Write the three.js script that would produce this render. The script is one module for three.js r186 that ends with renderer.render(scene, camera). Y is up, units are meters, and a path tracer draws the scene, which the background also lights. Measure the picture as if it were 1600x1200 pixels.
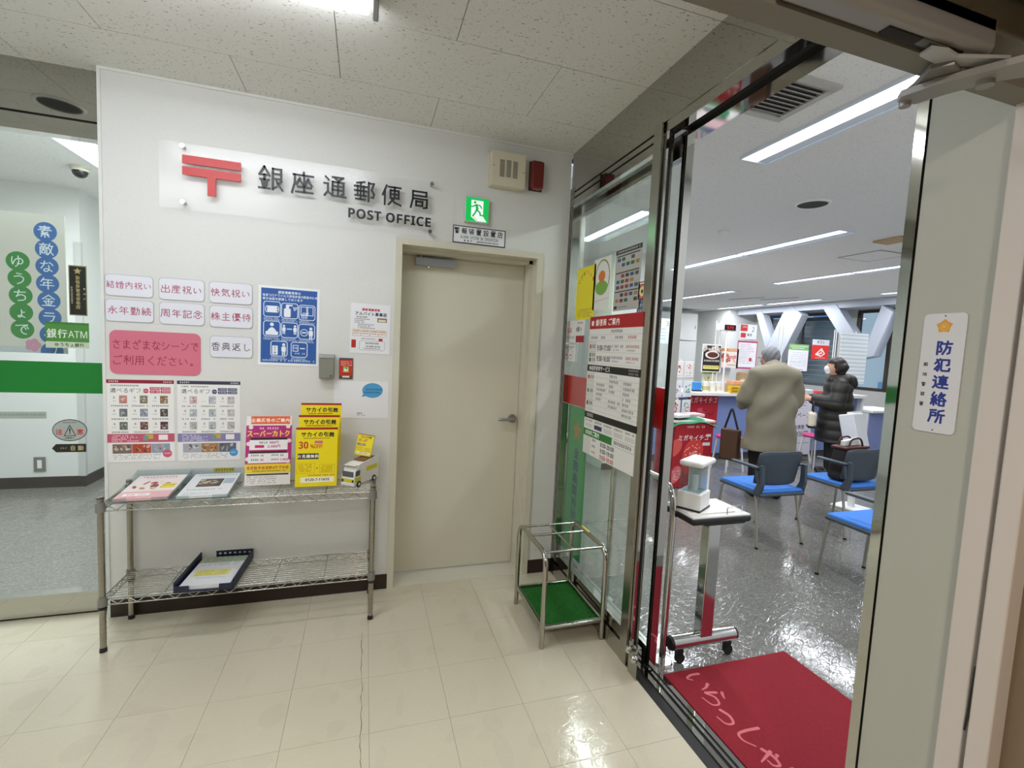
import * as THREE from 'three';
import { RoundedBoxGeometry } from 'three/addons/geometries/RoundedBoxGeometry.js';
import { mergeGeometries, mergeVertices, toCreasedNormals } from 'three/addons/utils/BufferGeometryUtils.js';
import { RectAreaLightUniformsLib } from 'three/addons/lights/RectAreaLightUniformsLib.js';
import { FontLoader } from 'three/addons/loaders/FontLoader.js';
import { TextGeometry } from 'three/addons/geometries/TextGeometry.js';
import { MarchingCubes } from 'three/addons/objects/MarchingCubes.js';

// ---------------------------------------------------------------- camera, sky, exposure, large lights
const scene = new THREE.Scene();
const camera = new THREE.PerspectiveCamera(2 * Math.atan(600 / 729.47) * 180 / Math.PI, 4 / 3, 0.02, 60);
camera.position.set(0, 1.455, 2.748);
camera.rotation.order = 'YXZ';
camera.rotation.set(-0.07754235, -0.30599404, 0.04757478);
camera.updateMatrixWorld(true);
scene.add(camera);
scene.background = new THREE.Color().setRGB(0.75, 0.86, 1.0);   // overcast daylight, only beyond the office windows
RectAreaLightUniformsLib.init();
const renderer = new THREE.WebGLRenderer();
renderer.toneMapping = THREE.LinearToneMapping;
renderer.toneMappingExposure = 1.0;
renderer.shadowMap.enabled = true;
const CEIL = 2.66;                       // ceiling height of lobby, office and cash corner
const OFFICE_LIGHT = 60, LOBBY_LIGHT = 36, CASH_LIGHT = 76, CORRIDOR_LIGHT = 110;

// ---------------------------------------------------------------- helpers
const EYE = camera.position.clone();
function on(px, py, axis, value) {       // the point of a plane (x, y or z = value) that a photo pixel looks at
  const d = new THREE.Vector3((px - 800) / 729.47, -(py - 600) / 729.47, -1).applyQuaternion(camera.quaternion);
  return EYE.clone().addScaledVector(d, (value - EYE.getComponent(axis)) / d.getComponent(axis));
}
let seed = 7;
const rnd = () => { seed = (seed * 1664525 + 1013904223) >>> 0; return seed / 4294967296; };
const rr = (a, b) => a + (b - a) * rnd();
const used = new Map();
const numbered = (n) => { const k = used.get(n) ?? 0; used.set(n, k + 1); return k ? n + '_' + String(k).padStart(3, '0') : n; };
const lin = (hex) => new THREE.Color(hex);
function mat(color, roughness = 0.6, metalness = 0, extra = {}) {
  return new THREE.MeshStandardMaterial({ color: lin(color), roughness, metalness, side: THREE.DoubleSide, ...extra });
}
function phys(color, roughness, extra = {}) { return new THREE.MeshPhysicalMaterial({ color: lin(color), roughness, side: THREE.DoubleSide, ...extra }); }
function mesh(name, geo, m, parent) {
  const o = new THREE.Mesh(geo, m);
  o.castShadow = o.receiveShadow = true;
  o.name = parent ? name : numbered(name);
  (parent ?? scene).add(o);
  return o;
}
function tag(o, label, category, group) { o.userData.label = label; o.userData.category = category; if (group) o.userData.group = group; return o; }
function thing(name, label, category, [x, y, z] = [0, 0, 0], turn = 0, group) {
  const o = new THREE.Group(); o.name = numbered(name); o.position.set(x, y, z); o.rotation.y = turn; scene.add(o);
  return tag(o, label, category, group);
}
function setting(name, label, geo, m) {
  const o = geo ? new THREE.Mesh(geo, m) : new THREE.Group();
  o.name = numbered(name); o.castShadow = o.receiveShadow = true; o.userData = { kind: 'structure', label, category: name.split('_')[0] }; scene.add(o); return o;
}
const bx = (w, h, d, x = 0, y = 0, z = 0) => new THREE.BoxGeometry(w, h, d).translate(x, y, z);
const bb = (x0, x1, y0, y1, z0, z1) => bx(x1 - x0, y1 - y0, z1 - z0, (x0 + x1) / 2, (y0 + y1) / 2, (z0 + z1) / 2);
const rb = (w, h, d, r, x = 0, y = 0, z = 0, s = 2) => new RoundedBoxGeometry(w, h, d, s, Math.min(r, w / 2.01, h / 2.01, d / 2.01)).translate(x, y, z);
const cyl = (r0, r1, h, n = 20, x = 0, y = 0, z = 0) => new THREE.CylinderGeometry(r0, r1, h, n).translate(x, y, z);
const sph = (r, n = 16, x = 0, y = 0, z = 0) => new THREE.SphereGeometry(r, n, Math.max(6, n >> 1)).translate(x, y, z);
const join = (list) => mergeGeometries(list.map((g) => { const q = g.index ? g.toNonIndexed() : g; for (const k of Object.keys(q.attributes)) if (!['position', 'normal', 'uv'].includes(k)) q.deleteAttribute(k); return q; }));
const V = (x, y, z) => new THREE.Vector3(x, y, z);
// a round bar through points, with rounded corners
function pipe(pts, r, fillet = 0, radial = 8, closed = false) {
  const P = pts.map((p) => (p.isVector3 ? p : V(...p)));
  const out = [];
  for (let i = 0; i < P.length; i++) {
    if (!fillet || i === 0 || i === P.length - 1) { out.push(P[i]); continue; }
    const a = P[i - 1].clone().sub(P[i]), b = P[i + 1].clone().sub(P[i]);
    const t = Math.min(fillet, a.length() * 0.49, b.length() * 0.49);
    const A = P[i].clone().addScaledVector(a.normalize(), t), B = P[i].clone().addScaledVector(b.normalize(), t);
    for (let k = 0; k <= 5; k++) { const s = k / 5; out.push(A.clone().multiplyScalar((1 - s) * (1 - s)).addScaledVector(P[i], 2 * s * (1 - s)).addScaledVector(B, s * s)); }
  }
  const pos = [], nor = [], uv = [], idx = [];
  let n0 = null, len = 0;
  const N = out.length;
  for (let i = 0; i < N; i++) {
    const t = (i === 0 ? out[1].clone().sub(out[0]) : i === N - 1 ? out[i].clone().sub(out[i - 1]) : out[i + 1].clone().sub(out[i]).normalize().add(out[i].clone().sub(out[i - 1]).normalize())).normalize();
    if (!n0) n0 = Math.abs(t.y) < 0.9 ? V(0, 1, 0) : V(1, 0, 0);
    n0 = n0.clone().addScaledVector(t, -n0.dot(t)).normalize();
    const b = t.clone().cross(n0);
    if (i) len += out[i].distanceTo(out[i - 1]);
    for (let k = 0; k <= radial; k++) {
      const a = k / radial * Math.PI * 2, d = n0.clone().multiplyScalar(Math.cos(a)).addScaledVector(b, Math.sin(a));
      pos.push(out[i].x + d.x * r, out[i].y + d.y * r, out[i].z + d.z * r); nor.push(d.x, d.y, d.z); uv.push(k / radial, len);
      if (i && k) { const q = i * (radial + 1) + k; idx.push(q, q - 1, q - radial - 2, q, q - radial - 2, q - radial - 1); }
    }
  }
  for (const [i, s] of [[0, -1], [N - 1, 1]]) {
    const c = pos.length / 3, t = (i ? out[N - 1].clone().sub(out[N - 2]) : out[1].clone().sub(out[0])).normalize().multiplyScalar(s);
    pos.push(out[i].x, out[i].y, out[i].z); nor.push(t.x, t.y, t.z); uv.push(0, 0);
    for (let k = 0; k <= radial; k++) { const q = (i * (radial + 1) + k) * 3; pos.push(pos[q], pos[q + 1], pos[q + 2]); nor.push(t.x, t.y, t.z); uv.push(0, 0); if (k) idx.push(c, c + k, c + k + 1); }
  }
  const g = new THREE.BufferGeometry();
  g.setAttribute('position', new THREE.Float32BufferAttribute(pos, 3)); g.setAttribute('normal', new THREE.Float32BufferAttribute(nor, 3)); g.setAttribute('uv', new THREE.Float32BufferAttribute(uv, 2)); g.setIndex(idx);
  return g;
}
const poly = (pts) => new THREE.Shape(pts.map((p) => new THREE.Vector2(p[0], p[1])));
const extrude = (shape, depth, bevel = 0) => new THREE.ExtrudeGeometry(shape, { depth: depth - 2 * bevel, bevelEnabled: bevel > 0, bevelSize: bevel, bevelThickness: bevel, bevelSegments: 2, curveSegments: 10 }).translate(0, 0, bevel);
function roundRect(w, h, r) {
  const s = new THREE.Shape(), x = w / 2, y = h / 2;
  s.moveTo(-x + r, -y); s.lineTo(x - r, -y); s.absarc(x - r, -y + r, r, -Math.PI / 2, 0); s.lineTo(x, y - r); s.absarc(x - r, y - r, r, 0, Math.PI / 2);
  s.lineTo(-x + r, y); s.absarc(-x + r, y - r, r, Math.PI / 2, Math.PI); s.lineTo(-x, -y + r); s.absarc(-x + r, -y + r, r, Math.PI, Math.PI * 1.5); return s;
}
// planar uv over a geometry's x / y extent
function planarUV(g) {
  g.computeBoundingBox(); const b = g.boundingBox, p = g.attributes.position, uv = new Float32Array(p.count * 2);
  for (let i = 0; i < p.count; i++) { uv[2 * i] = (p.getX(i) - b.min.x) / (b.max.x - b.min.x); uv[2 * i + 1] = (p.getY(i) - b.min.y) / (b.max.y - b.min.y); }
  g.setAttribute('uv', new THREE.BufferAttribute(uv, 2)); return g;
}
// uv in metres, from the two axes a face lies along
function metreUV(g, scale = 1, ox = 0, oy = 0) {
  const q = g.index ? g.toNonIndexed() : g, p = q.attributes.position, n = q.attributes.normal, uv = new Float32Array(p.count * 2);
  for (let i = 0; i < p.count; i++) {
    const a = [Math.abs(n.getX(i)), Math.abs(n.getY(i)), Math.abs(n.getZ(i))], x = p.getX(i), y = p.getY(i), z = p.getZ(i);
    const [u, v] = a[1] > 0.6 ? [x, z] : a[0] > 0.6 ? [z, y] : [x, y];
    uv[2 * i] = u * scale + ox; uv[2 * i + 1] = v * scale + oy;
  }
  q.setAttribute('uv', new THREE.BufferAttribute(uv, 2)); return q;
}
function canvasTexture(w, h, draw, { repeat = false, color = true } = {}) {
  const c = document.createElement('canvas'); c.width = Math.round(w); c.height = Math.round(h);
  const x = c.getContext('2d'); draw(x, c.width, c.height);
  const t = new THREE.CanvasTexture(c); if (color) t.colorSpace = THREE.SRGBColorSpace;
  if (repeat) t.wrapS = t.wrapT = THREE.RepeatWrapping;
  return t;
}

// ---------------------------------------------------------------- a stroke alphabet for the Japanese lettering (100 x 100 grid, y down; ~ is a curved stroke, @ places another glyph in a box)
const GLYPH = {
  金: '50 2 8 36/50 2 92 36/30 36 70 36/16 56 84 56/50 36 50 92/28 64 38 84/72 64 62 84/6 93 94 93', 艮: '18 6 18 94/18 6 82 6 82 48 18 48/18 27 82 27/18 92 46 82/40 50 60 72 92 94/84 56 58 70', 銀: '@金 0 0 47 100/@艮 48 0 52 100',
  座: '54 0 54 12/8 13 96 13/14 13 14 50 2 98/36 28 22 58/36 36 50 56/74 28 60 58/74 36 90 58/56 24 56 92/28 68 86 68/20 92 94 92',
  辶: '10 8 22 20/4 38 20 38 20 72 6 92/20 74 40 90 98 92', 通: '@辶 0 0 100 100/40 6 86 6 66 20/52 12 68 22/40 28 40 82/40 28 88 28 88 80 80 82/40 46 88 46/40 63 88 63/64 28 64 82',
  垂: '78 4 20 12/2 28 98 28/50 10 50 92/26 28 26 74/74 28 74 74/4 50 96 50/8 74 92 74/14 92 86 92', 阝: '20 5 20 98/20 8 80 8 56 40 84 60 76 78 52 78', 郵: '@垂 0 0 62 100/@阝 62 0 42 100',
  亻: '70 4 20 50/48 32 48 98', 更: '6 8 94 8/20 24 80 24 80 62 20 62 20 24/20 43 80 43/50 8 50 62 8 96/26 66 50 84 96 96', 便: '@亻 0 0 36 100/@更 32 0 68 100',
  局: '14 8 86 8 86 30 14 30/14 8 14 50 4 94/14 46 90 46 90 88 74 92/32 60 66 60 66 82 32 82 32 60', 方: '50 2 50 18/6 20 94 20/44 20 40 56 10 96/42 46 80 46 76 86 58 92', 防: '@阝 0 0 40 100/@方 36 0 64 100',
  犭: '84 6 10 40/34 10 70 40 72 70 58 94 40 84/66 50 10 82', 犯: '@犭 0 0 40 100/44 12 90 12 90 48 78 50/44 12 44 84 52 92 94 92 96 74', 車: '10 14 90 14/22 30 78 30 78 64 22 64 22 30/22 47 78 47/4 80 96 80/50 2 50 98', 連: '@辶 0 0 100 100/@車 32 2 66 80',
  糸: '44 2 18 26 52 40/78 22 14 54 84 54/72 42 88 58/50 56 50 96/26 66 12 88/74 66 90 86', 各: '38 2 10 38/32 14 80 14 12 58/36 26 60 42 94 58/24 62 78 62 78 96 24 96 24 62', 絡: '@糸 0 0 46 100/@各 44 0 56 100',
  所: '8 10 44 6/12 26 44 26 44 48 12 48/12 26 12 56 2 94/92 4 60 14/60 14 60 60 48 96/60 40 98 40/80 40 80 98', 築: '26 2 6 24/18 12 48 12/30 12 34 24/70 2 54 22/64 12 96 12/76 12 80 24/8 34 40 34/24 34 24 54/6 56 42 52/54 34 54 46 46 56/54 34 82 34 84 52 96 52/4 66 96 66/50 58 50 98/46 66 8 92/54 66 92 92',
  土: '12 30 88 30/50 4 50 80/4 84 96 72', 地: '@土 0 0 40 100/42 46 96 30 92 62 84 64/70 2 70 72/54 18 54 84 62 92 94 92 96 76', 言: '50 0 50 14/4 18 96 18/20 36 80 36/20 54 80 54/22 70 78 70 78 98 22 98 22 70',
  敬: '4 16 50 16/18 4 18 26/36 4 36 26/16 28 6 50/12 36 46 36 44 90 36 92/16 52 32 52 32 76 16 76 16 52/66 4 54 42/60 22 96 22/86 22 52 96/62 34 94 96', 警: '@敬 0 0 100 54/@言 12 54 76 46', 察: '50 0 50 8/6 22 6 10 94 10 94 22/34 20 10 52/28 28 48 28 20 62/60 26 88 26 72 48/58 30 90 60/30 62 72 62/12 74 88 74/50 74 50 98/30 82 18 94/70 82 84 94',
  罒: '12 4 88 4 88 96 12 96 12 4/38 4 38 96/62 4 62 96', 者: '24 14 76 14/50 0 50 34/6 34 94 34/84 6 14 72/30 52 74 52 74 97 30 97 30 52/30 74 74 74', 署: '@罒 0 0 100 28/@者 0 30 100 70', 幸: '14 16 86 16/50 2 50 98/4 36 96 36/28 42 36 54/72 42 64 54/10 58 90 58/6 76 94 76', 報: '@幸 0 0 52 100/58 8 58 98/58 8 92 8 92 30 82 32/60 46 92 46 62 96/66 54 98 96',
  装: '16 4 16 44/4 14 16 22/2 40 16 32/34 16 96 16/64 2 64 40/38 40 92 40/50 48 50 56/4 58 96 58/46 58 8 84/34 72 34 96 54 90/50 60 66 80 96 96/84 66 66 78', 置: '@罒 0 0 100 27/6 36 94 36/50 28 50 44/28 46 78 46 78 82 28 82 28 46/28 58 78 58/28 70 78 70/12 44 12 96 94 96', 設: '@言 0 0 44 100/60 6 58 28 48 46/60 6 84 6 86 36 96 38/52 54 90 54 76 80 48 98/58 58 74 82 98 98',
  店: '50 0 50 12/8 14 96 14/14 14 14 52 2 98/54 24 54 54/54 36 90 36/32 56 84 56 84 94 32 94 32 56', 礻: '50 2 50 14/14 24 84 24 8 64/50 44 50 98/54 50 84 68', 見: '20 6 80 6 80 62 20 62 20 6/20 25 80 25/20 43 80 43/38 62 34 82 6 96/60 62 60 86 70 94 94 94 96 78', 視: '@礻 0 0 42 100/@見 42 0 58 100', 庁: '50 0 50 12/8 14 96 14/14 14 14 52 2 98/30 34 94 34/64 34 64 90 46 92',
  素: '14 10 86 10/50 0 50 36/18 22 82 22/4 36 96 36/@糸 14 38 72 62', 敵: '30 0 30 10/4 12 58 12/18 16 22 28/42 16 38 28/8 32 8 98/8 32 54 32 54 92 48 94/30 32 30 58/16 46 46 46/20 60 42 60 42 84 20 84 20 60/76 2 62 44/70 22 98 22/92 22 82 64 60 98/68 40 82 74 98 98', 年: '28 2 8 34/22 18 88 18/26 42 82 42/26 42 26 66/4 66 96 66/56 18 56 98', 行: '30 2 8 30/33 26 5 56/22 46 22 98/46 14 94 14/42 42 98 42/74 42 74 88 62 92',
  吉: '6 16 94 16/50 0 50 40/16 40 84 40/20 58 80 58 80 96 20 96 20 58', 結: '@糸 0 0 46 100/@吉 46 0 54 100', 女: '36 2 18 60 78 96/74 22 58 66 10 96/4 30 96 30', 昏: '74 2 18 12/18 12 18 46 46 38/18 26 92 26/54 8 66 40 90 48 94 34/22 56 80 56 80 98 22 98 22 56/22 77 80 77', 婚: '@女 0 0 44 100/@昏 44 0 56 100', 内: '12 22 12 98/12 22 88 22 88 90 74 94/50 2 48 34 24 66/50 38 74 64',
  兄: '20 8 80 8 80 44 20 44 20 8/36 44 32 72 4 96/60 44 60 84 70 94 94 94 96 74', 祝: '@礻 0 0 42 100/@兄 42 0 58 100', 出: '50 0 50 94/16 14 16 44 84 44 84 14/6 54 6 94 94 94 94 54', 産: '50 0 50 8/10 10 90 10/32 14 38 24/68 14 60 24/8 28 96 28/14 28 12 62 2 98/38 36 28 54/32 46 86 46/58 36 58 92/30 68 82 68/22 94 94 94', 快: '18 2 18 98/8 26 4 54/28 22 34 44/44 20 82 20 82 48/36 50 98 50/62 2 62 48 38 98/64 54 94 96',
  気: '26 0 6 32/22 12 90 12/20 26 80 26/10 40 74 40 78 80 92 96 98 78/56 52 10 92/14 54 60 92', 永: '40 2 58 12/28 22 50 22 50 92 36 88/6 40 38 40 8 80/90 24 56 48/52 42 96 84', 勤: '2 14 58 14/18 2 18 26/42 2 42 26/10 30 50 30 50 50 10 50 10 30/30 22 30 96/8 64 52 64/12 78 50 78/2 96 58 92/60 28 96 28 92 90 82 94/78 2 76 46 60 98', 続: '@糸 0 0 44 100/48 14 96 14/72 0 72 32/54 32 90 32/46 62 46 48 98 48 98 62/64 58 62 80 46 98/78 58 78 88 84 94 96 94 98 80',
  周: '14 6 10 66 2 98/14 6 90 6 90 90 76 94/30 24 74 24/52 14 52 42/28 42 76 42/34 56 70 56 70 80 34 80 34 56', 記: '@言 0 0 44 100/50 10 92 10 92 46 52 46 52 86 58 94 92 94 96 74', 念: '50 0 8 34/50 0 92 34/34 28 66 28/28 42 70 42 60 58/10 66 4 88/28 60 28 90 36 97 66 97 70 84/46 56 56 70/80 62 94 82', 木: '4 28 96 28/50 2 50 98/46 28 6 76/54 30 94 72', 朱: '28 4 12 34/20 22 84 22/2 46 98 46/50 0 50 98/46 46 6 88/54 46 96 86', 株: '@木 0 0 40 100/@朱 40 0 60 100',
  主: '42 0 58 12/12 24 88 24/16 56 84 56/50 24 50 94/4 95 96 95', 優: '@亻 0 0 34 100/34 4 98 4/44 12 86 12 86 42 44 42 44 12/44 22 86 22/44 32 86 32/34 58 34 48 98 48 98 58/52 54 52 66 76 66/60 70 36 88/54 76 86 76 36 99/54 82 98 99', 寺: '16 14 84 14/50 0 50 34/4 34 96 34/4 56 96 56/70 44 70 92 54 96/22 66 36 80', 待: '30 2 8 30/33 26 5 56/22 46 22 98/@寺 38 0 62 100', 香: '74 0 22 8/6 20 94 20/50 4 50 46/46 20 6 46/54 20 94 46/24 54 76 54 76 98 24 98 24 54/24 76 76 76',
  典: '18 8 82 8 82 68/18 8 18 68/40 0 40 68/60 0 60 68/18 38 82 38/2 68 98 68/34 76 10 96/66 76 92 96', 返: '@辶 0 0 100 100/36 10 92 6/46 10 44 48 32 76/48 30 84 30 36 78/52 40 92 78', 利: '46 2 8 12/2 30 56 30/30 8 30 96/28 32 2 70/32 36 54 62/68 12 68 66/92 2 92 90 76 94', 用: '16 8 14 64 4 98/16 8 86 8 86 90 74 94/16 34 86 34/16 60 86 60/50 8 50 96', 選: '@辶 0 0 100 100/36 6 60 6 60 18 38 18 38 30 62 30/68 6 92 6 92 18 70 18 70 30 94 30/36 46 96 46/52 36 52 64/80 36 80 64/30 64 98 64/52 70 36 82/78 70 94 82',
  引: '10 8 54 8 54 32 12 32 8 56 54 56 50 90 34 94/84 2 84 98', 越: '10 16 50 16/30 2 30 36/2 36 56 36/30 36 30 76/30 54 54 54/14 54 2 96/8 72 36 90 98 94/58 24 96 24/60 24 60 66 72 56/76 4 82 50 94 70/92 34 70 76', 積: '34 2 6 14/2 32 40 32/20 10 20 98/18 34 2 80/24 40 38 70/46 10 94 10/70 0 70 38/50 24 92 24/42 38 98 38/52 48 90 48 90 82 52 82 52 48/52 59 90 59/52 70 90 70/60 84 44 98/78 84 96 98', 無: '26 0 6 30/16 16 90 16/2 38 98 38/8 64 92 64/24 16 24 64/42 16 42 64/60 16 60 64/78 16 78 64/12 74 4 96/34 76 38 94/58 76 64 94/82 72 96 94', 料: '8 10 14 32/42 8 36 32/2 44 50 44/26 2 26 98/24 46 4 84/28 46 48 78/60 10 70 22/56 36 66 48/52 74 98 62/82 0 82 98',
  企: '50 0 6 42/50 0 94 42/52 36 52 94/52 62 82 62/24 52 24 94/6 95 94 95', 業: '38 0 38 24/62 0 62 24/16 6 26 22/84 6 74 22/6 26 94 26/14 42 86 42/18 56 82 56/4 70 96 70/50 42 50 98/46 72 8 94/54 72 94 94', 広: '50 0 50 12/8 14 96 14/14 14 14 52 2 98/50 30 28 86 84 80/70 60 90 96', 告: '26 4 10 30/20 18 86 18/52 0 52 42/4 42 96 42/22 58 80 58 80 96 22 96 22 58', 案: '50 0 50 8/8 20 8 10 92 10 92 20/46 14 24 46 80 54/70 30 20 56/8 30 94 30/4 66 96 66/50 56 50 98/46 66 8 92/54 66 92 92',
  集: '30 0 10 34/22 14 22 58/24 14 90 14/56 2 56 58/22 28 84 28/22 42 84 42/22 58 92 58/4 72 96 72/50 60 50 98/46 72 8 96/54 72 94 96', 募: '6 10 94 10/32 0 32 20/68 0 68 20/24 24 76 24 76 50 24 50 24 24/24 37 76 37/4 58 96 58/36 52 6 76/62 58 94 74/26 74 74 74 70 94 58 98/48 66 20 98', 融: '4 8 48 8/12 18 42 18 42 36 12 36 12 18/6 46 6 98/6 46 46 46 46 96/12 70 40 70/26 64 26 92/58 20 94 20 94 52 58 52 58 20/76 2 76 88/54 92 96 84/90 76 98 96', 機: '@木 0 0 36 100/46 4 38 18 48 24 38 38 50 38/78 4 70 18 80 24 72 36/36 48 98 48/62 0 70 60 90 96 98 84/92 52 66 92/50 48 36 94/50 64 60 80',
  間: '8 4 8 98/8 4 42 4 42 36 8 36/8 20 42 20/92 4 92 96 80 98/58 4 92 4/58 4 58 36 92 36/58 20 92 20/32 48 68 48 68 90 32 90 32 48/32 69 68 69', 関: '8 4 8 98/8 4 42 4 42 34 8 34/8 18 42 18/92 4 92 96 82 98/58 4 92 4/58 4 58 34 92 34/58 18 92 18/26 52 76 52/20 68 80 68/50 52 50 70 24 94/54 72 80 92', 特: '12 14 4 38/8 26 40 26/2 60 40 50/24 2 24 98/@寺 42 0 58 100', 別: '10 6 50 6 50 36 10 36 10 6/4 52 54 52 50 90 38 94/26 52 4 96/72 10 72 70/94 2 94 92 80 96', 戒: '4 22 96 22/62 0 68 60 88 96 96 80/88 38 54 92/6 52 50 52/18 34 16 62 4 92/38 34 38 92/78 4 90 14',
  番: '80 0 16 8/4 26 96 26/50 6 50 54/28 12 34 22/72 12 66 22/46 28 6 54/54 28 94 54/20 58 80 58 80 98 20 98 20 58/20 78 80 78/50 58 50 98', 注: '10 6 24 18/4 34 18 46/6 96 26 60/58 0 70 12/36 24 96 24/40 56 92 56/66 24 66 92/32 94 98 94', 意: '50 0 50 8/12 10 88 10/32 14 38 24/68 14 62 24/4 26 96 26/24 34 76 34 76 62 24 62 24 34/24 48 76 48/10 74 4 94/28 70 28 90 36 98 66 98 70 88/46 68 54 78/82 72 96 90', 自: '46 0 38 14/18 14 82 14 82 98 18 98 18 14/18 42 82 42/18 70 82 70', 動: '50 2 10 10/2 22 60 22/10 34 52 34 52 66 10 66 10 34/10 50 52 50/31 8 31 94/6 80 56 80/2 96 60 92/62 28 96 28 92 90 82 94/80 2 78 46 60 98',
  週: '@辶 0 0 100 100/@周 34 2 62 78', 円: '12 8 12 98/12 8 88 8 88 90 74 94/12 48 88 48/50 8 50 48', 大: '4 34 96 34/50 2 48 40 6 96/52 40 94 96',
  い: '~14 22 14 60 26 82 38 68/~70 26 84 44 90 66', さ: '~12 28 50 28 88 20/~42 4 54 30 74 58/~28 60 26 80 46 92 78 90', ま: '14 22 86 22/20 44 80 44/~52 4 52 60 50 82 30 92 18 80 34 68 60 76 88 92', '゛': '76 4 84 18/90 0 98 14', '゜': '~80 4 92 4 92 16 80 16 80 4', ざ: '@さ 0 8 88 92/@゛ 0 0 100 100', な: '~8 26 32 26 56 22/~36 4 28 40 10 68/~68 16 84 26 94 40/~64 42 66 70 56 90 36 92 30 80 44 70 66 76 88 92', て: '~8 20 50 16 90 12/~88 14 54 34 44 60 56 84 80 92', で: '@て 0 0 100 100/70 36 78 50/86 30 94 44',
  こ: '~20 16 50 18 80 14/~16 62 20 84 50 92 88 86', ご: '@こ 0 0 92 100/@゛ 0 0 100 100', く: '~74 4 50 30 26 50 50 70 78 96', た: '8 26 58 24/~36 4 28 46 10 94/54 46 86 44/~52 70 56 88 90 90', だ: '@た 0 0 96 100/@゛ 0 0 100 100', '。': '~14 80 26 70 38 80 26 92 14 80', し: '~32 4 30 60 36 88 58 92 88 70', ゆ: '~16 16 12 50 20 78 24 60 44 32 74 28 88 50 74 72 50 66/~56 6 60 50 52 80 36 96', う: '~34 6 50 12 66 12/~18 36 56 30 80 48 70 78 38 96', ち: '10 24 86 20/~42 4 30 50 22 60 52 44 82 56 82 80 58 92 34 94', よ: '~54 6 56 60 50 84 30 90 22 78 40 70 60 78 84 92/56 34 84 32', ょ: '@よ 14 24 74 74',
  の: '~52 16 46 58 26 84 12 62 26 26 58 12 86 32 86 66 58 92', へ: '~4 62 36 26 60 46 96 76', べ: '@へ 0 0 100 100/66 16 74 28/82 8 90 20', る: '~22 12 50 12 76 8 46 36 14 62 50 44 82 50 86 76 64 92 44 92 36 80 50 74 62 84', お: '8 28 60 26/~34 4 34 60 30 88 14 80 24 62 54 48 82 56 84 80 60 92/~72 16 86 24 94 34', ら: '~36 4 50 12 62 16/~30 26 24 50 22 66 50 46 80 56 78 80 40 94', つ: '~8 40 50 24 90 40 86 74 40 90', っ: '@つ 14 28 72 70', や: '~6 44 50 26 88 36 80 62 56 66/~46 6 56 20/~24 20 40 60 54 96', ゃ: '@や 14 26 74 74', せ: '4 40 96 34/~70 10 70 50 66 66 54 60/~28 14 28 70 36 88 84 88', も: '~44 4 36 60 46 88 70 90 84 72 78 56/16 32 66 32/14 56 64 56', と: '~30 6 34 30 44 48/~84 24 34 52 22 72 40 90 86 90', ど: '@と 0 0 92 100/@゛ 0 0 100 100', は: '~16 10 12 50 20 92/40 30 92 28/~70 6 72 70 62 90 46 90 42 78 56 72 76 80 92 92', を: '14 20 80 18/~44 4 30 40 14 58 40 44 54 52 54 72/~88 40 50 58 34 74 48 92 84 90', す: '6 24 94 22/~56 4 56 50 46 66 34 54 46 42 56 60 50 82 32 96', り: '~28 8 26 36 32 52/~70 6 74 50 60 78 38 96', め: '~26 14 34 56 52 84/~62 8 50 50 28 82 12 70 24 40 58 28 86 44 84 74 56 92',
  シ: '16 14 34 24/8 40 26 50/~16 90 56 74 92 30', ー: '8 50 92 50', ン: '12 16 36 32/~14 90 60 72 92 24', サ: '4 30 96 30/28 8 28 56/~70 6 70 54 40 94', カ: '8 28 86 28 80 86 62 92/~46 4 42 50 10 94', ガ: '@カ 0 0 90 100/@゛ 0 0 100 100', イ: '~86 6 52 36 8 58/54 36 54 96', ス: '14 14 80 14 54 58 8 92/56 54 94 92', ハ: '~30 26 24 60 6 88/~58 22 78 52 94 88', パ: '@ハ 0 0 96 100/@゜ 0 0 100 100', バ: '@ハ 0 0 96 100/@゛ 0 0 100 100', ト: '34 4 34 96/36 36 84 62', ク: '~36 4 28 30 8 54/34 20 84 20 66 66 22 96', ラ: '20 10 80 10/10 36 86 36 70 76 26 96', フ: '12 14 88 14 74 64 22 96', キ: '10 30 80 22/6 60 92 52/38 4 56 96', ギ: '@キ 0 0 88 100/@゛ 0 0 100 100',
  ア: '8 14 90 14 80 36 60 50/~50 30 48 64 20 94', ル: '~28 12 26 60 6 92/60 8 60 88 94 58', ミ: '20 10 82 24/22 40 74 52/12 70 84 92', チ: '~76 4 46 16 16 20/4 46 96 46/~52 16 52 60 26 94', コ: '14 18 80 18 80 84/10 84 86 84', ゴ: '@コ 0 0 92 100/@゛ 0 0 100 100', ホ: '6 28 94 28/50 4 50 90 38 86/24 46 8 74/76 46 92 72', ポ: '@ホ 0 0 90 100/@゜ 0 0 100 100', ペ: '@へ 0 0 100 100/~70 10 82 10 82 22 70 22 70 10', ビ: '22 8 22 84 32 90 88 88/22 46 78 34/@゛ 0 0 100 100', ロ: '14 16 86 16 86 88 14 88 14 16', ナ: '4 34 96 34/~54 4 52 50 20 94', ウ: '50 0 50 16/12 42 12 20 88 20 76 66 34 96',
};
const strokeCache = new Map();
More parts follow.
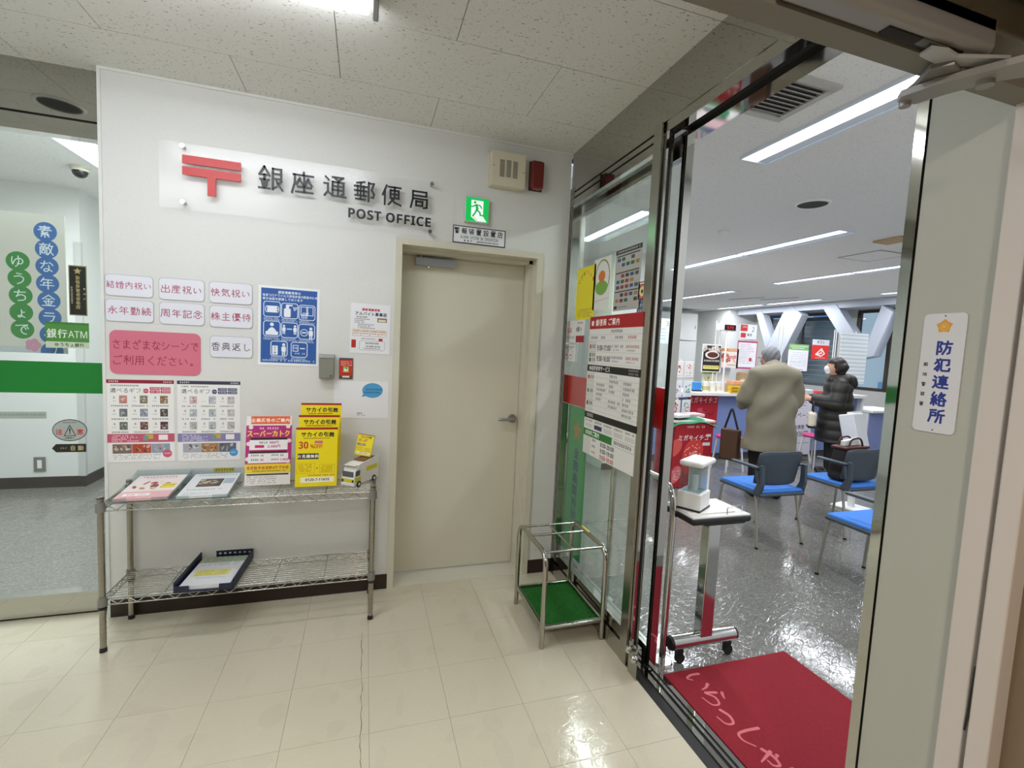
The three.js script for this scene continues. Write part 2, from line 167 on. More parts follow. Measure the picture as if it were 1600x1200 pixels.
function strokesOf(ch) {                 // -> list of {pts, curved}, 0..100
  if (strokeCache.has(ch)) return strokeCache.get(ch);
  const out = [];
  let src = GLYPH[ch];
  if (src === undefined) {               // too small in the photo to be read: a dense made-up character
    let s = ch.codePointAt(0) * 2654435761 >>> 0; const q = () => { s = (s * 1664525 + 1013904223) >>> 0; return s / 4294967296; };
    for (let i = 0; i < 4; i++) { const y = 8 + i * 27 + q() * 8; out.push({ pts: [[6 + q() * 30, y], [64 + q() * 30, y]] }); }
    for (let i = 0; i < 3; i++) { const x = 14 + i * 34 + q() * 8; out.push({ pts: [[x, 4 + q() * 34], [x + (q() - 0.5) * 24, 62 + q() * 34]] }); }
  } else for (const part of src.split('/')) {
    if (part[0] === '@') {
      const [g, x, y, w, h] = part.slice(1).split(' ');
      for (const s of strokesOf(g)) out.push({ curved: s.curved, pts: s.pts.map(([a, b]) => [+x + a * w / 100, +y + b * h / 100]) });
    } else {
      const curved = part[0] === '~', n = part.replace('~', '').split(' ').map(Number), pts = [];
      for (let i = 0; i < n.length; i += 2) pts.push([n[i], n[i + 1]]);
      out.push({ pts, curved });
    }
  }
  strokeCache.set(ch, out); return out;
}
function smooth(s, steps = 6) {
  if (!s.curved || s.pts.length < 3) return s.pts;
  const c = new THREE.CatmullRomCurve3(s.pts.map(([a, b]) => V(a, b, 0)), false, 'centripetal');
  return c.getPoints((s.pts.length - 1) * steps).map((p) => [p.x, p.y]);
}
const latin = (ch) => ch.codePointAt(0) < 0x2000 || ch === '〒';
// writes text whose letters are `size` high: from the left (align 0), centred (0.5) or to the right (1), or downwards when vertical
function write(x, text, px, py, size, color, { weight = 0.1, align = 0, vertical = false, pitch = 1.06, squeeze = 1, font = 'sans-serif', bold = true } = {}) {
  x.save(); x.strokeStyle = x.fillStyle = color; x.lineCap = 'round'; x.lineJoin = 'round';
  const set = () => { x.font = (bold ? 'bold ' : '') + size + 'px ' + font; x.textBaseline = 'alphabetic'; };
  set();
  const widths = [...text].map((ch) => (ch === ' ' ? size * 0.35 : latin(ch) ? x.measureText(ch).width * squeeze : size * pitch * squeeze));
  let total = vertical ? 0 : widths.reduce((a, b) => a + b, 0);
  const room = (align === 0.5 ? 2 * Math.min(px, x.canvas.width - px) : align ? px : x.canvas.width - px) * 0.96;
  if (total > room && !vertical) { const q = room / total; squeeze *= q; widths.forEach((v, i) => { widths[i] = v * q; }); total = room; }
  let cx = px - total * align, cy = py;
  [...text].forEach((ch, i) => {
    if (ch === ' ') { cx += widths[i]; if (vertical) cy += size * 0.4; return; }
    if (latin(ch)) {
      x.save(); x.translate(vertical ? cx - widths[i] / 2 : cx, cy + size * 0.88); x.scale(squeeze, 1); set(); x.fillText(ch, 0, 0); x.restore();
    } else {
      const x0 = vertical ? cx - size / 2 : cx, m = size * 0.05, k = (size - 2 * m) / 100;
      x.lineWidth = Math.max(0.6, size * weight); x.beginPath();
      for (const s of strokesOf(ch)) smooth(s).forEach(([a, b], j) => x[j ? 'lineTo' : 'moveTo'](x0 + (m + a * k) * squeeze, cy + m + b * k));
      x.stroke();
    }
    if (vertical) cy += size * pitch; else cx += widths[i];
  });
  x.restore(); return total;
}
// a line of print too small to read
function smallPrint(x, px, py, w, size, color, density = 0.8) {
  x.save(); x.fillStyle = color;
  for (let u = 0; u < w; u += size * 0.95) if (rnd() < density + 0.15) for (let k = 0; k < 4; k++) x.fillRect(px + u + rnd() * size * 0.25, py + (k + rnd() * 0.4) * size * 0.24, size * (0.3 + rnd() * 0.4), Math.max(0.7, size * 0.11)), k % 2 && x.fillRect(px + u + size * (0.15 + rnd() * 0.5), py, Math.max(0.7, size * 0.12), size * 0.9);
  x.restore();
}
const rrect = (x, a, b, w, h, r) => { x.beginPath(); x.roundRect(a, b, w, h, r); };
const fillR = (x, c, a, b, w, h, r = 0) => { x.fillStyle = c; if (r) { rrect(x, a, b, w, h, r); x.fill(); } else x.fillRect(a, b, w, h); };

// a printed sheet, plate or board: a thin box with its print; `at` is the centre of its back, turned about y (0 faces +z, -90 deg faces -x)
const TURN_GLASS = -Math.PI / 2;
function printMaterial(w, h, draw, { res = 1400, rough = 0.55, coat = 0, max = 900 } = {}) {
  const k = Math.min(res, max / Math.max(w, h));
  return phys('#ffffff', rough, { map: canvasTexture(w * k, h * k, (x, W, H) => draw(x, W, H)), clearcoat: coat, clearcoatRoughness: 0.15 });
}
function sheet(name, label, category, at, w, h, turn, draw, o = {}) {
  const depth = o.depth ?? 0.0012;
  let g;
  if (o.round) g = planarUV(extrude(roundRect(w, h, o.round), depth, o.bevel ?? 0));
  else g = planarUV(bx(w, h, depth, 0, 0, depth / 2));
  const p = mesh(name, g, printMaterial(w, h, draw, o), null);
  p.position.copy(at); p.rotation.order = 'YXZ'; p.rotation.y = turn; if (o.tilt) p.rotation.x = o.tilt; if (o.roll) p.rotation.z = o.roll;
  return tag(p, label, category, o.group);
}
// the same from the photo corners of the sheet on the back wall (z = 0) or on the glass (x = g)
function wallRect(x0, y0, x1, y1, z = 0) { const a = on(x0, y0, 2, z), b = on(x1, y1, 2, z); return { at: V((a.x + b.x) / 2, (a.y + b.y) / 2, z), w: Math.abs(b.x - a.x), h: Math.abs(a.y - b.y) }; }
function wallSheet(name, label, category, [x0, y0, x1, y1], draw, o = {}) {
  const r = wallRect(x0, y0, x1, y1, (o.z ?? 0)); r.at.z += 0.0005;
  return sheet(name, label, category, r.at, o.w ?? r.w, o.h ?? r.h, 0, draw, o);
}

// ---------------------------------------------------------------- materials shared by the building
function speckle(w, base, marks, { blot = 0, blotColor = '#000000' } = {}) {
  return canvasTexture(w, w, (x, W) => {
    x.fillStyle = base; x.fillRect(0, 0, W, W);
    for (let i = 0; i < blot; i++) { x.globalAlpha = 0.02 + rnd() * 0.03; x.fillStyle = blotColor; x.beginPath(); x.ellipse(rnd() * W, rnd() * W, 20 + rnd() * 90, 12 + rnd() * 50, rnd() * 3, 0, 7); x.fill(); }
    for (const [n, color, len, wid, a] of marks) for (let i = 0; i < n; i++) {
      x.globalAlpha = a * (0.4 + rnd() * 0.6); x.strokeStyle = color; x.lineWidth = wid * (0.5 + rnd()); x.lineCap = 'round';
      const u = rnd() * W, v = rnd() * W, l = len * (0.2 + rnd() * 0.9), t = (rnd() - 0.5) * 0.9;
      x.beginPath(); x.moveTo(u, v); x.lineTo(u + Math.cos(t) * l, v + Math.sin(t) * l + (rnd() - 0.5) * 2); x.stroke();
    }
    x.globalAlpha = 1;
  }, { repeat: true });
}
const travertine = speckle(1024, '#e2e1db', [[1700, '#77746c', 9, 1.8, 0.45], [620, '#45433d', 11, 3.0, 0.85], [5000, '#cfcdc6', 6, 1.4, 0.4], [2500, '#efeee9', 6, 1.2, 0.35]]);
const travertineFine = speckle(1024, '#ecebe8', [[2600, '#7f7d78', 13, 1.5, 0.45], [300, '#55534f', 14, 2.0, 0.6], [3000, '#d9d8d4', 6, 1.2, 0.4]]);
const vinylTile = speckle(1024, '#d1cab4', [[5200, '#c3bba5', 7, 1.4, 0.35], [4200, '#dfd9c8', 7, 1.4, 0.35], [260, '#8f8770', 5, 1.2, 0.3]], { blot: 26, blotColor: '#7d745c' });
const stoneTile = speckle(1024, '#777670', [[9000, '#5f5e58', 11, 2.6, 0.6], [8000, '#a9a8a2', 11, 2.4, 0.6], [4400, '#3f3e39', 9, 2.6, 0.55], [3500, '#c6c5bf', 8, 2.2, 0.55]], { blot: 30, blotColor: '#4f4e49' });
const wallPaper = speckle(1024, '#dededa', [[6000, '#d5d5d0', 9, 2, 0.5], [6000, '#e6e6e2', 9, 2, 0.5]]);
const waveBump = canvasTexture(512, 512, (x, W) => {
  x.fillStyle = '#808080'; x.fillRect(0, 0, W, W);
  for (let i = 0; i < 900; i++) { x.globalAlpha = 0.07; x.fillStyle = rnd() < 0.5 ? '#ffffff' : '#000000'; const u = rnd() * W, v = rnd() * W, a = 5 + rnd() * 26, b = 3 + rnd() * 10; for (const [du, dv] of [[0, 0], [W, 0], [-W, 0], [0, W], [0, -W]]) { x.beginPath(); x.ellipse(u + du, v + dv, a, b, 0.5, 0, 7); x.fill(); } }
  x.globalAlpha = 1;
}, { repeat: true, color: false });
const grainBump = canvasTexture(512, 512, (x, W) => { const d = x.createImageData(W, W); for (let i = 0; i < W * W; i++) { const v = 110 + rnd() * 60; d.data[4 * i] = d.data[4 * i + 1] = d.data[4 * i + 2] = v; d.data[4 * i + 3] = 255; } x.putImageData(d, 0, 0); }, { repeat: true, color: false });
const M = {
  wall: mat('#ffffff', 0.75, 0, { map: wallPaper, bumpMap: grainBump, bumpScale: 0.0003 }),
  paintWhite: mat('#dfe0dd', 0.6), cream: mat('#d9d6c4', 0.45), doorPaint: mat('#d5d1bd', 0.42), framePaint: mat('#d3cfbc', 0.4),
  panelPaint: mat('#b6b8ae', 0.45), jambPaint: mat('#d2cbc5', 0.45), brownBase: mat('#2c1c14', 0.4), brownWall: mat('#857460', 0.55), brownSteel: mat('#2f231b', 0.6),
  ceilingTile: mat('#ffffff', 0.85, 0, { map: travertine }), ceilingFine: mat('#ffffff', 0.85, 0, { map: travertineFine }), joint: mat('#4d4a44', 0.9), seam: mat('#6e6654', 0.9),
  floorTile: phys('#ffffff', 0.13, { map: vinylTile, bumpMap: waveBump, bumpScale: 0.004 }),
  officeFloor: phys('#ffffff', 0.1, { map: stoneTile, bumpMap: waveBump, bumpScale: 0.011 }),
  mirror: mat('#b9b8b2', 0.05, 1), steel: mat('#b3b2ac', 0.22, 1), chrome: mat('#c9c9c7', 0.1, 1), aluminium: mat('#9b9b9a', 0.35, 0.85), darkGroove: mat('#15140f', 0.6), blackPlastic: mat('#17171a', 0.45),
  glass: phys('#fafdfb', 0.0, { transmission: 1, thickness: 0, ior: 1.5, specularIntensity: 0.8 }), acrylic: phys('#ffffff', 0.03, { transmission: 1, thickness: 0, ior: 1.45, specularIntensity: 0.7 }),
  white: mat('#e9e9e7', 0.45), paper: mat('#eceae4', 0.7), red: mat('#c9171c', 0.4), green: mat('#067f28', 0.55), lamp: mat('#ffffff', 0.5, 0, { emissive: new THREE.Color(1, 1, 1), emissiveIntensity: 3.2 }), lampSide: mat('#dfe8f4', 0.4), whiteLine: mat('#e3e4df', 0.5),
};
function areaLight(x, y, z, w, d, intensity, color = '#ffffff') {
  const l = new THREE.RectAreaLight(lin(color), intensity, w, d); l.position.set(x, y, z); l.rotation.x = -Math.PI / 2; l.castShadow = true; l.name = numbered('lamp_light'); scene.add(l); return l;
}

// ---------------------------------------------------------------- lobby floor: vinyl tiles one by one
const FX0 = -3.2, FX1 = 1.19, FZ1 = 3.5;
{
  const f = setting('floor_lobby', 'glossy beige vinyl tile floor of the lobby', bb(FX0, FX1, -0.06, -0.0035, -0.15, FZ1), M.seam);
  const p = 0.303, gap = 0.0011, xs = [], zs = [];
  for (let x = 0.043 - 11 * p; x < FX1; x += p) xs.push(x);
  for (let z = 0.447 - 2 * p; z < FZ1; z += p) zs.push(z);
  const variants = new Map();
  for (const x of xs) for (const z of zs) {
    const x0 = Math.max(x + gap / 2, FX0), x1 = Math.min(x + p - gap / 2, FX1), z0 = Math.max(z + gap / 2, -0.15), z1 = Math.min(z + p - gap / 2, FZ1);
    if (x1 - x0 < 0.02 || z1 - z0 < 0.02) continue;
    if (z0 > 2.55 || (x0 < -2.2 && z0 > 1.2)) { continue; }
    const w = +(x1 - x0).toFixed(4), d = +(z1 - z0).toFixed(4), k = w + '_' + d + '_' + Math.floor(rnd() * 5);
    if (!variants.has(k)) variants.set(k, metreUV(bx(w, 0.0035, d), 1, rnd(), rnd()));
    const t = mesh('tile', variants.get(k), M.floorTile, f); t.position.set((x0 + x1) / 2, -0.00175, (z0 + z1) / 2);
  }
  const crack = [], N = 60; let wob = 0;
  for (let k = 0; k <= N; k++) { const z = 0.42 + k * 0.022, x = 0.012 + (wob = wob * 0.8 + rr(-0.004, 0.004)), h = rr(0.0006, 0.0016); crack.push(x - h, 0.0003, z, x + h, 0.0003, z); }
  const ci = []; for (let k = 0; k < N; k++) ci.push(2 * k, 2 * k + 2, 2 * k + 1, 2 * k + 1, 2 * k + 2, 2 * k + 3);
  const cg = new THREE.BufferGeometry(); cg.setAttribute('position', new THREE.Float32BufferAttribute(crack, 3)); cg.setIndex(ci); cg.computeVertexNormals(); mesh('floor_crack', cg, M.seam, f);
  mesh('floor_field', metreUV(join([bb(FX0, FX1, -0.0035, 0, 2.57, FZ1), bb(FX0, -2.2, -0.0035, -0.0002, 1.3, 2.57)])), M.floorTile, f);
}
// ---------------------------------------------------------------- lobby ceiling: rock-wool boards laid in broken bond
{
  const c = setting('ceiling_lobby', 'mottled white rock wool ceiling boards over the lobby', bb(FX0, 1.3, CEIL + 0.006, CEIL + 0.08, -0.15, FZ1), M.joint);
  const rows = [-0.129, 0.334, 0.797, 1.26, 1.722, 2.185, 2.648, 3.11, 3.5], gap = 0.0028, variants = new Map();
  for (let r = 0; r + 1 < rows.length; r++) {
    const z0 = Math.max(rows[r], -0.12) + gap / 2, z1 = Math.min(rows[r + 1], FZ1) - gap / 2, off = r % 2 ? -0.139 : 0.318;
    for (let x = off - 4 * 0.911; x < 1.3; x += 0.911) {
      const x0 = Math.max(x + gap / 2, FX0), x1 = Math.min(x + 0.911 - gap / 2, 1.22); if (x1 - x0 < 0.02) continue;
      const w = +(x1 - x0).toFixed(3), d = +(z1 - z0).toFixed(3), k = w + '_' + d + '_' + Math.floor(rnd() * 3);
      if (!variants.has(k)) variants.set(k, metreUV(bx(w, 0.006, d), 1 / 0.75, rnd(), rnd()));
      const t = mesh('ceiling_board', variants.get(k), M.ceilingTile, c); t.position.set((x0 + x1) / 2, CEIL + 0.003, (z0 + z1) / 2);
    }
  }
}
// ---------------------------------------------------------------- back wall with its door opening
const DX0 = 0.148, DX1 = 1.027, DTOP = 2.04, DREC = -0.16, FR = 0.036;
setting('wall_back', 'off-white papered back wall carrying the post office sign', metreUV(join([bb(-1.208, DX0, 0, CEIL, -0.16, 0), bb(DX1, 1.187, 0, CEIL, -0.16, 0), bb(DX0, DX1, DTOP, CEIL, -0.16, 0)])), M.wall);
setting('trim_1', 'thin white corner strip at the left end of the back wall', bb(-1.213, -1.2, 0, CEIL, -0.02, 0.006), M.whiteLine);
setting('trim_2', 'thin white cornice strip under the lobby ceiling', bb(-1.208, 1.187, CEIL - 0.012, CEIL, 0, 0.008), M.whiteLine);
setting('baseboard_left', 'dark brown baseboard between the glass front and the door', bb(-1.2, DX0, 0, 0.088, 0, 0.006), M.brownBase);
setting('baseboard_right', 'short dark brown baseboard right of the door', bb(DX1, 1.186, 0, 0.088, 0, 0.006), M.brownBase);
{
  const d = setting('door_1', 'plain beige steel door in a cream frame with grey closer');
  mesh('door_frame', join([bb(DX0, DX0 + FR, 0, DTOP, DREC - 0.04, 0.012), bb(DX1 - FR, DX1, 0, DTOP, DREC - 0.04, 0.012), bb(DX0 + FR, DX1 - FR, DTOP - FR, DTOP, DREC - 0.04, 0.012),
    bb(DX1 - FR - 0.022, DX1 - FR, 0, DTOP - FR, DREC - 0.04, -0.075), bb(DX0 + FR, DX0 + FR + 0.008, 0, DTOP - FR, DREC - 0.04, -0.075), bb(DX0 + FR, DX1 - FR, DTOP - FR - 0.022, DTOP - FR, DREC - 0.04, -0.075)]), M.framePaint, d);
  mesh('threshold', metreUV(bb(DX0 + FR, DX1 - FR, -0.004, 0.003, DREC - 0.04, 0.0)), mat('#d6d1c2', 0.35), d);
  const leaf = mesh('door_leaf', bb(DX0 + FR + 0.009, DX1 - FR - 0.024, 0.014, DTOP - FR - 0.024, DREC - 0.045, DREC - 0.005), M.doorPaint, d); leaf.userData.label = 'plain beige door leaf';
  const fz = DREC - 0.005, h = on(800, 653.7, 2, fz), e = on(779, 655, 2, fz);
  const hd = mesh('door_handle', join([new THREE.CylinderGeometry(0.027, 0.029, 0.012, 28).rotateX(Math.PI / 2).translate(h.x, h.y, fz + 0.006), new THREE.CylinderGeometry(0.011, 0.011, 0.045, 16).rotateX(Math.PI / 2).translate(h.x, h.y, fz + 0.03), pipe([[h.x + 0.004, h.y, fz + 0.05], [e.x + 0.01, h.y, fz + 0.052], [e.x - 0.012, h.y, fz + 0.04]], 0.0095, 0.012, 12)]), M.aluminium, d);
  hd.userData.label = 'dull silver lever handle';
  const a = on(649.5, 401, 2, fz + 0.04), b = on(711, 419, 2, fz + 0.04), cl = mesh('door_closer', rb(b.x - a.x, a.y - b.y, 0.045, 0.004, (a.x + b.x) / 2, (a.y + b.y) / 2, fz + 0.0225), mat('#a3a7b0', 0.4, 0.2), d);
  const q0 = on(658, 395, 2, fz + 0.03), q1 = on(731, 404, 2, fz + 0.06);
  mesh('closer_arm', join([pipe([[q0.x, q0.y - 0.005, fz + 0.025], [q1.x, q0.y - 0.005, fz + 0.085]], 0.006, 0, 8), pipe([[q1.x, q0.y - 0.003, fz + 0.085], [q0.x + 0.05, q0.y - 0.003, fz + 0.03]], 0.005, 0, 8), cyl(0.009, 0.009, 0.03, 14, q0.x, q0.y - 0.012, fz + 0.025)]), M.aluminium, cl);
  const s = on(670, 418, 2, fz + 0.04); mesh('closer_screw', cyl(0.006, 0.006, 0.012, 12, s.x, b.y - 0.004, fz + 0.025), M.chrome, cl);
}
// ---------------------------------------------------------------- glass front to the office (plane x = 1.2)
const G = 1.2, OZ0 = 1.016, OZ1 = 1.949;
setting('wall_right', 'polished steel band above the office glass', join([bb(G - 0.004, G + 0.02, 2.445, CEIL, 0, OZ1 + 0.03)]), M.mirror);
setting('trim_3', 'polished steel soffit above the office entrance', join([bb(G, G + 0.045, 2.4, 2.445, 0.96, OZ1 + 0.03), bb(G + 0.1, G + 0.17, 2.4, 2.445, 0.96, OZ1 + 0.03)]), M.mirror);
setting('trim_4', 'black door track slot above the office entrance', bb(G + 0.045, G + 0.1, 2.425, 2.445, 0.96, OZ1 + 0.03), M.darkGroove);
setting('wall_office_lintel', 'wall above the glass front, office side', bb(G + 0.02, G + 0.17, 2.445, CEIL + 0.05, 0, 2.2), M.paintWhite);
{
  const w = setting('window_1', 'fixed glass panel in polished steel frame facing the office');
  mesh('frame', join([bb(G - 0.012, G + 0.045, 0, 0.075, 0, 0.95), bb(G - 0.004, G + 0.04, 0.095, 0.15, 0.06, 0.89), bb(G - 0.012, G - 0.004, 0.075, 0.085, 0, 0.95), bb(G + 0.002, G + 0.04, 0.075, 0.095, 0, 0.95), bb(G - 0.01, G + 0.045, 2.335, 2.375, 0, 0.95), bb(G - 0.01, G + 0.045, 2.385, 2.41, 0, 0.95), bb(G - 0.01, G + 0.045, 2.42, 2.445, 0, 0.95), bb(G - 0.012, G + 0.012, 0, 2.445, 0, 0.018), bb(G - 0.012, G + 0.045, 0, 2.445, 0.028, 0.04), bb(G - 0.012, G + 0.045, 0, 2.445, 0.05, 0.06)]), M.mirror, w);
  mesh('gasket', join([bb(G + 0.0, G + 0.043, 0.075, 2.445, 0.0, 0.055), bb(G + 0.002, G + 0.043, 2.37, 2.425, 0, 0.95)]), M.darkGroove, w);
  mesh('mullion', bb(G - 0.014, G + 0.05, 0, 2.445, 0.89, 0.948), M.steel, w);
  mesh('glass_pane', bb(G + 0.012, G + 0.018, 0.15, 2.335, 0.06, 0.89), M.glass, w);
  mesh('red_band', bb(G + 0.019, G + 0.0195, 1.125, 1.3, 0.06, 0.89), M.red, w);
}
{
  const d = setting('door_2', 'sliding glass door pushed open beside the fixed glass');
  const x = G + 0.085;
  mesh('door_stile', join([bb(x - 0.018, x + 0.018, 0.012, 2.4, OZ0 - 0.03, OZ0 - 0.017), bb(x - 0.018, x + 0.018, 0.012, 2.4, OZ0 - 0.008, OZ0)]), M.mirror, d);
  mesh('door_gasket', bb(x - 0.014, x + 0.014, 0.02, 2.4, OZ0 - 0.018, OZ0 - 0.006), M.darkGroove, d);
  mesh('door_rail', join([bb(x - 0.018, x + 0.018, 0.012, 0.11, 0.0, OZ0 - 0.03), bb(x - 0.018, x + 0.018, 2.3, 2.4, 0.0, OZ0 - 0.03), bb(x - 0.018, x + 0.018, 0.012, 2.4, -0.03, 0.0)]), M.steel, d);
  mesh('glass_pane', bb(x - 0.003, x + 0.003, 0.11, 2.3, 0.0, OZ0 - 0.03), M.glass, d);
  mesh('red_band', bb(x - 0.0045, x - 0.0035, 1.118, 1.305, 0.82, OZ0 - 0.03), M.red, d);
  mesh('pocket_post', join([bb(G + 0.0, G + 0.012, 0, 2.4, 0.952, 0.966)]), M.mirror, d);
  mesh('post_gasket', bb(G + 0.008, G + 0.03, 0, 2.4, 0.949, 0.962), M.darkGroove, d);
}
setting('trim_5', 'steel floor track of the sliding door', join([bb(G + 0.04, G + 0.062, 0, 0.006, 0.97, OZ1), bb(G + 0.075, G + 0.087, 0, 0.008, 0.97, OZ1), bb(G + 0.1, G + 0.12, 0, 0.006, 0.97, OZ1)]), M.mirror);
setting('trim_6', 'dark groove of the sliding door floor track', bb(FX1, G + 0.125, -0.03, 0.001, 0, 2.2), M.darkGroove);
setting('trim_7', 'polished steel door jamb beside the grey panel', bb(G - 0.003, G + 0.14, 0, 2.4, OZ1, OZ1 + 0.024), M.mirror);
setting('wall_panel', 'grey-green painted wall panel holding the police plate', join([bb(G, G + 0.16, 0, CEIL, 1.977, 2.14)]), M.panelPaint);
setting('trim_8', 'dark joint beside the polished door jamb', bb(G + 0.003, G + 0.1, 0, 2.445, OZ1 + 0.024, 1.978), M.darkGroove);
setting('trim_9', 'painted steel jamb of the corridor doorway', join([rb(0.03, 2.66, 0.044, 0.004, G - 0.001, 1.33, 2.155), rb(0.05, 2.66, 0.036, 0.004, G - 0.004, 1.33, 2.206), bb(G, G + 0.1, 0, CEIL, 2.14, 2.2)]), M.jambPaint);
{ // flaked paint and a scuff on the jamb
  const chip = (name, x, color, pts) => { const g = extrude(poly(pts.map(([a, b]) => { const q = on(a, b, 0, x); return [q.z, q.y]; })), 0.0006).rotateY(-Math.PI / 2); g.translate(x, 0, 0); const o = setting(name, color === '#24211f' ? 'dark scuff along the painted jamb' : 'flaked paint patch low on the grey panel', g, mat(color, 0.6)); return o; };
  chip('trim_flake', G - 0.0006, '#a7a291', [[1500, 880], [1512, 876], [1527, 905], [1510, 912], [1502, 935], [1497, 985], [1506, 1010], [1500, 1060], [1488, 1120], [1474, 1118], [1484, 1040], [1490, 960]]);
  chip('trim_flake', G - 0.017, '#24211f', [[1523, 1040], [1527, 1046], [1521, 1090], [1515, 1120], [1508, 1142], [1505, 1140], [1514, 1095]]);
}
setting('trim_10', 'taupe steel head of the corridor doorway', join([bb(-0.8, G, 1.967, 2.3, 2.13, 2.172), bb(-0.8, G, 2.0, 2.3, 2.172, 2.215), bb(-0.8, G, 2.3, CEIL, 2.13, 2.2), bb(-0.86, -0.8, 0, CEIL, 2.13, 2.222)]), mat('#858378', 0.45));
setting('wall_front', 'wall around the corridor doorway, behind the camera', bb(FX0, -0.86, 0, CEIL, 2.13, 2.22), M.paintWhite);
// corridor behind the camera
setting('wall_corridor', 'brown corridor walls behind the camera', join([bb(G + 0.01, G + 0.1, 0, CEIL, 2.224, 4.3), bb(-0.95, -0.86, 0, CEIL, 2.222, 4.3), bb(-0.95, G + 0.1, 0, CEIL, 4.3, 4.4)]), M.brownWall);
setting('ceiling_corridor', 'dark brown corridor soffit above the camera', join([bb(-0.86, G + 0.02, 2.05, 2.13, 2.226, 2.4), bb(-0.86, G + 0.02, 2.13, 2.44, 2.36, 2.4)]), M.brownSteel);
setting('ceiling_corridor_back', 'pale corridor ceiling behind the camera', bb(-0.95, G + 0.1, 2.42, 2.5, 2.4, 4.4), M.paintWhite);
setting('floor_corridor', 'beige corridor floor behind the camera', bb(-0.95, G + 0.1, -0.06, 0.0, FZ1, 4.4), M.floorTile);
// ---------------------------------------------------------------- glass front of the cash corner (left of the back wall, plane z = -0.09)
{
  const w = setting('window_2', 'glass front of the cash machine corner in polished steel');
  mesh('frame', join([bb(FX0, -1.209, 2.43, CEIL, -0.13, -0.06), bb(FX0, -1.209, 2.35, 2.422, -0.13, -0.068), bb(FX0, -1.209, 0.012, 0.118, -0.12, -0.06), bb(-1.222, -1.209, 0, CEIL, -0.13, -0.04)]), M.mirror, w);
  mesh('gasket', join([bb(FX0, -1.209, 2.42, 2.432, -0.12, -0.075), bb(FX0, -1.209, 0, 0.012, -0.12, -0.07)]), M.darkGroove, w);
  mesh('glass_pane', bb(FX0, -1.222, 0.118, 2.35, -0.096, -0.09), M.glass, w);
  const y0 = on(75, 614, 2, -0.088).y, y1 = on(75, 565, 2, -0.088).y;
  mesh('green_band', bb(FX0, -1.222, y0, y1, -0.0895, -0.0885), M.green, w);
}
setting('floor_cash_corner', 'grey speckled floor of the cash machine corner', metreUV(bb(-4.2, -1.1, -0.06, 0.0, -3.2, -0.15)), M.officeFloor);
setting('ceiling_cash_corner', 'white board ceiling of the cash machine corner', metreUV(bb(-4.2, -1.1, CEIL, CEIL + 0.08, -3.2, -0.13)), M.ceilingFine);
setting('wall_cash_corner', 'white walls of the cash machine corner', join([bb(-4.2, -2.43, 0, CEIL, -2.9, -2.42), bb(-2.43, -1.1, 0, CEIL, -3.2, -3.05), bb(-1.2, -1.1, 0, CEIL, -3.2, -0.16), bb(-4.3, -4.2, 0, CEIL, -3.2, -0.13), bb(-4.2, FX0, 0, CEIL, -0.2, -0.1)]), M.paintWhite);
setting('baseboard_cash_corner', 'dark brown baseboard of the cash machine corner', join([bb(-4.2, -2.43, 0, 0.1, -2.42, -2.412), bb(-2.43, -2.422, 0, 0.1, -2.9, -2.412), bb(-2.43, -1.2, 0, 0.1, -3.05, -3.042)]), M.brownBase);
setting('trim_11', 'brushed steel corner guard in the cash machine corner', bb(-2.47, -2.42, 0.1, 2.2, -2.44, -2.408), mat('#c9cac7', 0.4, 0.1));
setting('wall_left', 'white left wall of the lobby', bb(FX0 - 0.1, FX0, 0, CEIL, -0.13, FZ1), M.paintWhite);
// ---------------------------------------------------------------- office shell
const OX1 = 9.3, OZN = -7.9, OZF = 2.2;
setting('floor_office', 'glossy grey mottled stone-look floor of the office', metreUV(bb(G + 0.125, OX1, -0.06, 0.0, OZN, OZF)), M.officeFloor);
setting('ceiling_office', 'white fissured ceiling of the office', metreUV(bb(G + 0.15, OX1 + 0.4, CEIL, CEIL + 0.08, OZN, OZF), 1 / 0.7), M.ceilingFine);
setting('wall_office_near', 'white office wall behind the grey panel', bb(G + 0.16, OX1, 0, CEIL, OZF - 0.12, OZF), M.paintWhite);
setting('wall_office_side', 'white office wall beyond the back wall', bb(1.1, G + 0.02, 0, CEIL, OZN, -0.16), M.paintWhite);
setting('wall_office_far', 'white panelled far wall of the office', bb(G, OX1, 0, CEIL, OZN - 0.1, OZN), M.paintWhite);
setting('wall_office_block', 'white full-height wall block left of the counter', bb(2.82, 3.36, 0, CEIL, OZN, -2.33), M.paintWhite);
setting('baseboard_office', 'dark baseboard of the office wall block', join([bb(2.81, 3.37, 0, 0.08, -2.33, -2.32), bb(G + 0.02, G + 0.03, 0, 0.08, OZN, -0.16)]), M.brownBase);

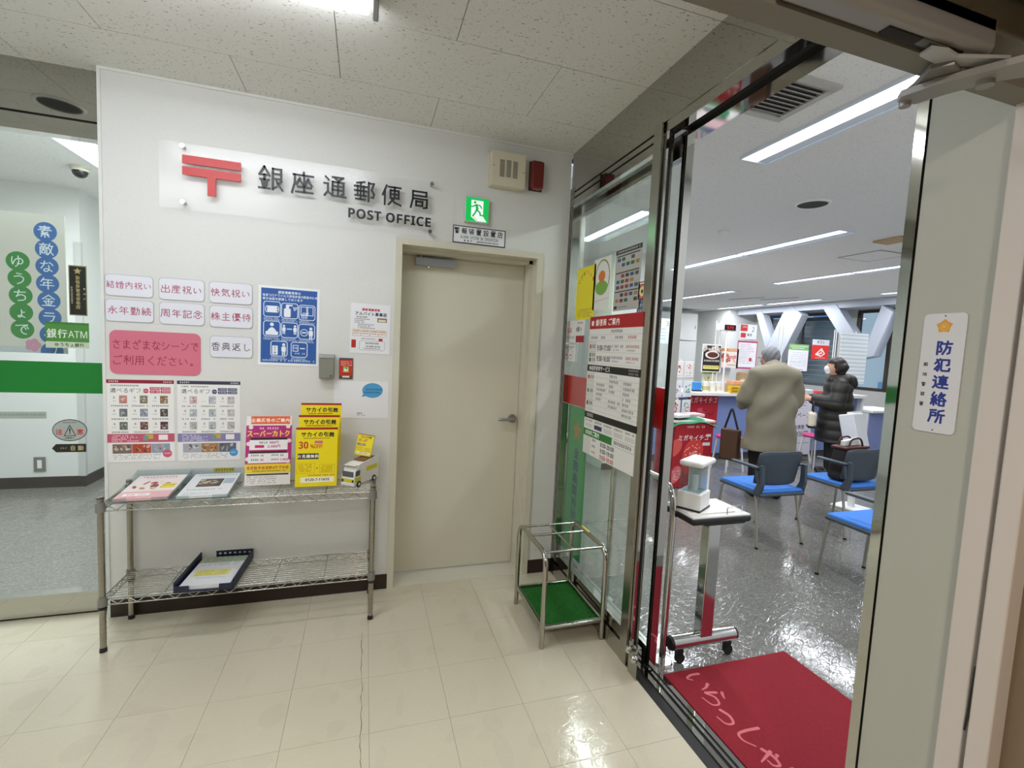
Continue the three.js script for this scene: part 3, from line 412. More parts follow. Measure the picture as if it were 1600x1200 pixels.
// ---------------------------------------------------------------- lamps
function ceilingLamp(x, z0, z1, label) {            // recessed fluorescent trough along z
  const t = thing('ceiling_light', label, 'light', [x, CEIL, (z0 + z1) / 2], 0, 'recessed fluorescent ceiling lights');
  const L = Math.abs(z1 - z0), w = 0.2;
  mesh('tray', join([bx(0.012, 0.03, L, -w / 2, 0, 0), bx(0.012, 0.03, L, w / 2, 0, 0), bx(w, 0.03, 0.012, 0, 0, L / 2), bx(w, 0.03, 0.012, 0, 0, -L / 2)]), M.lampSide, t);
  mesh('diffuser', bx(0.115, 0.012, L - 0.014, -0.035, -0.004, 0), M.lamp, t);
  mesh('reflector', bx(0.072, 0.008, L - 0.014, 0.059, -0.002, 0), M.lampSide, t);
  areaLight(x - 0.035, CEIL - 0.018, (z0 + z1) / 2, 0.11, L - 0.02, OFFICE_LIGHT, '#f2f7ff');
  return t;
}
[[2.22, 0.37, 1.6, 'recessed fluorescent office light beside the air grille'], [2.27, -1.99, -0.76, 'recessed fluorescent office light seen through the fixed glass'],
 [4.14, -1.72, -0.49, 'recessed office light beyond the round ceiling speaker'], [4.14, -2.96, -1.73, 'recessed office light continuing the one beyond the speaker'], [4.14, 0.8, 2.03, 'recessed office light above the seating, near the grey panel'],
 [6.15, -3.13, -1.9, 'recessed office light over the customer side of counter'], [6.15, -1.88, -0.65, 'recessed office light right of the customers'], [6.3, -5.4, -4.17, 'recessed office light behind the counter'], [6.3, -6.64, -5.41, 'recessed office light near the far lockers'],
 [8.3, -5.35, -4.1, 'recessed office light before the white braces'], [8.3, -6.83, -5.5, 'recessed office light before the white column'], [8.3, -3.0, -1.75, 'recessed office light near the window, right end']].forEach((a) => ceilingLamp(...a));
function battenLamp(xr, zc, label) {                // surface-mounted batten along x; its diffuser glows below and to both sides
  const cx = xr - 0.63, t = thing('batten_light', label, 'light', [cx, CEIL, zc]);
  mesh('lamp_body', rb(1.26, 0.03, 0.11, 0.006, 0, -0.016, 0), M.white, t);
  for (const s of [-1, 1]) mesh('lamp_end_cap', rb(0.02, 0.062, 0.115, 0.005, s * 0.62, -0.036, 0), M.aluminium, t);
  mesh('lamp_diffuser', rb(1.2, 0.034, 0.08, 0.012, 0, -0.05, 0), M.lamp, t);
  areaLight(cx, CEIL - 0.07, zc, 1.2, 0.08, LOBBY_LIGHT, '#f1f6ff');
  for (const s of [-1, 1]) { const l = areaLight(cx, CEIL - 0.05, zc + s * 0.043, 1.2, 0.034, LOBBY_LIGHT * 0.5, '#f1f6ff'); l.rotation.set(0, s > 0 ? Math.PI : 0, 0); }
}
battenLamp(on(592, 12, 1, CEIL - 0.03).x, 0.955, 'surface-mounted fluorescent batten on the ceiling above the wire shelf');
battenLamp(-0.68, 1.78, 'surface-mounted fluorescent batten nearer the corridor doorway');
{
  const t = thing('ceiling_light', 'recessed fluorescent light in the cash machine corner', 'light', [-1.82, CEIL, -1.0]);
  mesh('tray', join([bx(0.012, 0.03, 1.24, -0.12, 0, 0), bx(0.012, 0.03, 1.24, 0.12, 0, 0), bx(0.24, 0.03, 0.012, 0, 0, 0.62), bx(0.24, 0.03, 0.012, 0, 0, -0.62)]), M.lampSide, t);
  mesh('diffuser', bx(0.226, 0.012, 1.226, 0, -0.004, 0), M.lamp, t);
  areaLight(-1.82, CEIL - 0.018, -1.0, 0.22, 1.22, CASH_LIGHT, '#f4f8ff');
}
{
  const t = thing('corridor_lamp', 'round warm ceiling lamp of the corridor behind the camera', 'light', [0.1, 2.42, 3.5]);
  mesh('lamp_body', cyl(0.17, 0.17, 0.03, 32, 0, -0.015, 0), M.white, t);
  mesh('lamp_shade', cyl(0.16, 0.14, 0.05, 32, 0, -0.05, 0), M.lamp, t);
  areaLight(0.1, 2.42 - 0.08, 3.5, 0.28, 0.28, CORRIDOR_LIGHT, '#fff0df');
}

// ---------------------------------------------------------------- post office sign: clear acrylic board on stand-offs with raised characters
const boldFont = await new FontLoader().loadAsync('fonts/droid/droid_sans_bold.typeface.json');
function strokeSolid(ch, size, weight, depth) {       // a raised character, centred on x, from 0 to size in y
  const out = [], k = size / 100;
  for (const s of strokesOf(ch)) {
    const p = smooth(s, 4);
    for (let i = 1; i < p.length; i++) {
      const ax = (p[i - 1][0] - 50) * k, ay = (100 - p[i - 1][1]) * k, bx2 = (p[i][0] - 50) * k, by = (100 - p[i][1]) * k, L = Math.hypot(bx2 - ax, by - ay) + weight * 0.98;
      const vertical = Math.abs(bx2 - ax) < Math.abs(by - ay), w = vertical ? weight : weight * 0.82;
      out.push(new THREE.BoxGeometry(L, w, depth - (i % 3) * 0.00005).rotateZ(Math.atan2(by - ay, bx2 - ax)).translate((ax + bx2) / 2, (ay + by) / 2, depth / 2));
    }
  }
  return join(out);
}
{
  const SZ = 0.03, a = on(247.6, 216.7, 2, SZ + 0.006), b = on(707.5, 375, 2, SZ + 0.006), w = b.x - a.x, h = a.y - b.y;
  const t = thing('post_office_sign', 'clear acrylic post office sign with red postal mark and black characters', 'sign', [(a.x + b.x) / 2, b.y, 0.001]);
  const L = (px, py) => { const p = on(px, py, 2, SZ + 0.006); return [p.x - (a.x + b.x) / 2, p.y - b.y]; };
  mesh('acrylic_board', bx(w, h, 0.006, 0, h / 2, SZ), phys('#ffffff', 0.2, { transmission: 1, thickness: 0, ior: 1.49, specularIntensity: 0.45 }), t);
  for (const [px, py] of [[285, 228], [675, 287.5], [286, 315.5], [671.7, 362]]) {
    const [x, y] = L(px, py); mesh('standoff', join([new THREE.CylinderGeometry(0.0075, 0.0075, SZ - 0.004, 16).rotateX(Math.PI / 2).translate(x, y, SZ / 2 - 0.002), new THREE.CylinderGeometry(0.0105, 0.0105, 0.008, 20).rotateX(Math.PI / 2).translate(x, y, SZ + 0.008)]), M.steel, t);
  }
  const redM = mat('#c52622', 0.4), inkM = mat('#1c1c1f', 0.42), zf = SZ + 0.003;
  const [x0, y0] = L(285, 241.7), [x1] = L(376.6, 262), [, yb] = L(285, 254.7), [, yc] = L(285, 259.6), [, yd] = L(285, 272.4), [xs0, ye] = L(324.6, 306.2), [xs1] = L(337.6, 307);
  const pm = mesh('postal_mark', join([bb(x0, x1, yb, y0, zf, zf + 0.008), bb(x0, x1, yd, yc, zf, zf + 0.008), bb(xs0, xs1, ye, yd, zf, zf + 0.008)]), redM, t); pm.userData.label = 'red postal mark';
  [...'銀座通郵便局'].forEach((ch, i) => {
    const cx = [423.7, 473.5, 523.6, 570, 612, 656][i], top = [261.3, 270, 275, 283.5, 290, 297.5][i], bot = [297.5, 303, 309.5, 314.5, 321, 327][i];
    const [x, yt] = L(cx, top), [, yl] = L(cx, bot);
    const g = strokeSolid(ch, yt - yl, 0.0104, 0.006); g.translate(x, yl, zf); mesh('character', g, inkM, t);
  });
  const [tx0, ty0] = L(542, 339), [tx1] = L(671, 354), g = new TextGeometry('POST OFFICE', { font: boldFont, size: 0.0495, depth: 0.004, curveSegments: 5 });
  g.computeBoundingBox(); const s = (tx1 - tx0) / (g.boundingBox.max.x - g.boundingBox.min.x);
  g.scale(s, 1, 1).translate(tx0, ty0, zf); mesh('lettering', g, inkM, t).userData.label = 'black latin lettering';
}
// ---------------------------------------------------------------- signs and boxes above the door
{
  const r = wallRect(727.4, 305.6, 763.5, 350, 0.03), t = thing('exit_sign', 'lit green emergency exit sign with white running figure', 'exit sign', [r.at.x, r.at.y - r.h / 2, 0]);
  mesh('sign_housing', rb(r.w, r.h, 0.028, 0.003, 0, r.h / 2, 0.0145), mat('#c9c9c4', 0.4), t);
  const face = canvasTexture(420, 480, (x, W, H) => {
    fillR(x, '#12c257', 0, 0, W, H); x.fillStyle = '#f4fff6'; x.beginPath(); x.moveTo(98, 50); x.lineTo(320, 50); x.lineTo(320, 360); x.lineTo(392, 470); x.lineTo(200, 470); x.lineTo(98, 390); x.fill();
    x.strokeStyle = x.fillStyle = '#12b050'; x.lineCap = x.lineJoin = 'round'; x.beginPath(); x.arc(166, 92, 24, 0, 7); x.fill();
    const line = (w, ...p) => { x.lineWidth = w; x.beginPath(); p.forEach(([a, b], i) => x[i ? 'lineTo' : 'moveTo'](a, b)); x.stroke(); };
    line(44, [190, 150], [212, 210], [200, 250]); line(24, [180, 140], [140, 175], [104, 185]); line(24, [200, 138], [262, 150], [290, 196]); line(28, [196, 250], [166, 320], [132, 372]); line(28, [210, 246], [262, 290], [268, 340], [318, 346]);
    line(8, [150, 392], [210, 450]);
  });
  const f = mesh('sign_face', bx(r.w * 0.94, r.h * 0.94, 0.003, 0, r.h / 2, 0.0295), mat('#000000', 0.3, 0, { map: face, emissive: new THREE.Color(1, 1, 1), emissiveMap: face, emissiveIntensity: 0.95 }), t);
  f.userData.label = 'glowing green pictogram face';
  const l = new THREE.RectAreaLight(lin('#7dffa6'), 0.8, r.w * 0.9, r.h * 0.9); l.position.set(r.at.x, r.at.y, 0.033); l.rotation.y = Math.PI; l.castShadow = true; scene.add(l); l.name = numbered('exit_sign_light');
}
wallSheet('alarm_plate', 'white alarm notice plate framed in black above the door', 'sign', [708, 351, 788.6, 387.6], (x, W, H) => {
  fillR(x, '#1c1f26', 0, 0, W, H); fillR(x, '#eceef0', W * 0.015, H * 0.05, W * 0.97, H * 0.9);
  write(x, '警報装置設置店', W * 0.5, H * 0.1, H * 0.37, '#20232b', { align: 0.5, weight: 0.1, pitch: 1.27 });
  write(x, 'ALARM SYSTEM IN OPERATION', W * 0.5, H * 0.5, H * 0.25, '#2a2d35', { align: 0.5, bold: false, squeeze: 0.62 });
  write(x, '警視庁', W * 0.3, H * 0.78, H * 0.11, '#20232b', { align: 0.5, pitch: 1.8 }); write(x, '(METROPOLITAN POLICE)', W * 0.66, H * 0.78, H * 0.11, '#20232b', { align: 0.5 });
}, { depth: 0.003 });
{
  const r = wallRect(769.6, 232.4, 820.4, 295.6, 0.06), t = thing('siren_box', 'cream metal siren box with slotted front near the ceiling', 'siren box', [r.at.x, r.at.y - r.h / 2, 0]);
  mesh('housing', join([rb(r.w, r.h, 0.055, 0.004, 0, r.h / 2, 0.0285), bx(r.w * 1.02, r.h * 1.02, 0.006, 0, r.h / 2, 0.004)]), mat('#d8d0b8', 0.45), t);
  const slots = [];
  for (let c = 0; c < 3; c++) for (let k = 0; k < 15; k++) slots.push(bx(r.w * 0.14, r.h * 0.014, 0.002, (c - 1) * r.w * 0.19, r.h * (0.75 - k * 0.033 - (c === 1 ? 0.0 : 0.01)), 0.056));
  const s = mesh('slots', join(slots), M.darkGroove, t); s.userData.kind = 'stuff';
  for (const [u, v] of [[-0.44, 0.56], [0.44, 0.47]]) mesh('screw', new THREE.CylinderGeometry(0.004, 0.004, 0.003, 12).rotateX(Math.PI / 2).translate(u * r.w, v * r.h, 0.057), M.aluminium, t);
}
{
  const r = wallRect(831, 249, 849, 298, 0.04), t = thing('alarm_lamp', 'dark red alarm lamp beside the cream siren box', 'alarm lamp', [r.at.x, r.at.y - r.h / 2, 0]);
  mesh('lamp_base', rb(r.w * 1.02, r.h, 0.012, 0.004, 0, r.h / 2, 0.007), mat('#4a1012', 0.5), t);
  mesh('lamp_lens', rb(r.w * 0.94, r.h * 0.96, 0.045, 0.014, 0, r.h / 2, 0.03, 4), phys('#6e0c10', 0.22, { clearcoat: 0.5 }), t);
}
// ---------------------------------------------------------------- notices on the back wall
const plateText = [['結婚内祝い', 'wedding gifts, five red characters', 164, 427, 240, 466, '#b0496c'], ['出産祝い', 'childbirth gifts, between wedding and recovery plates', 248, 433, 320, 472, '#a8425e'], ['快気祝い', 'recovery gifts, nearest the blue poster in the upper row', 327, 439, 394.5, 477, '#a03c55'], ['永年勤続', 'long service, under the wedding plate', 164.5, 466, 241, 505, '#a8425e'], ['周年記念', 'anniversaries, between long-service and shareholder plates', 249, 471, 320, 509.5, '#a03c55'], ['株主優待', 'shareholder gifts, under the recovery plate', 327.5, 476.5, 395, 514, '#a8425e'], ['香典返し', 'condolence returns in grey ink, beside the pink plate', 328, 524, 395, 560, '#5a4a50']];
for (const [text, about, x0, y0, x1, y1, ink] of plateText) wallSheet('occasion_plate', 'small white plate about ' + about, 'plate', [x0, y0, x1, y1], (x, W, H) => {
  fillR(x, '#b9b6bd', 0, 0, W, H); fillR(x, '#e6e6ee', W * 0.012, H * 0.022, W * 0.976, H * 0.956, H * 0.16);
  write(x, text, W * 0.5, H * 0.3, text.length > 4 ? H * 0.36 : H * 0.4, ink, { align: 0.5, weight: 0.075 });
}, { round: 0.018, depth: 0.003, group: 'rounded occasion plates on the back wall' });
wallSheet('occasion_plate', 'large pink rounded plate below the white occasion plates', 'plate', [171, 515, 314, 587], (x, W, H) => {
  fillR(x, '#d87389', 0, 0, W, H);
  write(x, 'さまざまなシーンで', W * 0.5, H * 0.2, H * 0.24, '#93263f', { align: 0.5, weight: 0.065, pitch: 1.0 }); write(x, 'ご利用ください。', W * 0.5, H * 0.56, H * 0.24, '#93263f', { align: 0.5, weight: 0.065, pitch: 1.0 });
}, { round: 0.03, depth: 0.003, group: 'rounded occasion plates on the back wall' });
function giftPoster(label, rect, bar, accent, band, foods, dot) {
  wallSheet('gift_poster', label, 'poster', rect, (x, W, H) => {
    fillR(x, '#f1f0ee', 0, 0, W, H); fillR(x, bar, 0, 0, W, H * 0.042); smallPrint(x, W * 0.04, H * 0.01, W * 0.14, H * 0.022, '#ffffff'); smallPrint(x, W * 0.84, H * 0.012, W * 0.12, H * 0.02, '#ffffff');
    smallPrint(x, W * 0.07, H * 0.06, W * 0.4, H * 0.02, '#555555');
    write(x, '選べるギフト', W * 0.06, H * 0.1, H * 0.06, '#4a4a4c', { weight: 0.07 });
    x.fillStyle = accent; x.beginPath(); x.arc(W * 0.585, H * 0.132, W * 0.04, 0, 7); x.fill(); smallPrint(x, W * 0.56, H * 0.124, W * 0.05, H * 0.016, '#ffffff');
    for (const [u, v] of [[0.64, 0.085], [0.8, 0.085], [0.64, 0.125], [0.8, 0.125]]) { fillR(x, accent, W * u, H * v, W * 0.15, H * 0.034, 4); smallPrint(x, W * (u + 0.02), H * (v + 0.008), W * 0.11, H * 0.018, '#ffffff'); }
    for (let r = 0; r < 3; r++) for (let c = 0; c < 3; c++) {
      const u = W * (0.08 + c * 0.3), v = H * (0.19 + r * 0.16), k = r * 3 + c;
      smallPrint(x, u + W * 0.02, v + H * 0.01, W * 0.04, H * 0.03, '#8a8a88'); smallPrint(x, u, v + H * 0.06, W * 0.06, H * 0.012, '#a5a5a2'); smallPrint(x, u - W * 0.01, v + H * 0.115, W * 0.22, H * 0.02, '#5d5d5d');
      fillR(x, foods[k], u + W * 0.11, v, W * 0.115, H * 0.095);
      for (let j = 0; j < 9; j++) { x.globalAlpha = 0.55; x.fillStyle = ['#f0ebe4', '#6b5a4c', '#c7b59a', '#a8a4a0'][j % 4]; x.beginPath(); x.ellipse(u + W * (0.125 + rnd() * 0.085), v + H * (0.02 + rnd() * 0.06), W * 0.018 * (0.4 + rnd()), H * 0.01 * (0.5 + rnd()), rnd() * 3, 0, 7); x.fill(); } x.globalAlpha = 1;
    }
    fillR(x, band, 0, H * 0.655, W, H * 0.105); for (let k = 0; k < 4; k++) smallPrint(x, W * 0.07, H * (0.67 + k * 0.022), W * (0.3 + 0.08 * (k % 2)), H * 0.016, '#ffffff', 0.6);
    fillR(x, '#c8b24a', W * 0.56, H * 0.665, W * 0.12, H * 0.055); fillR(x, '#7b9a8c', W * 0.53, H * 0.68, W * 0.08, H * 0.06); fillR(x, '#f3f1ee', W * 0.76, H * 0.67, W * 0.14, H * 0.065);
    const pics = dot === '#d05a74' ? ['#7d6a60', '#b54a34', '#8fa0b5'] : ['#a9b1bd', '#a87c52', '#5a6a80'];
    pics.forEach((p, i) => { fillR(x, p, W * (0.08 + i * 0.285), H * 0.78, W * 0.28, H * 0.115); for (let j = 0; j < 14; j++) { x.globalAlpha = 0.6; x.fillStyle = ['#efe9df', '#3c332c', '#d98a5a', '#c9c9c9'][(j + i) % 4]; x.beginPath(); x.ellipse(W * (0.12 + i * 0.285 + rnd() * 0.2), H * (0.8 + rnd() * 0.075), W * 0.05 * rnd(), H * 0.02 * rnd(), rnd() * 3, 0, 7); x.fill(); } x.globalAlpha = 1; });
    for (let k = 0; k < 3; k++) smallPrint(x, W * 0.08, H * (0.91 + k * 0.022), W * 0.7, H * 0.014, '#8c8c8c', 0.5);
    x.fillStyle = dot; x.beginPath(); x.arc(W * 0.89, H * 0.905, W * 0.07, 0, 7); x.fill(); smallPrint(x, W * 0.845, H * 0.895, W * 0.09, H * 0.018, '#ffffff');
  }, { roll: 0.004 });
}
giftPoster('gift catalogue poster with dark red bar and coloured pictures', [165, 592.5, 273, 720], '#8f1230', '#c4405c', '#c55a72', ['#c9837c', '#7d7a62', '#8a6a4a', '#6b7078', '#8a93a8', '#4b463e', '#5a6660', '#6b3f3a', '#4a2a3a'], '#d05a74');
giftPoster('gift catalogue poster with navy bar and pale grey pictures', [277, 594.5, 375.5, 718], '#3a3a50', '#2f3a64', '#8f86b4', ['#d6b9bc', '#b9bfca', '#c2bcc2', '#b4bac9', '#aab9c6', '#c4c3c6', '#b6b4b4', '#b0b9c6', '#b9b7bd'], '#4d9ad4');
wallSheet('small_label', 'tiny yellow strip label below the navy gift poster', 'label', [334, 731, 366, 736.5], (x, W, H) => { fillR(x, '#d9c83a', 0, 0, W, H); smallPrint(x, W * 0.08, H * 0.2, W * 0.84, H * 0.6, '#6b5f18'); });
wallSheet('hygiene_poster', 'blue hygiene notice poster with rows of white pictograms', 'poster', [403.6, 445, 498, 573], (x, W, H) => {
  fillR(x, '#f0f1f2', 0, 0, W, H); fillR(x, '#2a5ca6', W * 0.045, H * 0.03, W * 0.91, H * 0.935);
  write(x, '銀座通郵便局は', W * 0.5, H * 0.055, H * 0.036, '#f4f7fb', { align: 0.5, weight: 0.12 }); write(x, '新型コロナウイルス感染症拡大防止のため', W * 0.065, H * 0.098, H * 0.036, '#f4f7fb', { weight: 0.12, pitch: 1.0, squeeze: 0.95 }); write(x, '次の取組を実施しております', W * 0.065, H * 0.142, H * 0.036, '#f4f7fb', { weight: 0.12, pitch: 1.0 });
  const cell = (cx, cy, kind) => {
    const s = W * 0.265, u = W * cx - s / 2, v = H * cy - s / 2, wh = '#eef3fa'; x.strokeStyle = x.fillStyle = wh; x.lineWidth = W * 0.012; rrect(x, u, v, s, s, s * 0.16); x.stroke();
    const P = (a, b) => [u + a * s, v + b * s], el = (a, b, r, q = r) => { x.beginPath(); x.ellipse(...P(a, b), r * s, q * s, 0, 0, 7); x.fill(); }, rc = (a, b, w, h, r = 0) => { rrect(x, ...P(a, b), w * s, h * s, r * s); x.fill(); };
    const man = (a, b, k) => { el(a, b, 0.1 * k); rc(a - 0.14 * k, b + 0.12 * k, 0.28 * k, 0.36 * k, 0.08 * k); rc(a - 0.1 * k, b + 0.4 * k, 0.08 * k, 0.34 * k, 0.03); rc(a + 0.02 * k, b + 0.4 * k, 0.08 * k, 0.34 * k, 0.03); };
    if (kind === 0) { rc(0.2, 0.28, 0.6, 0.44, 0.06); x.beginPath(); x.ellipse(...P(0.2, 0.5), s * 0.1, s * 0.2, 0, 0, 7); x.ellipse(...P(0.8, 0.5), s * 0.1, s * 0.2, 0, 0, 7); x.stroke(); }
    if (kind === 1) { rc(0.14, 0.34, 0.42, 0.58, 0.08); rc(0.26, 0.12, 0.2, 0.24, 0.02); rc(0.26, 0.08, 0.42, 0.1, 0.03); for (let k = 1; k < 4; k++) { x.beginPath(); x.arc(...P(0.66, 0.22), s * 0.09 * k, 0, 1.2); x.stroke(); } }
    if (kind === 2) { x.strokeRect(...P(0.12, 0.12), s * 0.76, s * 0.56); x.strokeRect(...P(0.48, 0.12), s * 0.06, s * 0.56); for (let k = 0; k < 4; k++) { x.beginPath(); x.moveTo(...P(0.2 + k * 0.1, 0.92)); x.quadraticCurveTo(...P(0.1 + k * 0.12, 0.7), ...P(0.3 + k * 0.1, 0.5)); x.stroke(); } }
    if (kind === 3) { el(0.5, 0.22, 0.12); x.beginPath(); x.moveTo(...P(0.2, 0.72)); x.quadraticCurveTo(...P(0.5, 0.1), ...P(0.8, 0.72)); x.fill(); rc(0.12, 0.68, 0.76, 0.24, 0.02); }
    if (kind === 4) { man(0.16, 0.22, 0.75); man(0.84, 0.22, 0.75); x.lineWidth = W * 0.018; x.beginPath(); x.moveTo(...P(0.34, 0.42)); x.lineTo(...P(0.66, 0.42)); x.stroke(); }
    if (kind === 5) { x.beginPath(); x.arc(...P(0.34, 0.56), s * 0.22, 0, 7); x.stroke(); rc(0.2, 0.52, 0.28, 0.08); man(0.76, 0.28, 1.0); }
    if (kind === 6) { rc(0.08, 0.3, 0.34, 0.62, 0.02); man(0.78, 0.22, 1.0); x.save(); write(x, 'ATM', ...P(0.25, 0.34), s * 0.17, '#2a5ca6', { vertical: true, pitch: 1.05 }); x.restore(); }
    if (kind === 7) { x.strokeRect(...P(0.12, 0.2), s * 0.3, s * 0.4); write(x, '15', ...P(0.27, 0.28), s * 0.2, wh, { align: 0.5 }); x.lineWidth = W * 0.018; x.beginPath(); x.moveTo(...P(0.54, 0.4)); x.lineTo(...P(0.86, 0.4)); x.stroke(); smallPrint(x, ...P(0.1, 0.7), s * 0.76, s * 0.12, wh); }
    smallPrint(x, u, v + s * 1.06, s * 0.9, H * 0.018, wh); smallPrint(x, u, v + s * 1.16, s * 0.95, H * 0.018, wh);
  };
  [[0.22, 0.29, 0], [0.505, 0.3, 1], [0.79, 0.31, 2], [0.22, 0.535, 3], [0.505, 0.545, 4], [0.79, 0.555, 5], [0.34, 0.785, 6], [0.67, 0.79, 7]].forEach((c) => cell(...c));
  smallPrint(x, W * 0.07, H * 0.925, W * 0.84, H * 0.024, '#eef3fa');
}, { roll: -0.004 });
wallSheet('job_notice', 'white part-time job notice sheet with red heading beside the door', 'notice', [548, 473, 609, 554], (x, W, H) => {
  fillR(x, '#eeeef0', 0, 0, W, H); write(x, '銀座通郵便局', W * 0.5, H * 0.09, H * 0.055, '#b3243c', { align: 0.5, weight: 0.14 });
  write(x, 'アルバイト募集！', W * 0.5, H * 0.165, H * 0.075, '#26315e', { align: 0.5, weight: 0.13, squeeze: 0.98 }); write(x, '￥1，100円', W * 0.14, H * 0.25, H * 0.04, '#444444');
  for (let k = 0; k < 6; k++) smallPrint(x, W * (k < 3 ? 0.1 : 0.18), H * (0.3 + k * 0.035), W * [0.36, 0.24, 0.22, 0.4, 0.3, 0.42][k], H * 0.022, '#3c3c3c');
  fillR(x, '#8c7752', W * 0.66, H * 0.27, W * 0.24, H * 0.085); fillR(x, '#e2dccb', W * 0.69, H * 0.3, W * 0.18, H * 0.045);
  for (let k = 0; k < 4; k++) { x.strokeStyle = '#c07a6c'; x.lineWidth = 2; rrect(x, W * (0.06 + k * 0.215), H * 0.52, W * 0.2, H * 0.13, 6); x.stroke(); fillR(x, '#d8b070', W * (0.08 + k * 0.215), H * 0.535, W * 0.16, H * 0.03); smallPrint(x, W * (0.08 + k * 0.215), H * 0.585, W * 0.15, H * 0.025, '#8a5a50'); }
  fillR(x, '#b5271f', W * 0.04, H * 0.73, W * 0.11, H * 0.16, 4); x.strokeStyle = '#8a8a90'; rrect(x, W * 0.24, H * 0.74, W * 0.63, H * 0.19, 12); x.stroke(); smallPrint(x, W * 0.38, H * 0.77, W * 0.3, H * 0.04, '#222222'); write(x, '03-3561-8110', W * 0.4, H * 0.83, H * 0.045, '#333333'); smallPrint(x, W * 0.34, H * 0.885, W * 0.4, H * 0.025, '#555555');
  fillR(x, '#b5271f', W * 0.71, H * 0.685, W * 0.1, H * 0.05, 3); smallPrint(x, W * 0.28, H * 0.69, W * 0.34, H * 0.022, '#555555');
}, { roll: -0.012 });
{
  const r = wallRect(498.4, 554, 521.6, 592, 0.045), t = thing('key_box', 'small grey wall box with sloping lid below the blue poster', 'box', [r.at.x, r.at.y - r.h / 2, 0]);
  mesh('box_body', rb(r.w, r.h * 0.88, 0.045, 0.005, 0, r.h * 0.44, 0.0235), mat('#84847a', 0.5), t);
  mesh('box_lid', extrude(poly([[0.002, r.h * 0.88], [0.046, r.h * 0.88], [0.036, r.h], [0.002, r.h]]), r.w, 0.002).rotateY(-Math.PI / 2).translate(r.w / 2, 0, 0), mat('#8d8d84', 0.45), t);
  mesh('lock', new THREE.CylinderGeometry(0.006, 0.006, 0.004, 14).rotateX(Math.PI / 2).translate(r.w * 0.3, r.h * 0.12, 0.047), mat('#5c5c55', 0.4), t);
}
{
  const r = wallRect(530, 559, 551, 592.4, 0.008), t = thing('security_card', 'red security notice in a dark holder beside the grey box', 'notice', [r.at.x, r.at.y - r.h / 2, 0.0005]);
  mesh('holder', rb(r.w, r.h, 0.007, 0.002, 0, r.h / 2, 0.0035), mat('#4d4a4b', 0.5), t);
  mesh('card', planarUV(bx(r.w * 0.92, r.h * 0.78, 0.001, 0, r.h * 0.53, 0.0076)), printMaterial(r.w * 0.92, r.h * 0.78, (x, W, H) => {
    fillR(x, '#c72f22', 0, 0, W, H); for (let k = 0; k < 3; k++) smallPrint(x, W * 0.08, H * (0.08 + k * 0.11), W * 0.84, H * 0.07, '#f6e9e2'); fillR(x, '#8fbf4a', W * 0.28, H * 0.42, W * 0.44, H * 0.34, 6); fillR(x, '#f2f2ee', W * 0.36, H * 0.54, W * 0.28, H * 0.16, 3); fillR(x, '#2c2c28', W * 0.5, H * 0.48, W * 0.06, H * 0.14); smallPrint(x, W * 0.12, H * 0.82, W * 0.76, H * 0.08, '#6e0e0a');
  }, { res: 6000, max: 300 }), t);
  mesh('label_strip', bx(r.w * 0.5, r.h * 0.08, 0.001, 0, r.h * 0.11, 0.0076), M.paper, t);
}
wallSheet('mask_notice', 'white notice sheet with a blue speech bubble left of the door', 'notice', [522, 595, 606, 653.6], (x, W, H) => {
  fillR(x, '#ebebee', 0, 0, W, H); x.fillStyle = '#4d9fcf'; x.beginPath(); x.ellipse(W * 0.7, H * 0.24, W * 0.19, H * 0.2, 0, 0, 7); x.fill(); x.beginPath(); x.moveTo(W * 0.54, H * 0.3); x.lineTo(W * 0.5, H * 0.42); x.lineTo(W * 0.62, H * 0.38); x.fill();
  smallPrint(x, W * 0.54, H * 0.19, W * 0.32, H * 0.05, '#1c4c78'); smallPrint(x, W * 0.54, H * 0.27, W * 0.3, H * 0.05, '#1c4c78'); smallPrint(x, W * 0.42, H * 0.84, W * 0.1, H * 0.05, '#555555'); smallPrint(x, W * 0.42, H * 0.9, W * 0.16, H * 0.03, '#888888');
});
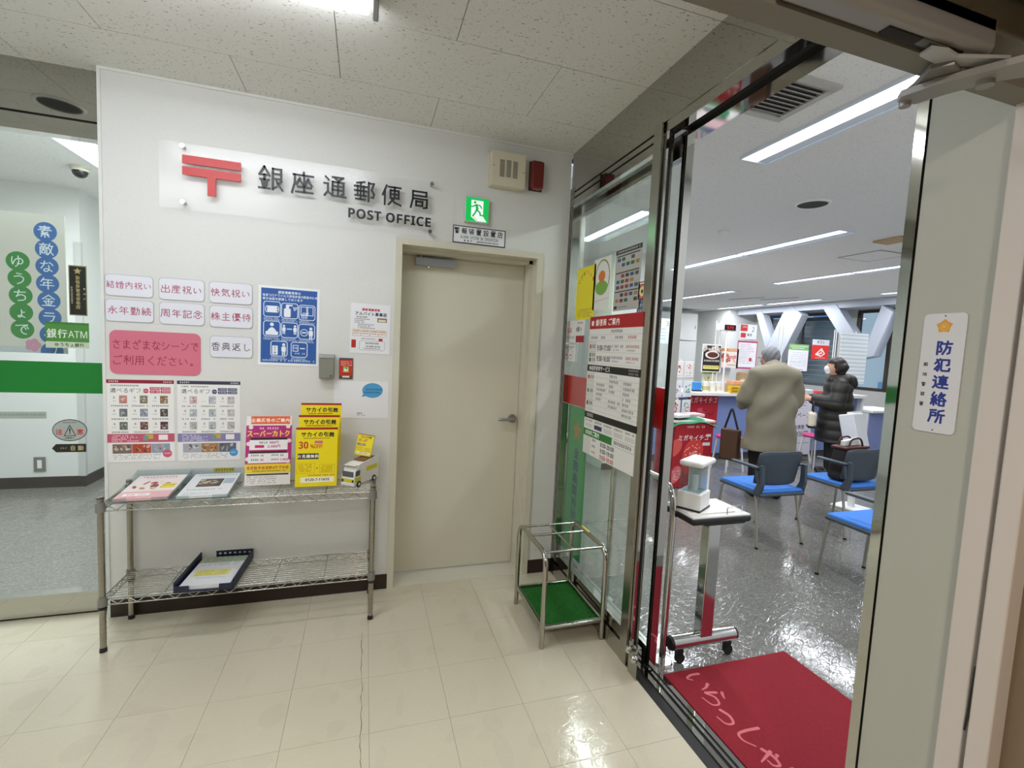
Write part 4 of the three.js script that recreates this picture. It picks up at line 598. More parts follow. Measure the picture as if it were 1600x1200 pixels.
// ---------------------------------------------------------------- wire shelf
const SH = { x0: -1.1, x1: 0.053, z0: 0.035, z1: 0.3, top: 0.682, low: 0.25 };
{
  const t = thing('wire_shelf', 'chrome two-tier wire shelf against the back wall', 'shelf', [0, 0, 0]);
  const wire = mat('#b5b4ae', 0.2, 1), post = mat('#a5a096', 0.27, 1), sleeve = mat('#8f8f8c', 0.4, 0.6);
  for (const x of [SH.x0, SH.x1]) for (const z of [SH.z0, SH.z1]) {
    const p = mesh('post', join([cyl(0.0125, 0.0125, SH.top + 0.025, 18, x, 0.018 + (SH.top + 0.007) / 2, z), ...Array.from({ length: 22 }, (_, k) => cyl(0.01285, 0.01285, 0.0016, 18, x, 0.06 + k * 0.0254, z))]), post, t);
    mesh('foot', join([cyl(0.013, 0.015, 0.02, 16, x, 0.012, z), cyl(0.008, 0.012, 0.004, 16, x, 0.002, z)]), M.blackPlastic, p);
    mesh('sleeve', cyl(0.018, 0.019, 0.042, 18, x, SH.low - 0.014, z), sleeve, p);
    mesh('sleeve_ring', cyl(0.0165, 0.0165, 0.014, 18, x, SH.low - 0.043, z), M.blackPlastic, p);
    mesh('sleeve', cyl(0.018, 0.019, 0.042, 18, x, SH.top - 0.014, z), sleeve, p);
    mesh('post_cap', cyl(0.012, 0.0135, 0.006, 18, x, SH.top + 0.028, z), M.blackPlastic, p);
  }
  for (const y of [SH.top, SH.low]) {
    const f = mesh('shelf_frame', join([[SH.x0 + 0.014, SH.z0, SH.x1 - 0.014, SH.z0], [SH.x0 + 0.014, SH.z1, SH.x1 - 0.014, SH.z1], [SH.x0, SH.z0 + 0.014, SH.x0, SH.z1 - 0.014], [SH.x1, SH.z0 + 0.014, SH.x1, SH.z1 - 0.014]].flatMap(([a, b, c, d]) => [pipe([[a, y, b], [c, y, d]], 0.0035), pipe([[a, y - 0.032, b], [c, y - 0.032, d]], 0.003)])), wire, t);
    const zig = (a, b, c, d, n) => pipe(Array.from({ length: 2 * n + 1 }, (_, k) => [a + (c - a) * k / (2 * n), y - 0.003 - (k % 2 ? 0.027 : 0), b + (d - b) * k / (2 * n)]), 0.0022, 0.003, 6);
    mesh('truss', zig(SH.x0 + 0.02, SH.z1, SH.x1 - 0.02, SH.z1, 15), wire, f); mesh('truss', zig(SH.x0 + 0.02, SH.z0, SH.x1 - 0.02, SH.z0, 15), wire, f);
    mesh('truss', zig(SH.x0, SH.z0 + 0.02, SH.x0, SH.z1 - 0.02, 4), wire, f); mesh('truss', zig(SH.x1, SH.z0 + 0.02, SH.x1, SH.z1 - 0.02, 4), wire, f);
    for (let k = 1; k < 12; k++) { const z = SH.z0 + (SH.z1 - SH.z0) * k / 12; mesh('shelf_wire', pipe([[SH.x0, y + 0.0005, z], [SH.x1, y + 0.0005, z]], 0.0021, 0, 6), wire, f); }
    for (let k = 1; k < 5; k++) { const x = SH.x0 + (SH.x1 - SH.x0) * k / 5; mesh('cross_wire', pipe([[x, y - 0.0045, SH.z0], [x, y - 0.0045, SH.z1]], 0.003, 0, 6), wire, f); }
  }
}
const TOP = SH.top + 0.003, LOW = SH.low + 0.003;
function leafletTray(label, cx, paperLabel, draw) {
  const w = 0.235, clear = phys('#eef3f4', 0.04, { transmission: 1, thickness: 0, ior: 1.45 }), t = thing('acrylic_tray', label, 'tray', [cx, TOP, 0.165], 0, 'clear leaflet trays');
  const side = (x) => extrude(poly([[-0.15, 0.004], [0.15, 0.004], [0.145, 0.02], [0.02, 0.035], [-0.15, 0.075]]), 0.002).rotateY(-Math.PI / 2).translate(x, 0, 0);   // shape x -> z
  mesh('tray_side', side(-w / 2 + 0.002), clear, t); mesh('tray_side', side(w / 2), clear, t);
  mesh('tray_base', bx(w, 0.002, 0.3, 0, 0.003, 0), clear, t); for (const s of [-1, 1]) mesh('tray_front', bx(w * 0.3, 0.022, 0.002, s * w * 0.35, 0.013, 0.149), clear, t); mesh('tray_back', bx(w, 0.07, 0.002, 0, 0.038, -0.149), clear, t);
  const p = mesh('leaflet_stack', planarUV(bx(0.205, 0.285, 0.012)), printMaterial(0.205, 0.285, draw, { res: 2000, max: 620, rough: 0.4 }), null);
  p.rotation.x = -Math.PI / 2 + 0.09; p.position.set(cx, TOP + 0.026, 0.163); p.rotation.z = 0.02; tag(p, paperLabel, 'leaflets');
}
const pageText = (x, W, H, ink = '#8a8a8a') => { for (let k = 0; k < 5; k++) smallPrint(x, W * 0.08, H * (0.86 + k * 0.024), W * 0.5, H * 0.014, ink, 0.5); };
leafletTray('clear acrylic tray holding pink leaflets on the wire shelf', -0.953, 'stack of pink and white catalogue leaflets in an acrylic tray', (x, W, H) => {
  fillR(x, '#f0e6e4', 0, 0, W, H); fillR(x, '#e8b9bb', 0, H * 0.72, W, H * 0.28); smallPrint(x, W * 0.1, H * 0.05, W * 0.7, H * 0.05, '#9c5560'); smallPrint(x, W * 0.2, H * 0.13, W * 0.6, H * 0.03, '#b9737c');
  for (let k = 0; k < 12; k++) { x.fillStyle = ['#8d4a44', '#c88d6a', '#e9ded2', '#b0443f'][k % 4]; x.beginPath(); x.ellipse(W * (0.15 + rnd() * 0.6), H * (0.3 + rnd() * 0.3), W * 0.12 * rnd() + 6, H * 0.05 * rnd() + 5, rnd() * 3, 0, 7); x.fill(); }
  fillR(x, '#ead53e', W * 0.66, H * 0.4, W * 0.28, H * 0.2); smallPrint(x, W * 0.69, H * 0.46, W * 0.2, H * 0.035, '#6d5c12'); fillR(x, '#f6f3ef', W * 0.1, H * 0.8, W * 0.5, H * 0.1); smallPrint(x, W * 0.12, H * 0.83, W * 0.4, H * 0.04, '#b3646c'); smallPrint(x, W * 0.06, H * 0.94, W * 0.3, H * 0.03, '#a03a48');
});
leafletTray('clear acrylic tray holding grey-blue leaflets on the wire shelf', -0.713, 'stack of grey-blue catalogue leaflets in an acrylic tray', (x, W, H) => {
  fillR(x, '#e3e5e6', 0, 0, W, H); smallPrint(x, W * 0.1, H * 0.06, W * 0.8, H * 0.05, '#8b97a8'); fillR(x, '#4f4338', W * 0.22, H * 0.26, W * 0.5, H * 0.36);
  for (let k = 0; k < 16; k++) { x.fillStyle = ['#b98c5a', '#d8cbb5', '#7b5a3c', '#9fb0a2'][k % 4]; x.beginPath(); x.ellipse(W * (0.28 + rnd() * 0.38), H * (0.32 + rnd() * 0.24), W * 0.1 * rnd() + 5, H * 0.04 * rnd() + 4, rnd() * 3, 0, 7); x.fill(); }
  fillR(x, '#aebccb', W * 0.74, H * 0.26, W * 0.22, H * 0.24); pageText(x, W, H); smallPrint(x, W * 0.1, H * 0.72, W * 0.7, H * 0.04, '#6c7684');
});
// flyers standing on the shelf
const flyerPink = (x, W, H) => {
  fillR(x, '#f3efec', 0, 0, W, H); fillR(x, '#e9673a', W * 0.1, H * 0.0, W * 0.86, H * 0.115); write(x, '企業広告のご案内', W * 0.53, H * 0.03, H * 0.058, '#fff3ea', { align: 0.5, weight: 0.14, squeeze: 1.05 });
  fillR(x, '#b5207a', 0, H * 0.135, W, H * 0.56); for (const [u, v] of [[0.1, 0.16], [0.92, 0.15], [0.06, 0.4], [0.95, 0.36], [0.05, 0.62], [0.94, 0.66]]) { x.fillStyle = '#f3e3da'; x.beginPath(); x.arc(W * u, H * v, W * 0.05, 0, 7); x.fill(); }
  smallPrint(x, W * 0.28, H * 0.16, W * 0.42, H * 0.035, '#fbe3ef'); write(x, 'スーパーカトク', W * 0.5, H * 0.205, H * 0.095, '#f6d24a', { align: 0.5, weight: 0.15, squeeze: 0.98 });
  fillR(x, '#1d1a1c', W * 0.1, H * 0.315, W * 0.8, H * 0.035); fillR(x, '#f4f1f0', W * 0.08, H * 0.345, W * 0.84, H * 0.145); write(x, '980円', W * 0.62, H * 0.36, H * 0.048, '#b5207a', { align: 0.5 }); smallPrint(x, W * 0.24, H * 0.37, W * 0.2, H * 0.03, '#333333'); fillR(x, '#c9276a', W * 0.2, H * 0.42, W * 0.2, H * 0.04); write(x, '2,980円', W * 0.62, H * 0.415, H * 0.05, '#b5207a', { align: 0.5 });
  fillR(x, '#1d1a1c', W * 0.1, H * 0.51, W * 0.8, H * 0.03); fillR(x, '#f4f1f0', W * 0.06, H * 0.54, W * 0.88, H * 0.14); for (const [u, v, s] of [[0.12, 0.555, '16'], [0.12, 0.62, '30'], [0.56, 0.555, '60'], [0.56, 0.62, '3,900円']]) { smallPrint(x, W * u, H * v, W * 0.16, H * 0.028, '#444444'); write(x, s, W * (u + 0.2), H * (v - 0.006), H * 0.042, '#b5207a'); }
  fillR(x, '#f3d829', 0, H * 0.695, W, H * 0.13); write(x, '初期設定手数料0円でお得', W * 0.5, H * 0.725, H * 0.048, '#c2471e', { align: 0.5, weight: 0.13, squeeze: 0.95 }); smallPrint(x, W * 0.16, H * 0.785, W * 0.7, H * 0.022, '#5d4a12');
  fillR(x, '#2c2a2b', W * 0.04, H * 0.835, W * 0.92, H * 0.022); for (let k = 0; k < 4; k++) smallPrint(x, W * 0.06, H * (0.875 + k * 0.028), W * 0.62, H * 0.016, '#7c7a79', 0.5);
};
const flyerYellow = (x, W, H) => {
  fillR(x, '#f2dd1d', 0, 0, W, H); fillR(x, '#a31f22', 0, 0, W, H * 0.035); write(x, 'サカイの引越', W * 0.52, H * 0.075, H * 0.085, '#1c1c1c', { align: 0.5, weight: 0.15, squeeze: 0.98 }); smallPrint(x, W * 0.18, H * 0.172, W * 0.62, H * 0.022, '#4a1c1c');
  write(x, '30', W * 0.06, H * 0.215, H * 0.16, '#c0282e', { squeeze: 0.9 }); write(x, '%OFF!', W * 0.34, H * 0.27, H * 0.095, '#c0282e', { squeeze: 0.68 }); fillR(x, '#d86a86', W * 0.44, H * 0.225, W * 0.2, H * 0.045, 6);
  fillR(x, '#161616', W * 0.05, H * 0.44, W * 0.5, H * 0.095); write(x, 'お見積無料', W * 0.3, H * 0.455, H * 0.065, '#f7f4e6', { align: 0.5, weight: 0.13 });
  x.strokeStyle = '#a8791f'; x.lineWidth = 2; x.strokeRect(W * 0.04, H * 0.6, W * 0.42, H * 0.17); x.strokeRect(W * 0.58, H * 0.63, W * 0.36, H * 0.14); for (let k = 0; k < 4; k++) smallPrint(x, W * 0.07, H * (0.62 + k * 0.035), W * 0.3, H * 0.02, '#8a5a1c', 0.7), smallPrint(x, W * 0.61, H * (0.65 + k * 0.03), W * 0.26, H * 0.018, '#8a5a1c', 0.7);
  write(x, '+', W * 0.49, H * 0.66, H * 0.06, '#222222'); smallPrint(x, W * 0.3, H * 0.8, W * 0.64, H * 0.02, '#a31f22');
  fillR(x, '#f6f3e2', W * 0.13, H * 0.84, W * 0.8, H * 0.09); write(x, '0120-7-11410', W * 0.53, H * 0.85, H * 0.065, '#1c1c1c', { align: 0.5, squeeze: 0.95 });
};
{
  const a = on(383, 700, 2, 0.15), b = on(457, 700, 2, 0.15), w = b.x - a.x - 0.01, cx = (a.x + b.x) / 2, h = 0.345;
  const t = thing('leaflet_stand', 'clear acrylic stand holding the pink and orange flyer', 'leaflet stand', [cx, TOP, 0.2]); t.rotation.y = 0.02;
  mesh('stand_back', bx(w + 0.012, h, 0.003, 0, h / 2 + 0.018, 0).rotateX(-0.17), M.acrylic, t);
  mesh('stand_lip', join([bx(w + 0.012, 0.12, 0.002, 0, 0.078, 0.026).rotateX(-0.17), bx(w + 0.012, 0.003, 0.03, 0, 0.018, 0.012).rotateX(-0.17), bx(0.002, 0.12, 0.026, w / 2 + 0.006, 0.078, 0.013).rotateX(-0.17), bx(0.002, 0.12, 0.026, -w / 2 - 0.006, 0.078, 0.013).rotateX(-0.17)]), M.acrylic, t);
  mesh('stand_foot', join([bx(w - 0.02, 0.003, 0.1, 0, 0.002, -0.03), bx(w - 0.02, 0.02, 0.003, 0, 0.012, 0.018)]), M.acrylic, t);
  const f = sheet('flyer', 'pink and orange flyer standing in the acrylic stand', 'flyer', V(cx, TOP + 0.02 + h / 2, 0.158), w, h, 0.02, flyerPink, { depth: 0.008, tilt: -0.17, res: 2000, max: 700, rough: 0.4 });
}
{
  const a = on(462, 715, 2, 0.15), b = on(527, 715, 2, 0.15), w = 0.198, cx = (a.x + b.x) / 2 + 0.005;
  const t = thing('tiered_rack', 'clear tiered rack holding three rows of yellow flyers', 'leaflet rack', [cx, TOP, 0.16]);
  for (let k = 0; k < 3; k++) mesh('rack_tier', join([bx(w + 0.012, 0.1, 0.002, 0, 0.06 + k * 0.058, 0.062 - k * 0.04).rotateX(-0.12), bx(w + 0.012, 0.003, 0.024, 0, 0.011 + k * 0.058, 0.052 - k * 0.04).rotateX(-0.12)]), M.acrylic, t);
  for (const s of [-1, 1]) mesh('rack_side', bx(0.002, 0.12, 0.11, s * (w / 2 + 0.006), 0.065, 0), M.acrylic, t);
  for (let k = 0; k < 3; k++) sheet('flyer', ['yellow removal flyers at the front of the tiered rack', 'yellow removal flyers in the middle of the tiered rack', 'yellow removal flyers at the back of the tiered rack'][k], 'flyer', V(cx + k * 0.006, TOP + 0.165 + k * 0.058, 0.205 - k * 0.04), w, 0.3, 0, flyerYellow, { depth: 0.007, tilt: -0.12, res: 2000, max: 600, rough: 0.35, group: 'yellow flyers in the tiered rack' });
}
{
  const t = thing('paper_truck', 'white paper model removal truck used as a flyer holder', 'paper truck', [-0.012, TOP, 0.135], -0.62); t.scale.setScalar(0.82);   // front faces local +z
  const W = 0.095, wm = mat('#ecebe6', 0.55), body = extrude(poly([[-0.13, 0.018], [0.13, 0.018], [0.13, 0.075], [0.105, 0.118], [0.075, 0.145], [0.075, 0.145], [-0.13, 0.165], [-0.13, 0.018]]), W, 0.001).rotateY(-Math.PI / 2).translate(W / 2, 0, 0);
  // open box: walls only at the rear so that the flyers drop inside
  mesh('truck_body', body, wm, t);
  mesh('cab_roof_panel', bx(W * 0.92, 0.002, 0.06, 0, 0.141, 0.09).rotateX(0.0).translate(0, 0.001, 0.0), wm, t);
  mesh('windscreen', bx(W * 0.86, 0.036, 0.002, 0, 0.089, 0.1305), mat('#55585c', 0.3), t);
  for (const s of [-1, 1]) mesh('side_window', bx(0.002, 0.034, 0.045, s * (W / 2 + 0.0008), 0.092, 0.095), mat('#55585c', 0.3), t);
  mesh('yellow_front', bx(W * 0.96, 0.022, 0.002, 0, 0.048, 0.1308), mat('#d9cf1f', 0.5), t);
  mesh('bumper', bx(W * 1.01, 0.014, 0.008, 0, 0.022, 0.129), mat('#e5e5e0', 0.5), t);
  mesh('headlight', bx(0.012, 0.016, 0.003, W * 0.4, 0.046, 0.1315), mat('#2a2a2a', 0.4), t); mesh('headlight', bx(0.012, 0.016, 0.003, -W * 0.4, 0.046, 0.1315), mat('#2a2a2a', 0.4), t);
  mesh('side_panel', join([bx(0.001, 0.03, 0.12, W / 2 + 0.001, 0.1, -0.055)]), mat('#ddd22a', 0.5), t);
  mesh('side_stripe', bx(0.001, 0.03, 0.06, W / 2 + 0.0008, 0.05, 0.095), mat('#d9cf1f', 0.5), t);
  for (const [z, s] of [[0.085, 1], [-0.08, 1], [0.085, -1], [-0.08, -1]]) { const wh = mesh('wheel', new THREE.CylinderGeometry(0.02, 0.02, 0.006, 20).rotateZ(Math.PI / 2).translate(s * (W / 2 + 0.002), 0.02, z), M.blackPlastic, t); mesh('hub', new THREE.CylinderGeometry(0.01, 0.01, 0.007, 16).rotateZ(Math.PI / 2).translate(s * (W / 2 + 0.0025), 0.02, z), wm, wh); }
  mesh('opening', bx(W * 0.86, 0.002, 0.12, 0, 0.159, -0.045).rotateX(0.085).translate(0, 0.0, 0), mat('#8a5f36', 0.6), t);
  const f = sheet('flyer', 'small yellow flyers sticking out of the paper truck', 'flyer', V(0.008, TOP + 0.198, 0.095), 0.088, 0.115, -0.3, flyerYellow, { depth: 0.012, tilt: -0.25, res: 3000, max: 300, roll: -0.12 });
}
{
  const t = thing('letter_tray', 'navy blue perforated letter tray on the lower shelf', 'tray', [-0.688, LOW, 0.165], -0.05);
  const nav = mat('#1d2440', 0.5), w = 0.245, d = 0.33;
  mesh('tray_base', bx(w, 0.004, d, 0, 0.003, 0), nav, t);
  mesh('tray_side', bx(0.005, 0.05, d, -w / 2, 0.026, 0), nav, t); mesh('tray_side', bx(0.005, 0.05, d, w / 2, 0.026, 0), nav, t);
  mesh('tray_back', join([bx(w, 0.01, 0.005, 0, 0.006, -d / 2), bx(w, 0.012, 0.005, 0, 0.026, -d / 2), bx(w, 0.01, 0.005, 0, 0.047, -d / 2), ...Array.from({ length: 11 }, (_, k) => bx(0.012, 0.05, 0.005, -w / 2 + 0.006 + k * (w - 0.012) / 10, 0.026, -d / 2))]), nav, t);
  for (const s of [-1, 1]) mesh('tray_front', bx(0.06, 0.03, 0.005, s * (w / 2 - 0.03), 0.016, d / 2), nav, t);
  const p = mesh('form_stack', planarUV(bx(0.212, 0.298, 0.02)), printMaterial(0.212, 0.298, (x, W, H) => {
    fillR(x, '#e6e7ea', 0, 0, W, H); fillR(x, '#a9b59c', 0, 0, W, H * 0.22); for (let k = 0; k < 5; k++) smallPrint(x, W * 0.1, H * (0.06 + k * 0.06), W * 0.8, H * 0.03, '#6c7d72', 0.6); fillR(x, '#e7dd79', W * 0.1, H * 0.5, W * 0.72, H * 0.2); for (let k = 0; k < 4; k++) smallPrint(x, W * 0.14, H * (0.53 + k * 0.045), W * 0.6, H * 0.024, '#8b8a5e', 0.7); smallPrint(x, W * 0.2, H * 0.76, W * 0.6, H * 0.03, '#9ba0aa'); fillR(x, '#c5ccd8', W * 0.1, H * 0.72, W * 0.6, H * 0.012);
  }, { res: 2000, max: 600 }), null);
  p.rotation.set(-Math.PI / 2, 0, -0.05); p.position.set(-0.688, LOW + 0.016, 0.168); tag(p, 'stack of forms with yellow panel in the navy tray', 'papers');
}
// ---------------------------------------------------------------- umbrella stand
{
  const t = thing('umbrella_stand', 'stainless tube umbrella stand with green turf tray beside the glass', 'umbrella stand', [0.85, 0, 0.33]);
  const r = 0.0125, w = 0.325, d = 0.405, h = 0.47, tube = mat('#b4b2aa', 0.16, 1);
  const hoop = (x) => pipe([[x, 0, 0], [x, h, 0], [x, h, d], [x, 0, d]], r, 0.07, 14);
  mesh('side_hoop', hoop(0), tube, t); const h2 = mesh('side_hoop', hoop(w), tube, t);
  mesh('yellow_sticker', bx(0.012, 0.002, 0.09, w, h + r, d * 0.42), mat('#d6c53a', 0.5), h2);
  for (const z of [0.035, 0.16, d - 0.035]) mesh('top_bar', pipe([[0, h - 0.004, z], [w, h - 0.004, z]], 0.0065, 0, 10), tube, t);
  mesh('top_bar', pipe([[w / 2, h - 0.004, 0.035], [w / 2, h - 0.004, d - 0.035]], 0.0055, 0, 10), tube, t);
  for (const z of [0, d]) mesh('lower_rail', pipe([[0, 0.1, z], [w, 0.1, z]], 0.009, 0, 10), tube, t);
  for (const x of [0, w]) mesh('lower_rail', pipe([[x, 0.1, 0], [x, 0.1, d]], 0.009, 0, 10), tube, t);
  const tray = mesh('drip_tray', join([bx(w - 0.02, 0.004, d - 0.02, w / 2, 0.085, d / 2), bx(w - 0.02, 0.025, 0.003, w / 2, 0.096, 0.01), bx(w - 0.02, 0.025, 0.003, w / 2, 0.096, d - 0.01), bx(0.003, 0.025, d - 0.02, 0.01, 0.096, d / 2), bx(0.003, 0.025, d - 0.02, w - 0.01, 0.096, d / 2)]), M.steel, t);
  const blades = [];
  for (let i = 0; i < 5200; i++) { const x = rr(0.014, w - 0.014), z = rr(0.014, d - 0.014), a = rnd() * 6.28, l = rr(0.012, 0.02), tx = rr(-0.006, 0.006), tz = rr(-0.006, 0.006), c = Math.cos(a) * 0.0011, s = Math.sin(a) * 0.0011; blades.push(x - c, 0.088, z - s, x + c, 0.088, z + s, x + tx, 0.088 + l, z + tz); }
  const g = new THREE.BufferGeometry(); g.setAttribute('position', new THREE.Float32BufferAttribute(blades, 3)); g.computeVertexNormals();
  const grass = mesh('turf', g, mat('#2c8c22', 0.7), tray); grass.userData.kind = 'stuff'; grass.userData.label = 'green artificial turf';
  mesh('turf_backing', bx(w - 0.026, 0.006, d - 0.026, w / 2, 0.09, d / 2), mat('#14561a', 0.9), tray);
}

// ---------------------------------------------------------------- sheets on the glass front
function glassSheet(name, label, category, [x0, y0, x1, y1], draw, o = {}) {
  const gx = o.gx ?? G + 0.011, a = on(x0, y0, 0, gx), b = on(x1, y1, 0, gx);
  return sheet(name, label, category, V(gx, (a.y + b.y) / 2, (a.z + b.z) / 2), o.w ?? Math.abs(b.z - a.z), o.h ?? Math.abs(a.y - b.y), TURN_GLASS, draw, { depth: 0.0012, ...o });
}
glassSheet('info_board', 'white opening-hours board with red, black and green bars on the glass', 'notice board', [924, 495.8, 990, 745], (x, W, H) => {
  fillR(x, '#e9e8e4', 0, 0, W, H);
  const row = (y) => { x.strokeStyle = '#a9a8a4'; x.lineWidth = 1.5; x.beginPath(); x.moveTo(0, H * y); x.lineTo(W, H * y); x.stroke(); }, col = (u, y0, y1) => { x.strokeStyle = '#b4b3af'; x.lineWidth = 1.5; x.beginPath(); x.moveTo(W * u, H * y0); x.lineTo(W * u, H * y1); x.stroke(); };
  fillR(x, '#b3181f', 0, 0, W, H * 0.088); write(x, '郵便局 ご案内', W * 0.13, H * 0.02, H * 0.05, '#fbf3ee', { weight: 0.13 }); x.fillStyle = '#fbf3ee'; x.fillRect(W * 0.04, H * 0.03, W * 0.05, H * 0.035);
  smallPrint(x, W * 0.46, H * 0.098, W * 0.2, H * 0.022, '#444444'); row(0.13); for (const [u, c] of [[0.04, '#555555'], [0.26, '#555555'], [0.54, '#555555'], [0.77, '#b03030']]) smallPrint(x, W * u, H * 0.14, W * 0.14, H * 0.022, c);
  row(0.172); fillR(x, '#d9d8d2', 0, H * 0.172, W * 0.17, H * 0.16);
  write(x, '9:00-17:00', W * 0.19, H * 0.195, H * 0.052, '#222222', { squeeze: 0.78 }); write(x, '9:00-16:00', W * 0.19, H * 0.27, H * 0.052, '#222222', { squeeze: 0.78 }); row(0.25); row(0.332);
  for (const v of [0.2, 0.275]) { smallPrint(x, W * 0.48, H * v, W * 0.2, H * 0.02, '#4a5a86'); smallPrint(x, W * 0.5, H * (v + 0.028), W * 0.12, H * 0.012, '#888888'); smallPrint(x, W * 0.75, H * v, W * 0.2, H * 0.02, '#b04a4a'); smallPrint(x, W * 0.77, H * (v + 0.028), W * 0.12, H * 0.012, '#888888'); }
  const key = (y, c) => { fillR(x, c, W * 0.03, H * y, W * 0.03, H * 0.028); smallPrint(x, W * 0.08, H * y, W * 0.07, H * 0.028, '#333333'); };
  key(0.2, '#c22a22'); key(0.26, '#3a7a3a'); key(0.295, '#222222');
  fillR(x, '#191919', 0, H * 0.345, W, H * 0.048); write(x, '取扱商品・サービス', W * 0.04, H * 0.35, H * 0.036, '#efefec', { weight: 0.13, squeeze: 0.9 }); smallPrint(x, W * 0.82, H * 0.352, W * 0.15, H * 0.013, '#bbbbbb'); smallPrint(x, W * 0.82, H * 0.373, W * 0.15, H * 0.013, '#bbbbbb');
  fillR(x, '#d9d8d2', 0, H * 0.393, W * 0.17, H * 0.3);
  for (let r = 0; r < 8; r++) { row(0.43 + r * 0.034); for (let c = 0; c < 3; c++) if (rnd() < 0.75) smallPrint(x, W * (0.22 + c * 0.26), H * (0.402 + r * 0.034), W * (0.08 + rnd() * 0.14), H * 0.021, '#4d4d4d'); }
  key(0.42, '#c22a22'); key(0.52, '#3a7a3a'); key(0.61, '#222222'); for (const u of [0.44, 0.7]) col(u, 0.393, 0.69);
  fillR(x, '#191919', 0, H * 0.69, W, H * 0.045); smallPrint(x, W * 0.05, H * 0.7, W * 0.14, H * 0.026, '#efefec');
  for (let c = 0; c < 5; c++) { smallPrint(x, W * (0.03 + c * 0.2), H * 0.745, W * 0.15, H * 0.016, '#4d4d4d'); fillR(x, c === 1 ? '#3a3568' : '#d5d4d0', W * (0.03 + c * 0.2), H * 0.772, W * 0.16, H * 0.03); }
  fillR(x, '#2c7a38', 0, H * 0.815, W * 0.6, H * 0.052); write(x, 'ATMのご案内', W * 0.04, H * 0.82, H * 0.04, '#f2f6ee', { weight: 0.13, squeeze: 0.85 }); x.strokeStyle = '#2c7a38'; x.strokeRect(W * 0.6, H * 0.817, W * 0.395, H * 0.048); smallPrint(x, W * 0.63, H * 0.828, W * 0.32, H * 0.026, '#444444');
  fillR(x, '#d9d8d2', 0, H * 0.867, W * 0.17, H * 0.133); for (const [v, c] of [[0.875, '#444444'], [0.918, '#444444'], [0.96, '#b04a4a']]) smallPrint(x, W * 0.2, H * v, W * 0.08, H * 0.02, c);
  write(x, '8:00-20:00', W * 0.38, H * 0.87, H * 0.042, '#222222', { squeeze: 0.95 }); write(x, '9:00-19:00', W * 0.38, H * 0.913, H * 0.042, '#222222', { squeeze: 0.95 }); write(x, '9:00-18:00', W * 0.38, H * 0.956, H * 0.042, '#b22a2a', { squeeze: 0.95 });
}, { depth: 0.005, gx: G - 0.012, max: 1100, res: 1500 });
glassSheet('child_safety_sheet', 'yellow child safety sheet with cut corner on the glass', 'notice', [903, 421.6, 927, 497.5], (x, W, H) => {
  fillR(x, '#efdf2c', 0, 0, W, H); [...'こども110番'].forEach((ch, i) => write(x, ch, W * (0.1 + i * 0.125), H * (0.26 - Math.sin((i + 0.6) / 7 * 3.1) * 0.2), H * 0.085, i > 2 ? '#c03428' : '#3a3520', { weight: 0.12 }));
  for (let k = 0; k < 5; k++) smallPrint(x, W * 0.1, H * (0.8 + k * 0.036), W * (0.8 - 0.1 * (k % 2)), H * 0.022, '#8a7a2a', 0.7);
});
glassSheet('emblem_sheet', 'white sheet with a green ringed emblem on the glass', 'notice', [930, 407, 951, 481.5], (x, W, H) => {
  fillR(x, '#e8e8e2', 0, 0, W, H); x.strokeStyle = '#8fa06a'; x.lineWidth = W * 0.05; x.beginPath(); x.ellipse(W * 0.52, H * 0.38, W * 0.42, H * 0.33, 0, 0, 7); x.stroke(); x.fillStyle = '#7fae48'; x.beginPath(); x.ellipse(W * 0.5, H * 0.58, W * 0.36, H * 0.14, 0, 0, 7); x.fill(); x.fillStyle = '#d97a33'; x.beginPath(); x.ellipse(W * 0.5, H * 0.36, W * 0.2, H * 0.11, 0, 0, 7); x.fill(); x.strokeStyle = '#9a6a4a'; x.lineWidth = 2; x.beginPath(); x.moveTo(W * 0.1, H * 0.84); x.lineTo(W * 0.95, H * 0.8); x.stroke();
});
glassSheet('payment_sheet', 'grey payment methods sheet with small coloured logos on the glass', 'notice', [963.6, 393, 997.5, 482], (x, W, H) => {
  fillR(x, '#b9b8b4', 0, 0, W, H); fillR(x, '#3c3b3a', 0, 0, W, H * 0.075); smallPrint(x, W * 0.08, H * 0.02, W * 0.84, H * 0.035, '#e6e6e2'); const cs = ['#9a3a34', '#46423e', '#3f5a86', '#a8863a', '#5a5a58', '#7a3a4c', '#3a6a4a', '#444a6a'];
  for (const [y, n] of [[0.1, 2], [0.37, 3], [0.68, 2]]) { fillR(x, '#4a4946', W * 0.04, H * y, W * 0.9, H * 0.02); for (let r = 0; r < n; r++) for (let c = 0; c < 5; c++) if (rnd() < 0.75) fillR(x, cs[Math.floor(rnd() * 8)], W * (0.08 + c * 0.18), H * (y + 0.04 + r * 0.09), W * 0.13, H * 0.055); }
  fillR(x, '#2c2b2a', W * 0.04, H * 0.92, W * 0.12, H * 0.05); smallPrint(x, W * 0.2, H * 0.93, W * 0.4, H * 0.03, '#666666');
});
glassSheet('mobile_pay_sheet', 'small white mobile payment sheet at the left glass edge', 'notice', [888, 502, 912, 535], (x, W, H) => { fillR(x, '#e9e7e4', 0, 0, W, H); write(x, 'au', W * 0.06, H * 0.2, H * 0.4, '#d5532a', { squeeze: 0.8 }); write(x, 'd払い', W * 0.52, H * 0.26, H * 0.28, '#3a3a3a', { squeeze: 0.8, weight: 0.12 }); fillR(x, '#a3202a', W * 0.54, H * 0.7, W * 0.46, H * 0.3); smallPrint(x, W * 0.08, H * 0.72, W * 0.36, H * 0.12, '#888888'); smallPrint(x, W * 0.6, H * 0.08, W * 0.3, H * 0.1, '#a35a4a'); });
